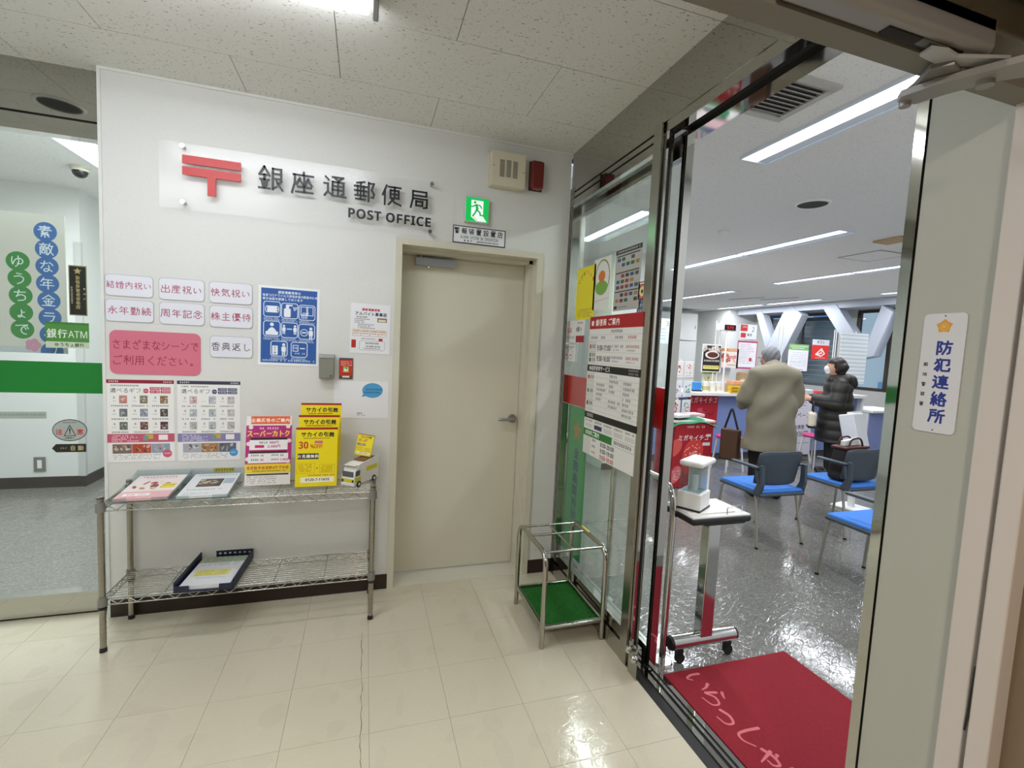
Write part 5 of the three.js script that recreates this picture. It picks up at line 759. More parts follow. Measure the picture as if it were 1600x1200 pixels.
glassSheet('pay_symbol_sheet', 'narrow white sheet with a round symbol under the mobile sheet', 'notice', [886, 538, 898, 565], (x, W, H) => { fillR(x, '#e6e5e2', 0, 0, W, H); x.strokeStyle = '#7a7a78'; x.lineWidth = 3; x.beginPath(); x.arc(W * 0.5, H * 0.55, W * 0.26, 0, 7); x.stroke(); smallPrint(x, W * 0.1, H * 0.1, W * 0.8, H * 0.12, '#777777'); fillR(x, '#a83232', W * 0.42, H * 0.6, W * 0.16, H * 0.08); });
glassSheet('camera_sticker', 'red security camera sticker near the steel mullion', 'sticker', [998.4, 441, 1009, 466.5], (x, W, H) => { fillR(x, '#a3242a', 0, 0, W, H); fillR(x, '#f0e6da', W * 0.12, H * 0.05, W * 0.76, H * 0.1); smallPrint(x, W * 0.1, H * 0.19, W * 0.8, H * 0.09, '#f3e2d8'); x.fillStyle = '#ead9a0'; x.beginPath(); x.arc(W * 0.5, H * 0.56, W * 0.36, 0, 7); x.fill(); x.fillStyle = '#2a2620'; x.beginPath(); x.arc(W * 0.5, H * 0.56, W * 0.13, 0, 7); x.fill(); smallPrint(x, W * 0.1, H * 0.86, W * 0.8, H * 0.08, '#f3e2d8'); });
{ // inside the office, seen through the glass
  const a = on(993, 466, 0, G + 0.03), s = sheet('blue_notice', 'blue notice sheet inside the glass above the hours board', 'notice', V(G + 0.0205, a.y - 0.04, 0.84), 0.1, 0.09, TURN_GLASS, (x, W, H) => { fillR(x, '#3f55a0', 0, 0, W, H); for (let k = 0; k < 3; k++) smallPrint(x, W * 0.08, H * (0.12 + k * 0.28), W * 0.84, H * 0.2, '#e6ebf5'); });
  s.position.x = G + 0.0185 + 0.003;
}
{
  const y1 = 1.118, y0 = 0.2, z0 = 0.07, z1 = 0.335;
  sheet('green_banner', 'green bank alert banner with an emblem hanging behind the glass', 'banner', V(G + 0.034, (y0 + y1) / 2, (z0 + z1) / 2), z1 - z0, y1 - y0, TURN_GLASS, (x, W, H) => {
    fillR(x, '#3f9a5c', 0, 0, W, H); fillR(x, '#2f7a48', 0, 0, W * 0.06, H); x.fillStyle = '#a8873a'; x.beginPath(); for (let k = 0; k < 10; k++) { const r = W * (k % 2 ? 0.13 : 0.26), t = k * Math.PI / 5 - Math.PI / 2; x.lineTo(W * 0.5 + r * Math.cos(t), H * 0.16 + r * Math.sin(t) * 1.1); } x.fill();
    write(x, '金融機関特別警戒', W * 0.52, H * 0.27, H * 0.078, '#25386b', { vertical: true, weight: 0.12, pitch: 1.07 }); smallPrint(x, W * 0.12, H * 0.78, W * 0.1, H * 0.015, '#25386b');
  }, { depth: 0.0015 });
}
// chrome floor stop, guard rail
{
  const t = thing('floor_stop', 'pair of chrome balls on the steel foot of the glass front', 'door stop', [G - 0.022, 0, 1.0]);
  mesh('bracket', join([bx(0.02, 0.15, 0.07, 0.012, 0.075, 0.015)]), M.mirror, t);
  mesh('ball', sph(0.017, 22, -0.012, 0.118, 0.0), M.chrome, t); mesh('ball', sph(0.019, 22, -0.014, 0.108, 0.05), M.chrome, t);
}
{
  const f = on(1034, 1034, 1, 0), t = thing('guard_rail', 'chrome guard rail hoop on a round floor flange inside the door', 'rail', [f.x, 0, f.z]);
  mesh('rail_hoop', pipe([[0, 0, 0], [0, 0.86, 0], [0, 0.86, -0.55], [0, 0, -0.55]], 0.016, 0.12, 14), M.chrome, t);
  mesh('flange', cyl(0.042, 0.048, 0.01, 26, 0, 0.005, 0), M.chrome, t); mesh('flange', cyl(0.042, 0.048, 0.01, 26, 0, 0.005, -0.55), M.chrome, t);
}
// ---------------------------------------------------------------- police plate on the grey panel
{
  const a = on(1448, 490, 0, G), b = on(1516, 492, 0, G), c = on(1490, 682, 0, G), d = on(1424, 672, 0, G), w = 0.08, h = (a.y + b.y - c.y - d.y) / 2;
  sheet('police_plate', 'white police liaison plate with gold emblem and blue characters', 'plate', V(G - 0.0005, (a.y + c.y) / 2, (a.z + b.z + c.z + d.z) / 4), w, h, TURN_GLASS, (x, W, H) => {
    fillR(x, '#dcdde3', 0, 0, W, H); for (let i = 0; i < 26; i++) for (let j = 0; j < 70; j++) { x.globalAlpha = 0.12; x.fillStyle = '#b9bac4'; x.beginPath(); x.arc((i + (j % 2) * 0.5) * W / 25, j * H / 69, W * 0.009, 0, 7); x.fill(); } x.globalAlpha = 1;
    x.fillStyle = '#dfa034'; x.beginPath(); for (let k = 0; k < 10; k++) { const r = W * (k % 2 ? 0.145 : 0.2), t = k * Math.PI / 5 - Math.PI / 2; x.lineTo(W * 0.5 + r * Math.cos(t), H * 0.108 + r * Math.sin(t)); } x.fill(); x.strokeStyle = '#f1cf86'; x.lineWidth = W * 0.014; x.beginPath(); x.arc(W * 0.5, H * 0.112, W * 0.09, 0, 7); x.stroke(); write(x, '防', W * 0.5, H * 0.096, W * 0.1, '#f1cf86', { align: 0.5, weight: 0.12 });
    write(x, '防犯連絡所', W * 0.555, H * 0.225, H * 0.125, '#1c2f8e', { vertical: true, weight: 0.13, pitch: 1.14 }); write(x, '築地警察署', W * 0.16, H * 0.41, H * 0.036, '#23252c', { vertical: true, weight: 0.11, pitch: 2.35 });
    x.fillStyle = '#22242a'; for (const v of [0.022, 0.978]) { x.beginPath(); x.arc(W * 0.5, H * v, W * 0.02, 0, 7); x.fill(); }
  }, { depth: 0.002, round: 0.01, res: 3200, rough: 0.4 });
}
// ---------------------------------------------------------------- door closer of the corridor doorway
{
  const t = thing('door_closer', 'silver overhead door closer with folded arm on the doorway head', 'door closer', [0, 0, 0]);
  const silver = mat('#a3a4a3', 0.4, 0.35), pale = mat('#c3c6c8', 0.35, 0.3);
  mesh('closer_body', rb(0.42, 0.06, 0.042, 0.012, 0.757, 1.998, 2.194, 3), silver, t);
  const slot = mesh('slot', rb(0.17, 0.004, 0.018, 0.002, 0.83, 1.9675, 2.19), M.darkGroove, t);
  mesh('slot_cover', rb(0.062, 0.005, 0.014, 0.002, 0.85, 1.967, 2.192), mat('#6f7374', 0.4, 0.4), slot);
  const y = 1.935, P = (px, py, yy = y) => { const p = on(px, py, 1, yy); return [p.x, yy, p.z]; };
  const flat = (pts, th) => { const s = poly(pts.map(([a, , b]) => [a, -b])); return extrude(s, th, 0.001).rotateX(-Math.PI / 2).translate(0, pts[0][1], 0); };
  mesh('forearm', flat([P(1403, 160), P(1430, 163), P(1480, 147), P(1560, 127), P(1620, 118), P(1620, 92), P(1572, 104), P(1520, 118), P(1460, 134), P(1408, 152)], 0.012), silver, t);
  mesh('main_arm', flat([P(1405, 156, y + 0.013), P(1424, 156, y + 0.013), P(1465, 128, y + 0.013), P(1500, 112, y + 0.013), P(1490, 102, y + 0.013), P(1455, 108, y + 0.013), P(1428, 138, y + 0.013)], 0.01), mat('#868684', 0.4, 0.35), t);
  mesh('bracket_plate', flat([P(1438, 88, y + 0.02), P(1455, 77, y + 0.02), P(1482, 81, y + 0.02), P(1496, 90, y + 0.02), P(1578, 92, y + 0.02), P(1578, 98, y + 0.02), P(1530, 104, y + 0.02), P(1470, 104, y + 0.02)], 0.006), pale, t);
  const k = P(1414, 161); mesh('pivot', cyl(0.011, 0.009, 0.022, 18, k[0], y + 0.004, k[2]), silver, t);
  const k2 = P(1540, 128); mesh('arm_bolt', cyl(0.012, 0.012, 0.008, 18, k2[0], y - 0.003, k2[2]), silver, t);
}
// ---------------------------------------------------------------- cash corner: stickers on its glass and things inside
const ZG = -0.0885;
wallSheet('cash_machine_sign', 'green bank cash machine sign on the left glass', 'sign', [71, 502, 140, 545], (x, W, H) => {
  fillR(x, '#4f8f3f', 0, 0, W, H); fillR(x, '#3f7f33', 0, 0, W, H * 0.08); write(x, '銀行ATM', W * 0.5, H * 0.26, H * 0.38, '#e9efe2', { align: 0.5, weight: 0.1, bold: false }); fillR(x, '#c9d6c0', 0, H * 0.76, W, H * 0.24); write(x, '〒 ゆうちょ銀行', W * 0.5, H * 0.8, H * 0.15, '#3f5a36', { align: 0.5, weight: 0.12 });
}, { z: ZG, depth: 0.002 });
wallSheet('organised_crime_plate', 'narrow black plate with gold star and vertical gold lettering', 'plate', [107, 414, 137, 494], (x, W, H) => {
  fillR(x, '#8a845c', 0, 0, W, H); fillR(x, '#17170f', W * 0.05, H * 0.02, W * 0.9, H * 0.96); x.fillStyle = '#b5a76a'; x.beginPath(); for (let k = 0; k < 10; k++) { const r = W * (k % 2 ? 0.11 : 0.24), t = k * Math.PI / 5 - Math.PI / 2; x.lineTo(W * 0.5 + r * Math.cos(t), H * 0.11 + r * Math.sin(t)); } x.fill();
  write(x, '暴力団追放重点店', W * 0.5, H * 0.2, W * 0.27, '#b5a76a', { vertical: true, weight: 0.12, pitch: 1.05 }); write(x, '警視庁', W * 0.86, H * 0.44, W * 0.13, '#c9c2a0', { vertical: true, pitch: 2.6 }); write(x, '暴力団排除協議会', W * 0.16, H * 0.42, W * 0.13, '#c9c2a0', { vertical: true, pitch: 1.15 });
}, { z: ZG, depth: 0.002, res: 3000 });
{
  const r = wallRect(81, 655, 137, 689, ZG);
  const g = planarUV(extrude(new THREE.Shape().absellipse(0, 0, r.w / 2, r.h / 2, 0, Math.PI * 2), 0.001)), p = mesh('caution_sticker', g, printMaterial(r.w, r.h, (x, W, H) => {
    fillR(x, '#30332f', 0, 0, W, H); x.fillStyle = '#aeb5b0'; x.beginPath(); x.ellipse(W / 2, H / 2, W * 0.475, H * 0.46, 0, 0, 7); x.fill(); x.strokeStyle = '#222422'; x.lineWidth = W * 0.022; x.beginPath(); x.moveTo(W * 0.5, H * 0.28); x.lineTo(W * 0.66, H * 0.75); x.lineTo(W * 0.34, H * 0.75); x.closePath(); x.stroke(); write(x, '!', W * 0.5, H * 0.36, H * 0.34, '#222422', { align: 0.5 });
    write(x, '注', W * 0.2, H * 0.45, H * 0.26, '#c0453c', { align: 0.5, weight: 0.14 }); write(x, '意', W * 0.8, H * 0.45, H * 0.26, '#c0453c', { align: 0.5, weight: 0.14 }); write(x, '自動ドア', W * 0.5, H * 0.8, H * 0.09, '#333333', { align: 0.5 }); smallPrint(x, W * 0.3, H * 0.12, W * 0.4, H * 0.06, '#444444');
  }, { res: 3000 }), null);
  p.position.copy(r.at); tag(p, 'oval silver caution sticker with warning triangle on left glass', 'sticker');
}
{
  const r = wallRect(81, 694, 135, 706, ZG), w = r.w, h = r.h;
  const g = planarUV(extrude(poly([[-w / 2, 0], [-w * 0.38, -h / 2], [w / 2, -h / 2], [w / 2, h / 2], [-w * 0.38, h / 2]]), 0.001)), p = mesh('automatic_door_sticker', g, printMaterial(w, h, (x, W, H) => { fillR(x, '#22221c', 0, 0, W, H); write(x, '自動', W * 0.52, H * 0.2, H * 0.6, '#b5a97c', { weight: 0.14, pitch: 1.3 }); smallPrint(x, W * 0.24, H * 0.4, W * 0.2, H * 0.24, '#a89c72'); }, { res: 3000 }), null);
  p.position.copy(r.at); tag(p, 'black arrow-shaped automatic door sticker on left glass', 'sticker');
}
wallSheet('door_strip_sticker', 'grey-green strip sticker on the left glass below the green band', 'sticker', [-30, 643, 73, 654], (x, W, H) => { fillR(x, '#a8b5ac', 0, 0, W, H); smallPrint(x, W * 0.05, H * 0.3, W * 0.9, H * 0.3, '#7b8a80'); }, { z: ZG });
wallSheet('pension_poster', 'poster with blue and green circled characters behind the left glass', 'poster', [-60, 322, 107, 553], (x, W, H) => {
  fillR(x, '#dcd9d2', 0, 0, W, H); fillR(x, '#c9cdd6', 0, H * 0.955, W, H * 0.045);
  const disc = (cx, cy, r, c, ch) => { x.fillStyle = c; x.beginPath(); x.arc(cx, cy, r, 0, 7); x.fill(); if (ch) write(x, ch, cx, cy - r * 0.68, r * 1.36, '#eef4fb', { align: 0.5, weight: 0.075 }); };
  const U = (px) => W * (px + 60) / 167, Vv = (py) => H * (py - 322) / 231;
  [...'素敵な年金ライフ'].forEach((ch, i) => disc(U([74, 75.5, 75.5, 75.5, 77, 78, 79, 80][i]), Vv(350 + i * 28.5), W * 0.118, '#3f6fb5', ch));
  [...'ゆうちょで'].forEach((ch, i) => disc(U([27, 29, 30, 30, 31][i]), Vv(402 + i * 28), W * 0.118, '#3f8f45', ch));
  x.fillStyle = '#d59ab5'; for (let k = 0; k < 5; k++) { x.beginPath(); x.ellipse(U(48) + Math.cos(k * 1.257) * W * 0.045, Vv(540) + Math.sin(k * 1.257) * W * 0.045, W * 0.04, W * 0.04, 0, 0, 7); x.fill(); }
}, { z: -0.14, depth: 0.004, max: 1000 });
{
  const c = on(125, 272, 1, CEIL - 0.05), t = thing('dome_camera', 'small black dome security camera on the cash corner ceiling', 'camera', [c.x, CEIL, c.z]);
  mesh('mount', cyl(0.06, 0.06, 0.03, 24, 0, -0.016, 0), M.cream, t); mesh('dome', new THREE.SphereGeometry(0.048, 24, 14, 0, Math.PI * 2, Math.PI / 2, Math.PI / 2).translate(0, -0.032, 0), phys('#101012', 0.12), t);
}
{
  const c = on(63, 725, 2, -2.42), t = thing('wall_socket', 'grey framed wall socket low in the cash corner', 'socket', [c.x, c.y - 0.065, -2.418]);
  mesh('socket_plate', rb(0.085, 0.13, 0.008, 0.003, 0, 0.065, 0.005), mat('#77756f', 0.4), t); mesh('socket_insert', rb(0.032, 0.075, 0.006, 0.002, 0, 0.065, 0.009), M.white, t);
}
{ // round ceiling speaker of the lobby, seen in the polished band
  const t = thing('ceiling_speaker', 'round dark speaker grille in the lobby ceiling', 'speaker', [-1.62, CEIL - 0.001, 0.42]);
  mesh('rim', new THREE.TorusGeometry(0.1, 0.01, 10, 36).rotateX(Math.PI / 2), M.white, t); mesh('grille', cyl(0.095, 0.095, 0.008, 32, 0, -0.003, 0), M.darkGroove, t);
}

// ---------------------------------------------------------------- office: door mat, sanitiser stand
{
  const x0 = 1.325, x1 = 2.03, z0 = 1.05, z1 = 1.92, w = z1 - z0, h = x1 - x0;
  const fluff = { bumpMap: grainBump, bumpScale: 0.004 };
  const m = printMaterial(w, h, (x, W, H) => {
    fillR(x, '#861322', 0, 0, W, H); for (let i = 0; i < 16000; i++) { x.globalAlpha = 0.4; x.fillStyle = rnd() < 0.5 ? '#6d0c18' : '#b02a38'; x.fillRect(rnd() * W, rnd() * H, 4, 3); } x.globalAlpha = 1;
    const brush = (ch, cx, cy, s) => { for (const st of strokesOf(ch)) { const p = smooth(st, 10); x.fillStyle = '#cf7077'; p.forEach(([a, b], i) => { const t = i / Math.max(1, p.length - 1); x.beginPath(); x.arc(cx + (a / 100 - 0.5) * s, cy + (b / 100 - 0.5) * s, s * 0.055 * (1.15 - 0.65 * t), 0, 7); x.fill(); if (i && p.length < 12) for (let k = 0; k < 12; k++) { const q = k / 12; x.beginPath(); x.arc(cx + ((p[i - 1][0] * (1 - q) + a * q) / 100 - 0.5) * s, cy + ((p[i - 1][1] * (1 - q) + b * q) / 100 - 0.5) * s, s * 0.055 * (1.15 - 0.65 * t), 0, 7); x.fill(); } }); } };
    [...'いらっしゃいませ'].forEach((ch, i) => brush(ch, W * (0.09 + i * 0.115), H * (i === 2 ? 0.845 : 0.82), W * 0.135));
  }, { res: 1400, max: 1200, rough: 0.95 });
  m.bumpMap = grainBump; m.bumpScale = 0.002;
  const o = mesh('door_mat', planarUV(bx(w, h, 0.008)), m, null);
  o.matrixAutoUpdate = true; o.quaternion.setFromRotationMatrix(new THREE.Matrix4().makeBasis(V(0, 0, 1), V(1, 0, 0), V(0, 1, 0))); o.position.set((x0 + x1) / 2, 0.0045, (z0 + z1) / 2);
  tag(o, 'red welcome mat with pink brush lettering inside the entrance', 'mat');
}
{
  const t = thing('sanitiser_stand', 'chrome pedestal stand on castors holding the white dispenser', 'stand', [1.595, 0, 0.97]);
  mesh('base_tube', new THREE.CylinderGeometry(0.034, 0.034, 0.36, 26).rotateZ(Math.PI / 2).translate(0.0, 0.092, 0), M.chrome, t);
  for (const s of [-1, 1]) { mesh('end_cap', new THREE.CylinderGeometry(0.0345, 0.03, 0.012, 26).rotateZ(s * Math.PI / 2).translate(s * 0.185, 0.092, 0), M.blackPlastic, t); const c = mesh('castor', join([bx(0.03, 0.045, 0.026, s * 0.14, 0.045, 0.012)]), M.blackPlastic, t); mesh('wheel', new THREE.CylinderGeometry(0.024, 0.024, 0.018, 18).rotateX(Math.PI / 2).translate(s * 0.14, 0.024, 0.018), M.blackPlastic, c); }
  mesh('post', rb(0.07, 0.58, 0.055, 0.006, 0, 0.4, 0, 2), M.chrome, t);
  mesh('post_head', rb(0.24, 0.03, 0.12, 0.012, 0.03, 0.69, 0), M.blackPlastic, t);
  mesh('tray_edge', rb(0.33, 0.035, 0.24, 0.016, -0.035, 0.72, -0.01, 3), M.blackPlastic, t);
  mesh('tray_top', rb(0.318, 0.012, 0.228, 0.005, -0.035, 0.735, -0.01), mat('#d8d7d2', 0.4), t);
  mesh('wire_guard', pipe([[0.0, 0.74, 0.09], [0.0, 0.772, 0.09], [0.115, 0.772, 0.06], [0.115, 0.74, 0.06]], 0.003, 0.01, 8), M.chrome, t);
  const p = mesh('paper_sheet', rb(0.25, 0.004, 0.17, 0.001, -0.06, 0.743, -0.015), M.paper, null); p.position.copy(t.position); tag(p, 'white paper sheet lying under the dispenser on the stand', 'paper');
  const d = thing('soap_dispenser', 'white automatic sanitiser dispenser with clear tank on the stand', 'dispenser', [1.49, 0.746, 0.955], 0.55); d.scale.set(1.12, 0.93, 1.0);
  mesh('dispenser_base', rb(0.12, 0.09, 0.11, 0.008, 0, 0.045, 0), M.white, d); mesh('base_trim', rb(0.125, 0.01, 0.115, 0.003, 0, 0.005, 0), M.blackPlastic, d);
  mesh('column', rb(0.034, 0.2, 0.09, 0.006, 0.046, 0.12, 0), M.white, d);
  const tank = mesh('tank', rb(0.09, 0.125, 0.095, 0.006, -0.014, 0.155, 0), phys('#e2eaec', 0.05, { transmission: 1, thickness: 0, ior: 1.45 }), d); mesh('tank_tube', cyl(0.016, 0.016, 0.08, 18, 0.004, 0.13, 0), mat('#dfe3e4', 0.2), tank);
  const lid = mesh('lid', rb(0.17, 0.028, 0.11, 0.012, 0.022, 0.232, 0), M.white, d); mesh('nozzle', rb(0.05, 0.02, 0.06, 0.008, 0.1, 0.215, 0), M.white, lid);
  mesh('blue_label', bx(0.003, 0.1, 0.02, 0.064, 0.12, 0.02), mat('#38507e', 0.4), d);
}
// ---------------------------------------------------------------- chairs
const MC = { shell: mat('#464f57', 0.5), seat: mat('#3f7fd6', 0.85), leg: mat('#b3b0a6', 0.3, 0.8) };
function armChair(label, x, z, turn = 0) {       // local front is -z
  const t = thing('arm_chair', label, 'chair', [x, 0, z], turn, 'grey waiting chairs with blue seats');
  const cushion = rb(0.43, 0.03, 0.43, 0.014, 0, 0.435, 0.0, 3), p = cushion.attributes.position; for (let i = 0; i < p.count; i++) { const u = p.getX(i) / 0.22, v = p.getZ(i) / 0.22; p.setY(i, p.getY(i) - 0.012 * (1 - u * u) * (1 - v * v) + (p.getZ(i) < -0.1 ? -(p.getZ(i) + 0.1) * -0.06 : 0)); }
  mesh('seat', cushion, MC.seat, t);
  mesh('seat_shell', rb(0.445, 0.028, 0.445, 0.013, 0, 0.412, 0.002, 3), MC.shell, t);
  const bw = 0.44, cols = 12, rows = 8, pos = [], idx = [];
  for (const s of [0, 1]) for (let j = 0; j <= rows; j++) for (let i = 0; i <= cols; i++) { const u = i / cols * 2 - 1, v = j / rows, ww = bw / 2 * (1 - 0.07 * (1 - v) - 0.05 * Math.pow(v, 6)); pos.push(u * ww, 0.475 + v * 0.275 - 0.02 * Math.pow(Math.abs(u), 5) * (v > 0.5 ? 1 : -0.6), 0.165 + 0.045 * v - 0.045 * u * u + (s ? 0.012 : 0) + 0.0 * v); }
  const n = (cols + 1) * (rows + 1); for (let j = 0; j < rows; j++) for (let i = 0; i < cols; i++) { const a = j * (cols + 1) + i, b = a + 1, c = a + cols + 1, d = c + 1; idx.push(a, c, b, b, c, d, a + n, b + n, c + n, b + n, d + n, c + n); }
  for (let i = 0; i < cols; i++) { const a = i, b = rows * (cols + 1) + i; idx.push(a, a + 1, a + n, a + 1, a + 1 + n, a + n, b, b + n, b + 1, b + 1, b + n, b + 1 + n); }
  for (let j = 0; j < rows; j++) { const a = j * (cols + 1), b = a + cols; idx.push(a, a + n, a + cols + 1, a + cols + 1, a + n, a + cols + 1 + n, b, b + cols + 1, b + n, b + cols + 1, b + cols + 1 + n, b + n); }
  const g = new THREE.BufferGeometry(); g.setAttribute('position', new THREE.Float32BufferAttribute(pos, 3)); g.setAttribute('uv', new THREE.Float32BufferAttribute(new Float32Array(pos.length / 3 * 2), 2)); g.setIndex(idx); g.computeVertexNormals();
  mesh('backrest', g, MC.shell, t);
  for (const s of [-1, 1]) {
    mesh('back_support', extrude(poly([[0.14, 0.41], [0.205, 0.41], [0.225, 0.5], [0.215, 0.64], [0.19, 0.64], [0.185, 0.5]]), 0.028, 0.004).rotateY(-Math.PI / 2).translate(s * 0.212 + 0.014, 0, 0), MC.shell, t);
    mesh('armrest', join([rb(0.042, 0.02, 0.27, 0.009, s * 0.235, 0.625, 0.06, 3), pipe([[s * 0.222, 0.5, 0.19], [s * 0.232, 0.61, 0.17]], 0.014, 0, 10)]), MC.shell, t);
    const front = mesh('leg', pipe([[s * 0.175, 0.405, -0.13], [s * 0.205, 0.395, -0.2], [s * 0.222, 0.01, -0.232]], 0.0105, 0.05, 10), MC.leg, t), rear = mesh('leg', pipe([[s * 0.175, 0.405, 0.1], [s * 0.2, 0.395, 0.155], [s * 0.226, 0.01, 0.228]], 0.0105, 0.05, 10), MC.leg, t);
    mesh('leg_tip', cyl(0.012, 0.013, 0.014, 12, s * 0.222, 0.007, -0.232), M.blackPlastic, front); mesh('leg_tip', cyl(0.012, 0.013, 0.014, 12, s * 0.226, 0.007, 0.228), M.blackPlastic, rear);
  }
  return t;
}
armChair('empty grey armchair with blue seat behind the man in beige', 3.13, -0.23);
armChair('grey armchair with blue seat carrying the dark tote bag', 4.05, -0.23);
armChair('grey armchair with blue seat alone in the next row', 3.22, 0.66);
{
  const t = thing('tote_bag', 'dark maroon tote bag with handles on the blue seat', 'bag', [4.04, 0.452, -0.19], 0.1);
  const g = rb(0.36, 0.3, 0.16, 0.05, 0, 0.15, 0, 4), p = g.attributes.position; for (let i = 0; i < p.count; i++) { const y = p.getY(i) / 0.3; p.setX(i, p.getX(i) * (1.08 - 0.22 * y) + 0.01 * Math.sin(y * 9)); p.setZ(i, p.getZ(i) * (1.1 - 0.35 * y)); } g.computeVertexNormals();
  mesh('bag_body', g, mat('#1b1314', 0.65), t);
  for (const z of [-0.045, 0.045]) mesh('handle', pipe([[-0.1, 0.27, z], [-0.08, 0.36, z], [0.06, 0.37, z], [0.1, 0.27, z]], 0.008, 0.06, 8), mat('#3a1c1c', 0.6), t);
  mesh('papers', bx(0.2, 0.1, 0.03, 0.02, 0.3, 0).rotateZ(0.1), M.paper, t); mesh('hem', rb(0.33, 0.022, 0.13, 0.008, 0.0, 0.285, 0), mat('#5a2a26', 0.6), t); mesh('tag', bx(0.035, 0.09, 0.004, -0.17, 0.1, 0.09), M.paper, t);
}
// ---------------------------------------------------------------- stools
function stool(label, x, z) {
  const t = thing('pink_stool', label, 'stool', [x, 0, z], 0, 'pink round stools at the counter');
  mesh('seat', new THREE.LatheGeometry([[0, 0.415], [0.13, 0.415], [0.155, 0.422], [0.16, 0.437], [0.15, 0.45], [0, 0.456]].map(([a, b]) => new THREE.Vector2(a, b)), 30), mat('#d8327e', 0.45), t);
  for (let k = 0; k < 4; k++) { const a = k * Math.PI / 2 + Math.PI / 4, c = Math.cos(a), s = Math.sin(a); mesh('leg', pipe([[c * 0.05, 0.41, s * 0.05], [c * 0.14, 0.408, s * 0.14], [c * 0.19, 0, s * 0.19]], 0.011, 0.04, 10), M.white, t); }
}
stool('pink topped stool beside the strawberry display', 4.53, -2.12);
stool('pink topped stool behind the woman in the dark coat', 6.0, -2.12);
// ---------------------------------------------------------------- counter
const CZ = -2.5, CTOP = 0.975;
{
  const t = thing('service_counter', 'long white-topped service counter with lavender blue front', 'counter', [3.37, 0, CZ]);
  const L = 4.1;
  mesh('worktop', rb(L, 0.05, 0.62, 0.008, L / 2, CTOP - 0.025, -0.31), M.white, t);
  for (let k = 0; k < 4; k++) mesh('front_panel', bx(L / 4 - 0.006, 0.83, 0.03, L / 4 * (k + 0.5), 0.515, -0.14), mat('#7f92c8', 0.5), t);
  mesh('plinth', bx(L, 0.1, 0.03, L / 2, 0.05, -0.16), mat('#4a4a4e', 0.6), t); mesh('end_panel', bx(0.04, 0.92, 0.56, L - 0.02, 0.46, -0.33), M.paintWhite, t);
}
{
  const t = thing('writing_desk', 'lower white desk with blue front past the counter end', 'desk', [7.9, 0, -2.7]);
  mesh('worktop', rb(0.85, 0.04, 0.6, 0.008, 0, 0.73, 0), M.white, t); mesh('front_panel', bx(0.8, 0.68, 0.03, 0, 0.36, 0.22), mat('#8b98cf', 0.5), t); mesh('end_panel', bx(0.03, 0.7, 0.5, -0.4, 0.35, -0.02), M.paintWhite, t); mesh('end_panel', bx(0.03, 0.7, 0.5, 0.4, 0.35, -0.02), M.paintWhite, t);
}
const HZ = -2.75;
for (const [x0, x1, label] of [[3.75, 4.75, 'clear screen above the counter beside the wall block'], [4.8, 5.9, 'clear screen above the counter behind the man'], [5.95, 7.0, 'clear screen above the counter behind the woman'], [7.02, 7.45, 'narrow clear screen at the counter end']]) {
  const t = thing('counter_screen', label, 'screen', [(x0 + x1) / 2, CTOP, HZ - 0.012], 0, 'clear screens on the counter');
  mesh('screen_panel', bx(x1 - x0 - 0.02, 1.0, 0.004, 0, 0.5, 0), M.acrylic, t); mesh('screen_edge', bx(0.008, 1.0, 0.012, -(x1 - x0) / 2 + 0.01, 0.5, 0), M.white, t); mesh('screen_edge', bx(0.008, 1.0, 0.012, (x1 - x0) / 2 - 0.01, 0.5, 0), M.white, t);
  mesh('screen_foot', bx(0.03, 0.015, 0.12, -(x1 - x0) / 2 + 0.02, 0.008, 0), M.white, t); mesh('screen_foot', bx(0.03, 0.015, 0.12, (x1 - x0) / 2 - 0.02, 0.008, 0), M.white, t);
}
const blobs = (x, n, cols, u0, v0, u1, v1, s) => { for (let k = 0; k < n; k++) { x.fillStyle = cols[k % cols.length]; x.beginPath(); x.ellipse(u0 + rnd() * (u1 - u0), v0 + rnd() * (v1 - v0), s * (0.3 + rnd()), s * (0.2 + rnd() * 0.6), rnd() * 3, 0, 7); x.fill(); } };
function hung(name, label, category, rect, draw, o = {}) { return wallSheet(name, label, category, rect, draw, { z: HZ, depth: 0.004, ...o }); }
hung('curry_poster', 'black food poster with a bowl on the counter screen', 'poster', [1098, 537, 1125, 582], (x, W, H) => { fillR(x, '#e6e3df', 0, 0, W, H); fillR(x, '#241c1a', W * 0.06, H * 0.05, W * 0.88, H * 0.92); blobs(x, 14, ['#cfc8c0', '#b5a99c', '#e6e0d8'], W * 0.1, H * 0.08, W * 0.9, H * 0.22, W * 0.12); x.fillStyle = '#e9e2da'; x.beginPath(); x.ellipse(W * 0.52, H * 0.38, W * 0.36, H * 0.14, 0, 0, 7); x.fill(); x.fillStyle = '#5a2218'; x.beginPath(); x.ellipse(W * 0.54, H * 0.38, W * 0.28, H * 0.1, 0, 0, 7); x.fill(); smallPrint(x, W * 0.12, H * 0.56, W * 0.76, H * 0.07, '#f1ece4'); fillR(x, '#e2d87e', W * 0.1, H * 0.76, W * 0.8, H * 0.13); smallPrint(x, W * 0.15, H * 0.79, W * 0.7, H * 0.05, '#6d6420'); });
hung('ham_poster', 'food poster with orange heading and sliced meat', 'poster', [1127, 544, 1152, 575], (x, W, H) => { fillR(x, '#efe4dc', 0, 0, W, H); fillR(x, '#d9812e', 0, 0, W, H * 0.15); smallPrint(x, W * 0.1, H * 0.03, W * 0.8, H * 0.09, '#fff0dc'); blobs(x, 16, ['#c97b62', '#a8503e', '#e2a58c', '#d98ca0'], W * 0.1, H * 0.35, W * 0.8, H * 0.65, W * 0.14); smallPrint(x, W * 0.4, H * 0.82, W * 0.5, H * 0.08, '#666666'); });
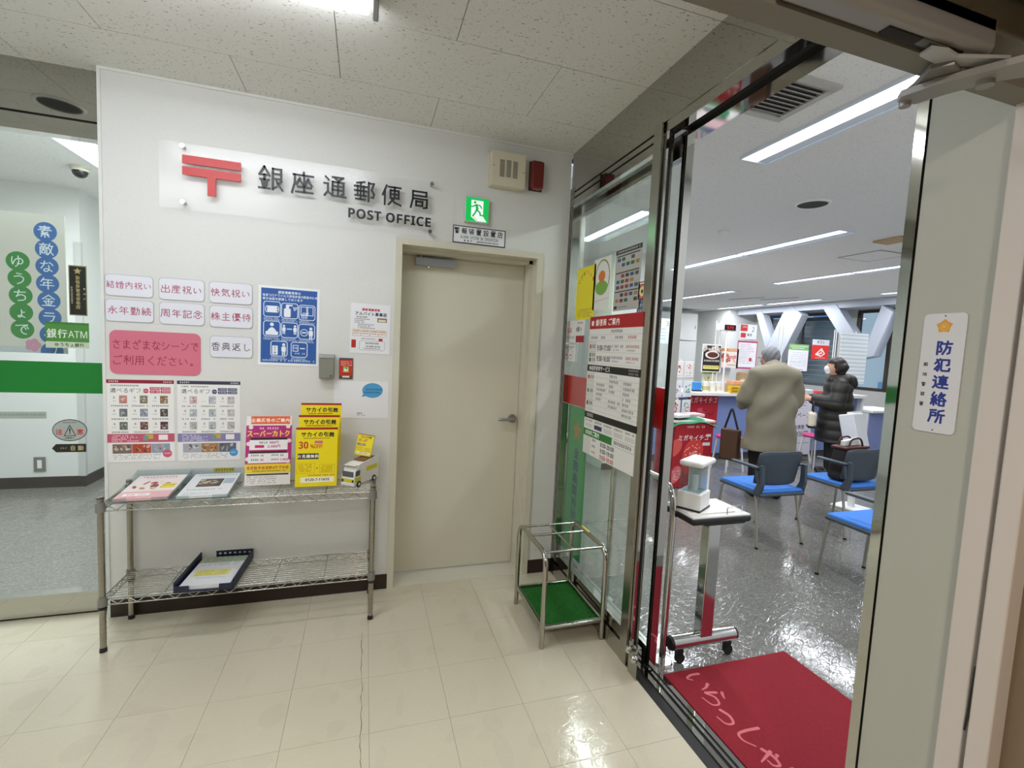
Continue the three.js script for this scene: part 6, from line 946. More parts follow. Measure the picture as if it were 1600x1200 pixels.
hung('pink_form', 'white notice with pink border on the counter screen', 'notice', [1153, 532, 1180, 577], (x, W, H) => { fillR(x, '#b8456e', 0, 0, W, H); fillR(x, '#ece9ef', W * 0.04, H * 0.06, W * 0.92, H * 0.88); for (let k = 0; k < 12; k++) smallPrint(x, W * 0.1, H * (0.12 + k * 0.06), W * (0.5 + rnd() * 0.3), H * 0.028, k % 4 ? '#8a8a90' : '#b8456e', 0.7); fillR(x, '#c03050', W * 0.62, H * 0.6, W * 0.14, H * 0.12); });
hung('window_two_sign', 'white counter sign numbered 2 with red squares', 'sign', [1157, 506, 1181, 530.5], (x, W, H) => { fillR(x, '#e6e8ec', 0, 0, W, H); fillR(x, '#c9332e', W * 0.02, H * 0.04, W * 0.42, H * 0.44); fillR(x, '#c9332e', W * 0.06, H * 0.6, W * 0.3, H * 0.32); write(x, '2', W * 0.78, H * 0.1, H * 0.44, '#3a3f4a', { align: 0.5, bold: false }); write(x, '郵便', W * 0.44, H * 0.62, H * 0.2, '#555a63', { weight: 0.1 }); smallPrint(x, W * 0.14, H * 0.14, W * 0.2, H * 0.1, '#f6dcd6'); });
hung('window_three_sign', 'white counter sign numbered 3 seen through the sliding door', 'sign', [1030, 497, 1046, 537], (x, W, H) => { fillR(x, '#dfe5ec', 0, 0, W, H); write(x, '3', W * 0.7, H * 0.06, H * 0.26, '#3a3f4a', { align: 0.5, bold: false }); for (let k = 0; k < 4; k++) smallPrint(x, W * 0.1, H * (0.4 + k * 0.13), W * 0.4, H * 0.06, '#8a929c'); });
hung('fee_notice', 'white fee table notice with green heading on counter screen', 'notice', [1233, 537, 1260, 580], (x, W, H) => { fillR(x, '#ebebf0', 0, 0, W, H); fillR(x, '#7cb06a', 0, 0, W, H * 0.22); smallPrint(x, W * 0.08, H * 0.05, W * 0.84, H * 0.06, '#f4f8ee'); smallPrint(x, W * 0.16, H * 0.13, W * 0.6, H * 0.05, '#f4f8ee'); for (let k = 0; k < 8; k++) smallPrint(x, W * 0.1, H * (0.3 + k * 0.07), W * 0.8, H * 0.028, k === 5 ? '#555560' : '#a0a0aa', 0.7); fillR(x, '#d8455a', W * 0.1, H * 0.94, W * 0.7, H * 0.02); });
hung('post_box_sign', 'red post sign with white envelope outline above the woman', 'sign', [1270, 530, 1293, 562], (x, W, H) => { fillR(x, '#e2352f', 0, 0, W, H); fillR(x, '#dcdce4', 0, 0, W, H * 0.28); write(x, 'ポスト', W * 0.5, H * 0.05, H * 0.17, '#4a4a55', { align: 0.5, weight: 0.13 }); x.strokeStyle = '#fbe9e4'; x.lineWidth = W * 0.06; x.lineJoin = 'round'; x.beginPath(); x.moveTo(W * 0.24, H * 0.76); x.lineTo(W * 0.56, H * 0.46); x.lineTo(W * 0.76, H * 0.7); x.lineTo(W * 0.56, H * 0.84); x.closePath(); x.moveTo(W * 0.24, H * 0.76); x.lineTo(W * 0.58, H * 0.68); x.lineTo(W * 0.56, H * 0.46); x.stroke(); smallPrint(x, W * 0.2, H * 0.9, W * 0.6, H * 0.05, '#fbe0da'); });
hung('blind_sheet', 'white slatted paper blind on the counter screen', 'blind', [1315, 519, 1349, 600], (x, W, H) => { fillR(x, '#dfe6ea', 0, 0, W, H); for (let k = 0; k < 26; k++) fillR(x, k % 2 ? '#c3d0d6' : '#eef1f3', 0, H * k / 26, W, H / 52); });
{
  const r = wallRect(1119, 506, 1142, 518, HZ), t = thing('queue_display', 'white number display showing red digits 579', 'display', [r.at.x, r.at.y - r.h / 2, HZ + 0.075]);
  mesh('display_case', rb(r.w * 1.12, r.h * 1.05, 0.06, 0.012, -r.w * 0.06, r.h / 2, 0), M.white, t);
  const tx = canvasTexture(200, 100, (x, W, H) => { fillR(x, '#1a0d0f', 0, 0, W, H); write(x, '579', W / 2, 12, 76, '#f03a46', { align: 0.5 }); });
  mesh('display_screen', planarUV(bx(r.w * 0.72, r.h * 0.8, 0.004, r.w * 0.08, r.h / 2, 0.032)), mat('#000000', 0.3, 0, { map: tx, emissive: new THREE.Color(1, 1, 1), emissiveMap: tx, emissiveIntensity: 0.9 }), t);
  mesh('display_post', cyl(0.012, 0.012, r.at.y - r.h / 2 - CTOP, 12, 0, -(r.at.y - r.h / 2 - CTOP) / 2, 0), M.white, t);
}
// things on the counter
{
  const put = (name, label, category, px, z, build, group) => { const p = on(px, 610, 2, z), t = thing(name, label, category, [p.x, CTOP, z], 0, group); build(t); return t; };
  put('blue_box', 'small blue plastic box on the counter', 'box', 1084, -2.68, (t) => { mesh('box_body', rb(0.14, 0.13, 0.14, 0.01, 0, 0.065, 0), mat('#3f8ad0', 0.4), t); mesh('box_base', bx(0.15, 0.02, 0.15, 0, 0.01, 0), M.blackPlastic, t); });
  for (const [px, c, l] of [[1102, '#e2ddd0', 'white jar with cream label by the blue box'], [1112, '#ece6d6', 'white jar beside the yellow card'], [1122, '#d9d2bc', 'white jar beside the gift carton']]) put('jar', l, 'jar', px, -2.6, (t) => { mesh('jar_body', cyl(0.045, 0.045, 0.12, 18, 0, 0.06, 0), mat('#e8e4da', 0.4), t); mesh('jar_label', cyl(0.0455, 0.0455, 0.06, 18, 0, 0.05, 0), mat(c === '#e2ddd0' ? '#c9b97e' : c, 0.5), t); mesh('lid', cyl(0.046, 0.046, 0.02, 18, 0, 0.13, 0), M.white, t); }, 'jars on the counter');
  put('gift_carton', 'kraft carton with peach lid on the counter', 'carton', 1152, -2.62, (t) => { mesh('carton_body', bx(0.34, 0.12, 0.12, 0, 0.06, 0), mat('#b59a66', 0.6), t); mesh('carton_lid', bx(0.3, 0.04, 0.125, 0.01, 0.14, 0), mat('#e2a27c', 0.6), t); });
  for (let k = 0; k < 4; k++) put('yellow_carton', 'small yellow carton in the pile before the gift carton', 'carton', 1146 + (k % 2) * 15, -2.528, (t) => { mesh('carton_body', bx(0.15, 0.042, 0.06, 0, 0.021 + (k >> 1) * 0.046, 0), mat('#e0b322', 0.5), t); mesh('carton_band', bx(0.1, 0.014, 0.061, 0, 0.021 + (k >> 1) * 0.046, 0), mat('#8a6a18', 0.5), t); }, 'yellow cartons on the counter');
  put('rice_bag', 'kraft paper bag with round label on the counter', 'bag', 1160, -2.86, (t) => { const g = rb(0.22, 0.28, 0.1, 0.03, 0, 0.14, 0, 3); mesh('bag_body', g, mat('#b79b70', 0.65), t); mesh('bag_label', new THREE.CylinderGeometry(0.06, 0.06, 0.004, 24).rotateX(Math.PI / 2).translate(-0.06, 0.12, 0.052), mat('#ecd9d6', 0.5), t); });
  put('hand_gel_bottle', 'clear pump bottle of hand gel on the counter', 'bottle', 1176, -2.58, (t) => { mesh('bottle', cyl(0.04, 0.045, 0.13, 18, 0, 0.065, 0), mat('#dfe3e2', 0.25), t); mesh('pump', join([cyl(0.012, 0.018, 0.05, 14, 0, 0.155, 0), bx(0.06, 0.014, 0.02, -0.02, 0.18, 0)]), M.blackPlastic, t); });
  put('green_card', 'standing card with green and orange print on the counter', 'card', 1107, -2.85, (t) => { const s = 0.26; mesh('card', planarUV(bx(s, s * 0.8, 0.004, 0, s * 0.4 + 0.07, 0)), printMaterial(s, s * 0.8, (x, W, H) => { fillR(x, '#e6ead2', 0, 0, W, H); fillR(x, '#9ab84a', 0, 0, W, H * 0.2); blobs(x, 10, ['#d9a24a', '#e8c98a', '#c9d67a'], W * 0.2, H * 0.4, W * 0.8, H * 0.8, W * 0.1); }, { max: 160 }), t); mesh('card_foot', bx(0.1, 0.07, 0.05, 0, 0.035, 0), M.white, t); });
  put('red_seal_pad', 'small red stamp pad on the counter near the woman', 'stamp pad', 1276, -2.62, (t) => { mesh('pad', rb(0.14, 0.05, 0.1, 0.01, 0, 0.025, 0), mat('#c43a40', 0.4), t); mesh('pad_tray', bx(0.24, 0.012, 0.16, 0, 0.006, 0.0), M.white, t); });
  put('form_tray', 'white tray of forms on the counter between the customers', 'tray', 1254, -2.56, (t) => { mesh('tray', rb(0.34, 0.07, 0.2, 0.01, -0.05, 0.036, -0.02), mat('#d6dae6', 0.4), t); });
  put('fax_machine', 'grey-white office machine behind the counter screen', 'machine', 1119, -3.0, (t) => { mesh('machine_body', rb(0.3, 0.34, 0.22, 0.03, 0, 0.42, 0), mat('#c9d2de', 0.4), t); mesh('machine_stand', bx(0.26, 0.27, 0.2, 0, 0.135, 0), M.white, t); mesh('machine_panel', rb(0.2, 0.14, 0.01, 0.004, 0, 0.46, 0.112), mat('#93a9c4', 0.3), t); });
}
{ // standing price board between the customers
  const z = -2.4, a = on(1232, 625, 2, z), b = on(1270, 715, 2, z), w = 0.42, h = 0.82;
  const t = thing('price_board', 'white floor-standing rental space board between the customers', 'board', [(a.x + b.x) / 2, 0, z]);
  mesh('board', planarUV(bx(w, h, 0.012, 0, h / 2 + 0.1, 0).rotateX(-0.05)), printMaterial(w, h, (x, W, H) => { fillR(x, '#dfe0ea', 0, 0, W, H); x.strokeStyle = '#9a9aa5'; x.lineWidth = 2; rrect(x, W * 0.3, H * 0.03, W * 0.5, H * 0.15, 8); x.stroke(); smallPrint(x, W * 0.36, H * 0.06, W * 0.36, H * 0.03, '#444444'); smallPrint(x, W * 0.4, H * 0.11, W * 0.28, H * 0.03, '#444444'); write(x, 'スペース', W * 0.56, H * 0.25, H * 0.1, '#26262c', { align: 0.5, weight: 0.1 }); write(x, '1週間', W * 0.5, H * 0.47, H * 0.08, '#55555e', { align: 0.5, weight: 0.1 }); write(x, '1,000円', W * 0.5, H * 0.57, H * 0.12, '#26262c', { align: 0.5, weight: 0.09, bold: false }); smallPrint(x, W * 0.1, H * 0.78, W * 0.8, H * 0.025, '#8a8a92'); }, { res: 900 }), t);
  for (const s of [-1, 1]) mesh('leg', pipe([[s * 0.19, 0.12, 0], [s * 0.2, 0, 0.02]], 0.012, 0, 8), M.white, t);
  mesh('rear_leg', pipe([[0, 0.7, -0.04], [0, 0, -0.16]], 0.012, 0, 8), M.white, t);
}
{ // white leaflet pedestal beside the second chair
  const t = thing('leaflet_pedestal', 'white pedestal box of leaflets right of the tote bag', 'pedestal', [4.72, 0, -0.62], 0.2);
  mesh('pedestal_post', rb(0.05, 0.62, 0.05, 0.008, 0, 0.32, 0), M.white, t); mesh('pedestal_foot', rb(0.26, 0.02, 0.26, 0.006, 0, 0.01, 0), M.white, t);
  const g = rb(0.2, 0.34, 0.14, 0.01, 0, 0.17, 0); g.rotateX(-0.25).translate(0, 0.62, 0); mesh('leaflet_box', g, mat('#e2e3e8', 0.5), t); mesh('leaflets', bx(0.16, 0.2, 0.05, 0, 0.26, 0.03).rotateX(-0.25).translate(0, 0.62, 0), M.paper, t);
}
// ---------------------------------------------------------------- strawberry display and card rack
{
  const z = -1.5, t = thing('strawberry_display', 'red strawberry promotion stand with green topped tray', 'display stand', [3.47, 0, z]);
  const w = 0.5, h = 0.72, seeds = (x, cx, cy, rx, ry) => { for (let k = 0; k < 60; k++) { const a = rnd() * 6.28, r = Math.sqrt(rnd()) * 0.9; x.fillStyle = '#f9d9d4'; x.beginPath(); x.ellipse(cx + Math.cos(a) * r * rx, cy + Math.sin(a) * r * ry, rx * 0.055, ry * 0.05, 0.5, 0, 7); x.fill(); } };
  mesh('poster_panel', planarUV(bx(w, h, 0.012, 0, h / 2 + 0.01, 0)), printMaterial(w, h, (x, W, H) => {
    fillR(x, '#b3202e', 0, 0, W, H); const berry = (cx, cy, r, c, s) => { x.save(); x.translate(cx, cy); x.rotate(0.35); x.fillStyle = c; x.beginPath(); x.moveTo(0, -r); x.bezierCurveTo(r * 0.9, -r * 0.9, r * 0.8, r * 0.5, 0, r * 1.1); x.bezierCurveTo(-r * 0.8, r * 0.5, -r * 0.9, -r * 0.9, 0, -r); x.fill(); if (s) seeds(x, 0, 0, r * 0.62, r * 0.8); x.restore(); };
    berry(W * 0.06, H * 0.38, W * 0.2, '#e4615a', false); berry(W * 0.92, H * 0.7, W * 0.26, '#ea8486', true); berry(W * 0.1, H * 0.8, W * 0.2, '#dd7276', true); berry(W * 0.48, H * 0.52, W * 0.4, '#e2453f', true); x.fillStyle = '#5a5a2c'; x.beginPath(); x.ellipse(W * 0.8, H * 0.58, W * 0.1, H * 0.04, 0.7, 0, 7); x.fill();
    smallPrint(x, W * 0.3, H * 0.05, W * 0.45, H * 0.035, '#f4dcd8'); write(x, 'ミガキイチゴ', W * 0.5, H * 0.19, H * 0.09, '#f8ece8', { align: 0.5, weight: 0.12 }); fillR(x, '#f1e6e2', W * 0.74, H * 0.31, W * 0.2, H * 0.05); fillR(x, '#f1e6e2', W * 0.82, H * 0.18, W * 0.13, H * 0.04);
  }, { res: 1100 }), t);
  mesh('stand_body', bx(w - 0.02, 0.66, 0.34, 0, 0.34, -0.18), mat('#9c2430', 0.6), t);
  const cloth = new THREE.PlaneGeometry(0.62, 0.4, 14, 8).rotateX(-Math.PI / 2), p = cloth.attributes.position; for (let i = 0; i < p.count; i++) { const u = p.getX(i) / 0.31, v = p.getZ(i) / 0.2; p.setY(i, 0.77 - 0.06 * Math.pow(Math.abs(u), 3) - 0.05 * Math.max(0, v - 0.6) * 2 + 0.008 * Math.sin(u * 6)); } cloth.computeVertexNormals(); cloth.translate(0, 0, -0.17);
  mesh('green_cloth', cloth, mat('#1f7a4e', 0.8), t); mesh('tray_board', bx(0.56, 0.02, 0.34, 0, 0.74, -0.17), M.white, t);
  for (const [x, y, zz, c, l] of [[-0.14, 0.792, -0.11, '#e8dcdc', 'pale pink brochure pile on the green cloth'], [0.12, 0.79, -0.2, '#d8b3b8', 'dusky pink brochure pile on the green cloth']]) { const b = mesh('brochure_pile', rb(0.22, 0.03, 0.16, 0.003), mat(c, 0.6), null); b.position.set(3.47 + x, y, z + zz); b.rotation.y = 0.2 - x; tag(b, l, 'brochures'); }
}
{
  const z = -2.2, t = sheet('red_counter_poster', 'red poster with white script on the counter front', 'poster', V(on(1098, 643, 2, CZ - 0.12).x, 0.72, CZ - 0.124), 0.5, 0.5, 0, (x, W, H) => { fillR(x, '#b21f30', 0, 0, W, H); write(x, 'ミガキイチゴ', W * 0.5, H * 0.14, H * 0.18, '#f3d4d2', { align: 0.5, weight: 0.1 }); blobs(x, 18, ['#d0525c', '#8f1522'], W * 0.1, H * 0.5, W * 0.9, H * 0.95, W * 0.08); }, { depth: 0.003 });
}
{
  const t = thing('card_rack', 'white revolving rack of greeting cards beside the sliding door', 'card rack', [3.66, 0, -2.08], 0.3);
  mesh('rack_post', cyl(0.015, 0.015, 1.42, 14, 0, 0.71, 0), M.white, t); mesh('rack_foot', cyl(0.2, 0.21, 0.02, 26, 0, 0.01, 0), M.white, t);
  const art = [['#e9e6e4', ['#c9404a', '#b3202e']], ['#e6ebea', ['#7f9a90', '#c98a90']], ['#ece9ee', ['#b06a9a', '#8a7ab0']], ['#e8ecec', ['#5f9aa8', '#8fb5a0']], ['#efe9e4', ['#b5303a', '#8a5a4a']], ['#ece6e4', ['#d9785a', '#c9a08a']]];
  for (let r = 0; r < 3; r++) for (let c = 0; c < 2; c++) { const a = art[r * 2 + c]; mesh('greeting_card', planarUV(rb(0.17, 0.2, 0.006, 0.003)).translate(-0.1 + c * 0.2, 0.82 + r * 0.235, 0.06), printMaterial(0.17, 0.2, (x, W, H) => { fillR(x, a[0], 0, 0, W, H); blobs(x, 12, a[1], W * 0.25, H * 0.2, W * 0.75, H * 0.75, W * 0.1); smallPrint(x, W * 0.2, H * 0.84, W * 0.6, H * 0.06, '#999999'); }, { max: 120 }), t); }
  for (let r = 0; r < 3; r++) mesh('rack_arm', pipe([[-0.2, 0.72 + r * 0.235, 0.05], [0.2, 0.72 + r * 0.235, 0.05]], 0.006, 0, 8), M.white, t);
}
// ---------------------------------------------------------------- ceiling fittings of the office
{
  const t = thing('air_grille', 'square louvred air grille in the office ceiling', 'grille', [1.79, CEIL, 0.965]);
  mesh('grille_frame', join([bx(0.33, 0.014, 0.035, 0, -0.006, 0.15), bx(0.33, 0.014, 0.035, 0, -0.006, -0.15), bx(0.035, 0.014, 0.27, 0.147, -0.006, 0), bx(0.035, 0.014, 0.27, -0.147, -0.006, 0)]), mat('#bdbbb4', 0.45), t);
  mesh('grille_back', bx(0.27, 0.002, 0.27, 0, -0.001, 0), mat('#4a4945', 0.8), t);
  for (let k = 0; k < 9; k++) mesh('slat', bx(0.265, 0.003, 0.026).rotateX(0.45).translate(0, -0.007, -0.118 + k * 0.0295), mat('#a3a19a', 0.45), t);
}
{ const t = thing('ceiling_speaker', 'round dark speaker opening in the office ceiling', 'speaker', [3.235, CEIL - 0.001, -0.085]); mesh('rim', new THREE.TorusGeometry(0.112, 0.012, 10, 40).rotateX(Math.PI / 2), M.white, t); mesh('grille', cyl(0.108, 0.108, 0.006, 36, 0, -0.002, 0), mat('#3f3c38', 0.8), t); }
{ const t = thing('smoke_detector', 'small white smoke detector on the office ceiling', 'smoke detector', [3.25, CEIL, -1.04]); mesh('detector_base', cyl(0.055, 0.055, 0.014, 24, 0, -0.008, 0), M.white, t); mesh('detector_head', cyl(0.04, 0.022, 0.025, 24, 0, -0.026, 0), M.white, t); }
for (const [px, label] of [[1166, 'black air slot in the ceiling over the queue display'], [1217, 'black air slot in the ceiling right of the queue display']]) { const p = on(px, 466, 1, CEIL), t = thing('air_slot', label, 'air slot', [p.x, CEIL, p.z], 0.25); mesh('slot_frame', rb(0.06, 0.01, 0.78, 0.003, 0, -0.004, 0), M.white, t); mesh('slot_opening', bx(0.036, 0.004, 0.74, 0, -0.009, 0), M.darkGroove, t); }
{ const p = on(1397, 374, 1, CEIL), t = thing('ceiling_plate', 'tan cover plate on the office ceiling', 'cover plate', [p.x, CEIL, p.z]); mesh('plate', rb(0.2, 0.02, 0.26, 0.004, 0, -0.01, 0), mat('#b79d72', 0.6), t); }
{ // ceiling access hatch, a square outline
  const p = on(1365, 400, 1, CEIL), t = thing('ceiling_hatch', 'square access hatch outlined in the office ceiling', 'hatch', [p.x, CEIL, p.z]); mesh('hatch_panel', metreUV(bx(0.44, 0.004, 0.44, 0, -0.003, 0), 1 / 0.7), M.ceilingFine, t); mesh('hatch_frame', join([bx(0.47, 0.006, 0.012, 0, -0.002, 0.23), bx(0.47, 0.006, 0.012, 0, -0.002, -0.23), bx(0.012, 0.006, 0.47, 0.23, -0.002, 0), bx(0.012, 0.006, 0.47, -0.23, -0.002, 0)]), mat('#8c8a84', 0.5), t); }
// ---------------------------------------------------------------- far end: lockers, column, braces, window wall
for (let k = 0; k < 6; k++) for (let r = 0; r < 2; r++) { const t = thing('locker', r ? 'white upper locker against the far office wall' : 'white tall lower locker against the far office wall', 'locker', [4.2 + k * 0.72, r ? 1.85 : 0, OZN + 0.24], 0, r ? 'upper lockers along the far wall' : 'lower lockers along the far wall'); const h = r ? 0.7 : 1.84; mesh('locker_body', bx(0.715, h - 0.006, 0.44, 0, h / 2, 0), mat('#c9cac6', 0.5), t); const door = mesh('locker_door', bx(0.7, h - 0.03, 0.015, 0, h / 2, 0.225), mat('#d3d4d1', 0.45), t); mesh('handle', rb(0.02, 0.08, 0.014, 0.004, 0.29, h * 0.5, 0.238), mat('#8f8f8d', 0.4), door); }
setting('wall_column', 'white column in the far corner of the office', bb(8.55, OX1, 0, CEIL, -7.9, -6.75), M.paintWhite);
setting('wall_window', 'office window wall', join([bb(OX1, OX1 + 0.12, 0, 0.95, OZN, OZF), bb(OX1, OX1 + 0.12, 2.52, CEIL, OZN, OZF), bb(OX1, OX1 + 0.12, 0.95, 2.52, OZN, -6.3), bb(OX1, OX1 + 0.12, 0.95, 2.52, -4.5, -4.15), bb(OX1, OX1 + 0.12, 0.95, 2.52, -2.9, OZF)]), mat('#b9b9b5', 0.6));
function officeWindow(n, label, z0, z1, frameM) { const w = setting(n, label); mesh('frame', join([bb(OX1 + 0.02, OX1 + 0.08, 0.95, 1.01, z0, z1), bb(OX1 + 0.02, OX1 + 0.08, 2.46, 2.52, z0, z1), bb(OX1 + 0.02, OX1 + 0.08, 1.0, 2.47, z0, z0 + 0.06), bb(OX1 + 0.02, OX1 + 0.08, 1.0, 2.47, z1 - 0.06, z1), bb(OX1 + 0.02, OX1 + 0.08, 1.0, 2.47, (z0 + z1) / 2 - 0.03, (z0 + z1) / 2 + 0.03)]), frameM, w); mesh('glass_pane', bb(OX1 + 0.045, OX1 + 0.051, 1.01, 2.46, z0, z1), M.glass, w); return w; }
const shut = officeWindow('window_3', 'office window with grey-blue shutter behind the brace', -6.3, -4.5, mat('#4b4f58', 0.5));
for (let k = 0; k < 14; k++) mesh('slat', bx(0.03, 0.1, 1.78, OX1 + 0.09, 1.02 + k * 0.105, -5.4), mat('#586472', 0.5), shut);
officeWindow('window_4', 'office window in brown frame right of the braces', -4.15, -2.9, mat('#3a2c22', 0.5));
{
  const t = thing('neighbour_building', 'pale blue building outside the office window', 'building', [15, -3, -5]); mesh('facade', bx(1, 14, 16, 0, 7, 0), mat('#b5c4cf', 0.7), t);
  for (let k = 0; k < 6; k++) for (let r = 0; r < 3; r++) mesh('building_window', bx(0.06, 1.1, 1.5, -0.52, 3.4 + r * 2.4, -6 + k * 2.3), mat('#5f8fc0', 0.2), t);
}
{
  const brM = mat('#b4b9c4', 0.5), BX = 8.72, P = (px, py) => { const p = on(px, py, 0, BX); return [-p.z, p.y]; };
  const brace = (label, pts) => { const o = mesh('steel_brace', extrude(poly(pts.map(([a, b]) => P(a, b))), 0.2, 0.01).rotateY(Math.PI / 2).translate(BX, 0, 0), brM, null); tag(o, label, 'brace', 'white seismic braces at the window'); return o; };
  brace('white steel brace leaning left above the man', [[1178, 585], [1206, 585], [1252, 492], [1236, 478], [1226, 484]]);
  brace('white steel brace leaning right between shutter and window', [[1284, 478], [1306, 476], [1346, 540], [1330, 552]]);
  brace('white steel brace rising right of the window', [[1346, 560], [1364, 556], [1394, 488], [1378, 478]]);
  brace('short white brace rising from the column', [[1182, 490], [1190, 487], [1203, 530], [1196, 545]]);
  const o = mesh('brace_beam', bb(BX + 0.015, BX + 0.325, 2.52, CEIL - 0.002, -6.7, -1.5), brM, null); tag(o, 'white steel beam joining the braces under the ceiling', 'beam');
  const q = mesh('brace_post', bb(BX - 0.05, BX + 0.1, 0, 2.52, -3.02, -2.9), brM, null); tag(q, 'thin white post right of the braces', 'post');
}

// ---------------------------------------------------------------- people
function field(prims, lo, hi, cell, { blend = 0.035, shape } = {}) {
  const size = Math.ceil(Math.max(hi[0] - lo[0], hi[1] - lo[1], hi[2] - lo[2]) / cell) + 1, half = size / 2;
  const mc = new MarchingCubes(size, new THREE.MeshStandardMaterial(), false, false, 400000); mc.isolation = 0;
  const step = [0, 1, 2].map((k) => (hi[k] - lo[k]) / (size - 1));
  const q = [0, 0, 0];
  const dist = (p) => {
    let d = 1e9;
    for (const c of prims) {
      const sx = c.s?.[0] ?? 1, sz = c.s?.[1] ?? 1, k0 = Math.min(sx, sz, 1);
      const px = (p[0] - c.a[0]) / sx, py = p[1] - c.a[1], pz = (p[2] - c.a[2]) / sz, bx2 = (c.b[0] - c.a[0]) / sx, by = c.b[1] - c.a[1], bz = (c.b[2] - c.a[2]) / sz;
      const L = bx2 * bx2 + by * by + bz * bz, t = L ? Math.max(0, Math.min(1, (px * bx2 + py * by + pz * bz) / L)) : 0;
      const e = (Math.hypot(px - bx2 * t, py - by * t, pz - bz * t) - (c.ra + (c.rb - c.ra) * t)) * k0;
      const bl = c.k ?? blend, h = Math.max(bl - Math.abs(d - e), 0) / bl; d = Math.min(d, e) - h * h * bl * 0.25;
    }
    return shape ? shape(p, d) : d;
  };
  for (let z = 0; z < size; z++) for (let y = 0; y < size; y++) for (let x = 0; x < size; x++) { q[0] = lo[0] + x * step[0]; q[1] = lo[1] + y * step[1]; q[2] = lo[2] + z * step[2]; mc.field[x + y * size + z * size * size] = (x && y && z && x < size - 1 && y < size - 1 && z < size - 1) ? -dist(q) : -1; }
  mc.update();
  const n = mc.count, pos = new Float32Array(n * 3), src = mc.positionArray;
  for (let i = 0; i < n; i++) for (let k = 0; k < 3; k++) pos[3 * i + k] = lo[k] + (src[3 * i + k] * half + half) * step[k];
  let g = new THREE.BufferGeometry(); g.setAttribute('position', new THREE.BufferAttribute(pos, 3)); g = mergeVertices(g, 1e-4); g.computeVertexNormals(); return g;
}
const cap = (a, b, ra, rb = ra, extra = {}) => ({ a, b, ra, rb, ...extra });
function handPrims(w, dir, side, curl = 0.4) {          // wrist, pointing direction, thumb side
  const D = V(...dir).normalize(), S = V(...side).normalize(), N = D.clone().cross(S), at = (d, s, n) => V(...w).addScaledVector(D, d).addScaledVector(S, s).addScaledVector(N, n).toArray(), out = [cap(at(0, 0, 0), at(0.075, 0, 0), 0.024, 0.026, { k: 0.02 }), cap(at(0.05, 0.018, 0), at(0.07, -0.02, 0), 0.022, 0.02, { k: 0.02 })];
  [[0.024, 0.07], [0.008, 0.08], [-0.009, 0.074], [-0.025, 0.058]].forEach(([s, L]) => { out.push(cap(at(0.08, s, 0), at(0.08 + L * 0.55, s, -L * 0.3 * curl), 0.0098, 0.0088, { k: 0.006 }), cap(at(0.08 + L * 0.55, s, -L * 0.3 * curl), at(0.08 + L * (1 - 0.4 * curl), s, -L * 0.9 * curl), 0.0088, 0.0075, { k: 0.006 })); });
  out.push(cap(at(0.025, 0.022, 0), at(0.06, 0.05, -0.01), 0.013, 0.011, { k: 0.01 }), cap(at(0.06, 0.05, -0.01), at(0.09, 0.05, -0.025), 0.011, 0.009, { k: 0.006 })); return out;
}
function makePerson(label, at, facing, build) { const t = thing('person', label, 'person', at, Math.atan2(facing[0], facing[1])); build(t); return t; }
const skin = mat('#c99a80', 0.55);
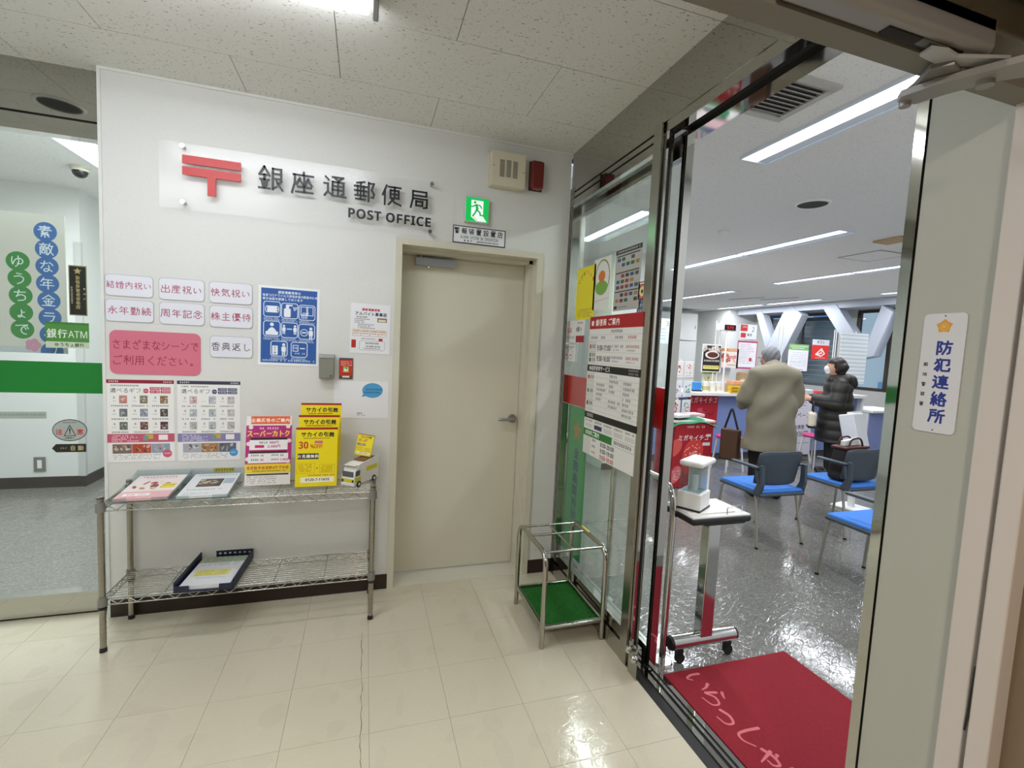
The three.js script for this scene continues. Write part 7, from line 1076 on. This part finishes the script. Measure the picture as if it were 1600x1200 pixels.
makePerson('person in a long beige coat bending over the counter side', [4.09, 0, -1.08], [0.3, -0.95], (t) => {
  const head = V(-0.0, 1.475, 0.15), legs = [-1, 1].flatMap((s) => [cap([s * 0.1, 0.05, -0.03], [s * 0.1, 0.05, 0.13], 0.04, 0.035), cap([s * 0.1, 0.07, 0], [s * 0.1, 0.46, 0.02], 0.05, 0.062), cap([s * 0.1, 0.46, 0.02], [s * 0.09, 0.86, 0], 0.064, 0.088)]);
  const skull = [cap(head.toArray(), head.clone().add(V(0, 0.015, -0.025)).toArray(), 0.088, 0.09, { s: [0.86, 1.05] }), cap(head.clone().add(V(0, -0.05, 0.03)).toArray(), head.clone().add(V(0, -0.085, 0.035)).toArray(), 0.058, 0.042), cap(head.clone().add(V(0, -0.015, 0.095)).toArray(), head.clone().add(V(0, -0.04, 0.112)).toArray(), 0.012, 0.015, { k: 0.015 }), ...[-1, 1].map((s) => cap(head.clone().add(V(s * 0.078, 0.0, 0)).toArray(), head.clone().add(V(s * 0.083, -0.04, 0.005)).toArray(), 0.014, 0.011, { k: 0.01 }))];
  const arms = [-1, 1].flatMap((s) => [cap([s * 0.19, 1.3, 0.0], [s * 0.25, 1.04, 0.06], 0.05, 0.042), cap([s * 0.25, 1.04, 0.06], [s * 0.16, 0.96, 0.3], 0.04, 0.03), ...handPrims([s * 0.16, 0.96, 0.3], [-s * 0.25, -0.05, 1], [-s, 0.3, 0])]);
  const body = field([...legs, cap([0, 0.9, 0], [0, 1.25, 0.01], 0.13, 0.15, { s: [1.15, 0.8] }), cap([-0.16, 1.31, 0], [0.16, 1.31, 0], 0.06), cap([0, 1.33, 0.02], [0, 1.43, 0.1], 0.055, 0.05), ...skull, ...arms], [-0.36, -0.005, -0.25], [0.36, 1.62, 0.5], 0.0125);
  mesh('body', body, skin, t);
  mesh('hair', field([cap(head.clone().add(V(0, 0.03, -0.03)).toArray(), head.clone().add(V(0, 0.035, -0.02)).toArray(), 0.095, 0.095, { s: [0.88, 1.05] }), cap(head.clone().add(V(0, -0.035, -0.065)).toArray(), head.clone().add(V(0, -0.02, -0.06)).toArray(), 0.052, 0.06)], [-0.13, 1.36, -0.02], [0.13, 1.62, 0.3], 0.006, { shape: (p, d) => Math.max(d + 0.004 * Math.sin(p[0] * 90 + p[1] * 60) * Math.sin(p[2] * 80), Math.min(p[2] - 0.15, 1.51 - p[1])) }), mat('#77777a', 0.75), t);
  mesh('trousers', field([...[-1, 1].flatMap((s) => [cap([s * 0.1, 0.07, 0.0], [s * 0.1, 0.46, 0.02], 0.082, 0.088), cap([s * 0.1, 0.46, 0.02], [s * 0.09, 0.88, 0], 0.09, 0.115)]), cap([0, 0.88, 0], [0, 1.0, 0], 0.14, 0.14, { s: [1.2, 0.85] })], [-0.3, -0.005, -0.22], [0.3, 1.12, 0.22], 0.014, { shape: (p, d) => Math.max(d, 0.05 - p[1]) }), mat('#0e0d0e', 0.8), t);
  for (const s of [-1, 1]) mesh('shoe', field([cap([s * 0.1, 0.045, -0.04], [s * 0.1, 0.035, 0.15], 0.048, 0.04)], [s * 0.1 - 0.08, -0.01, -0.12], [s * 0.1 + 0.08, 0.12, 0.24], 0.008, { shape: (p, d) => Math.max(d, -p[1]) }), mat('#14110f', 0.4), t);
  const coat = field([cap([-0.15, 1.3, 0.0], [0.15, 1.3, 0.0], 0.085), cap([0, 1.28, 0.0], [0, 0.95, 0.0], 0.165, 0.19, { s: [1.18, 0.82] }), cap([0, 0.95, 0.0], [0, 0.5, 0.0], 0.19, 0.235, { s: [1.2, 0.85] }), cap([0, 1.35, 0.015], [0, 1.395, 0.035], 0.085, 0.078, { k: 0.02 }),
    ...[-1, 1].flatMap((s) => [cap([s * 0.19, 1.29, 0], [s * 0.265, 1.04, 0.05], 0.082, 0.082, { k: 0.03 }), cap([s * 0.265, 1.04, 0.05], [s * 0.19, 0.97, 0.24], 0.082, 0.07, { k: 0.03 })])], [-0.42, 0.42, -0.34], [0.42, 1.5, 0.38], 0.0125, { blend: 0.05, shape: (p, d) => { const f = 0.007 * Math.sin(14 * p[0] + 9 * p[1] + 2.5 * Math.sin(6 * p[1] + 4 * p[0])) + 0.005 * Math.sin(23 * p[1] - 11 * p[0] + 2 * Math.sin(9 * p[0] + 5 * p[2])) + 0.007 * Math.sin(Math.atan2(p[0], p[2]) * 7 + p[1] * 4) * Math.max(0, 1.15 - p[1]); return Math.max(d + f, 0.49 - p[1] + 0.02 * Math.sin(p[0] * 8)); } });
  mesh('coat', coat, mat('#857e69', 0.75), t).userData.label = 'long beige coat';
  mesh('collar', field([cap([-0.075, 1.4, 0.0], [0.075, 1.4, 0.0], 0.03), cap([-0.08, 1.395, 0.0], [-0.06, 1.36, 0.1], 0.028), cap([0.08, 1.395, 0.0], [0.06, 1.36, 0.1], 0.028)], [-0.16, 1.3, -0.08], [0.16, 1.47, 0.16], 0.008), mat('#857e69', 0.75), t);
  mesh('glasses', join([pipe([[0.08, 1.48, 0.13], [0.075, 1.475, 0.245]], 0.003, 0, 6), pipe([[-0.08, 1.48, 0.13], [-0.075, 1.475, 0.245]], 0.003, 0, 6), pipe([[-0.075, 1.475, 0.245], [0.075, 1.475, 0.245]], 0.003, 0, 6)]), M.blackPlastic, t);
});
{ const t = thing('shoulder_bag', 'brown bag with black strap beside the person in beige', 'bag', [3.86, 0.06, -1.38], 0.35); mesh('bag_body', rb(0.09, 0.34, 0.2, 0.02, 0, 0.45, 0), mat('#553b27', 0.6), t); mesh('strap', pipe([[0, 0.6, -0.08], [0.02, 0.86, -0.02], [0.0, 0.6, 0.08]], 0.012, 0.05, 8), M.blackPlastic, t); mesh('bag_edge', rb(0.094, 0.02, 0.204, 0.008, 0, 0.285, 0), M.blackPlastic, t); }
makePerson('person in a dark quilted coat and white mask at the counter', [5.82, 0, -1.72], [-0.72, -0.69], (t) => {
  const head = V(0, 1.41, 0.06), legs = [-1, 1].flatMap((s) => [cap([s * 0.085, 0.045, -0.03], [s * 0.085, 0.04, 0.11], 0.036, 0.032), cap([s * 0.085, 0.06, 0], [s * 0.085, 0.42, 0.015], 0.045, 0.055), cap([s * 0.085, 0.42, 0.015], [s * 0.085, 0.78, 0], 0.058, 0.085)]);
  const skull = [cap(head.toArray(), head.clone().add(V(0, 0.015, -0.02)).toArray(), 0.082, 0.085, { s: [0.88, 1.05] }), cap(head.clone().add(V(0, -0.05, 0.03)).toArray(), head.clone().add(V(0, -0.08, 0.03)).toArray(), 0.052, 0.04), cap(head.clone().add(V(0, -0.02, 0.09)).toArray(), head.clone().add(V(0, -0.04, 0.1)).toArray(), 0.01, 0.013, { k: 0.015 })];
  const arms = [-1, 1].flatMap((s) => [cap([s * 0.16, 1.19, 0.0], [s * 0.21, 0.96, 0.04], 0.045, 0.04), cap([s * 0.21, 0.96, 0.04], [s * 0.08, 0.97, 0.28], 0.038, 0.028), ...handPrims([s * 0.08, 0.97, 0.28], [-s * 0.3, 0.12, 1], [-s * 0.5, 0.8, 0], 0.7)]);
  mesh('body', field([...legs, cap([0, 0.82, 0], [0, 1.15, 0], 0.12, 0.13, { s: [1.15, 0.8] }), cap([-0.13, 1.2, 0], [0.13, 1.2, 0], 0.05), cap([0, 1.22, 0.0], [0, 1.34, 0.04], 0.048, 0.045), ...skull, ...arms], [-0.32, -0.005, -0.24], [0.32, 1.55, 0.48], 0.0125), skin, t);
  mesh('hair', field([cap(head.clone().add(V(0, 0.03, -0.025)).toArray(), head.clone().add(V(0, 0.0, -0.05)).toArray(), 0.095, 0.09, { s: [0.95, 1.05] }), cap(head.clone().add(V(0, -0.06, -0.06)).toArray(), head.clone().add(V(0, -0.02, -0.06)).toArray(), 0.065, 0.08, { s: [1.1, 1] }), cap(head.clone().add(V(-0.06, 0.055, 0.035)).toArray(), head.clone().add(V(0.06, 0.055, 0.035)).toArray(), 0.03)], [-0.15, 1.26, -0.14], [0.15, 1.58, 0.2], 0.0065, { shape: (p, d) => Math.max(d + 0.005 * Math.sin(p[0] * 70) * Math.sin(p[1] * 60 + p[2] * 50), Math.min(p[2] - 0.075, 1.45 - p[1])) }), mat('#2b211d', 0.6), t);
  mesh('face_mask', field([cap(head.clone().add(V(0, -0.035, 0.075)).toArray(), head.clone().add(V(0, -0.07, 0.06)).toArray(), 0.045, 0.042, { s: [1.25, 0.85] })], [-0.1, 1.27, 0.03], [0.1, 1.44, 0.22], 0.006), mat('#e6e6ea', 0.6), t);
  mesh('coat', field([cap([-0.13, 1.18, 0], [0.13, 1.18, 0], 0.085), cap([0, 1.15, 0.0], [0, 0.9, 0.0], 0.165, 0.18, { s: [1.12, 0.92] }), cap([0, 0.9, 0.0], [0, 0.46, 0.0], 0.185, 0.215, { s: [1.12, 0.95] }),
    ...[-1, 1].flatMap((s) => [cap([s * 0.17, 1.17, 0], [s * 0.225, 0.95, 0.03], 0.085, 0.085, { k: 0.02 }), cap([s * 0.225, 0.95, 0.03], [s * 0.12, 0.965, 0.23], 0.085, 0.066, { k: 0.02 })])], [-0.36, 0.38, -0.32], [0.36, 1.32, 0.36], 0.012, { shape: (p, d) => Math.max(d - 0.012 * Math.abs(Math.sin(p[1] * 26)), 0.44 - p[1]) }), mat('#23211c', 0.55), t).userData.label = 'dark quilted coat';
  mesh('hood', field([cap([-0.09, 1.25, -0.07], [0.09, 1.25, -0.07], 0.07), cap([-0.11, 1.25, -0.06], [-0.07, 1.24, 0.08], 0.055), cap([0.11, 1.25, -0.06], [0.07, 1.24, 0.08], 0.055), cap([0, 1.2, -0.13], [0, 1.24, -0.12], 0.075)], [-0.22, 1.08, -0.26], [0.22, 1.38, 0.18], 0.0095), mat('#23211c', 0.55), t);
  for (const s of [-1, 1]) { mesh('trouser_leg', field([cap([s * 0.085, 0.07, 0], [s * 0.085, 0.55, 0.01], 0.062, 0.085)], [s * 0.085 - 0.13, 0.0, -0.14], [s * 0.085 + 0.13, 0.66, 0.15], 0.014, { shape: (p, d) => Math.max(d, 0.05 - p[1]) }), mat('#141416', 0.8), t); mesh('shoe', field([cap([s * 0.085, 0.042, -0.04], [s * 0.085, 0.034, 0.13], 0.044, 0.036)], [s * 0.085 - 0.08, -0.01, -0.12], [s * 0.085 + 0.08, 0.12, 0.22], 0.008, { shape: (p, d) => Math.max(d, -p[1]) }), mat('#1a1614', 0.5), t); }
});
{ const t = thing('wallet', 'gold wallet held in the hands of the person in dark coat', 'wallet', [5.545, 1.0, -1.985], 0.8); mesh('wallet_cover', rb(0.16, 0.018, 0.09, 0.004, 0, 0, 0), mat('#c9a862', 0.4), t); mesh('wallet_page', bx(0.15, 0.004, 0.085, 0, 0.011, 0), mat('#e6dcc0', 0.6), t); }
{ const t = thing('fur_handbag', 'white fluffy handbag hanging from the forearm of dark coat', 'handbag', [5.5, 0.62, -1.78], 0.8); const g = rb(0.2, 0.2, 0.09, 0.04, 0, 0.1, 0, 5), p = g.attributes.position; for (let i = 0; i < p.count; i++) { const f = 0.006 * Math.sin(p.getX(i) * 90) * Math.sin(p.getY(i) * 80); p.setZ(i, p.getZ(i) + f); } g.computeVertexNormals(); mesh('bag_body', g, mat('#d8d0bc', 0.95), t); mesh('bag_base', rb(0.2, 0.03, 0.1, 0.01, 0, 0.008, 0), M.blackPlastic, t); mesh('bag_strap', pipe([[-0.07, 0.19, 0], [-0.04, 0.33, 0], [0.04, 0.33, 0], [0.07, 0.19, 0]], 0.008, 0.04, 8), M.blackPlastic, t); }
scene.traverse((o) => { if (o.isMesh) o.castShadow = o.receiveShadow = true; });
renderer.render(scene, camera);
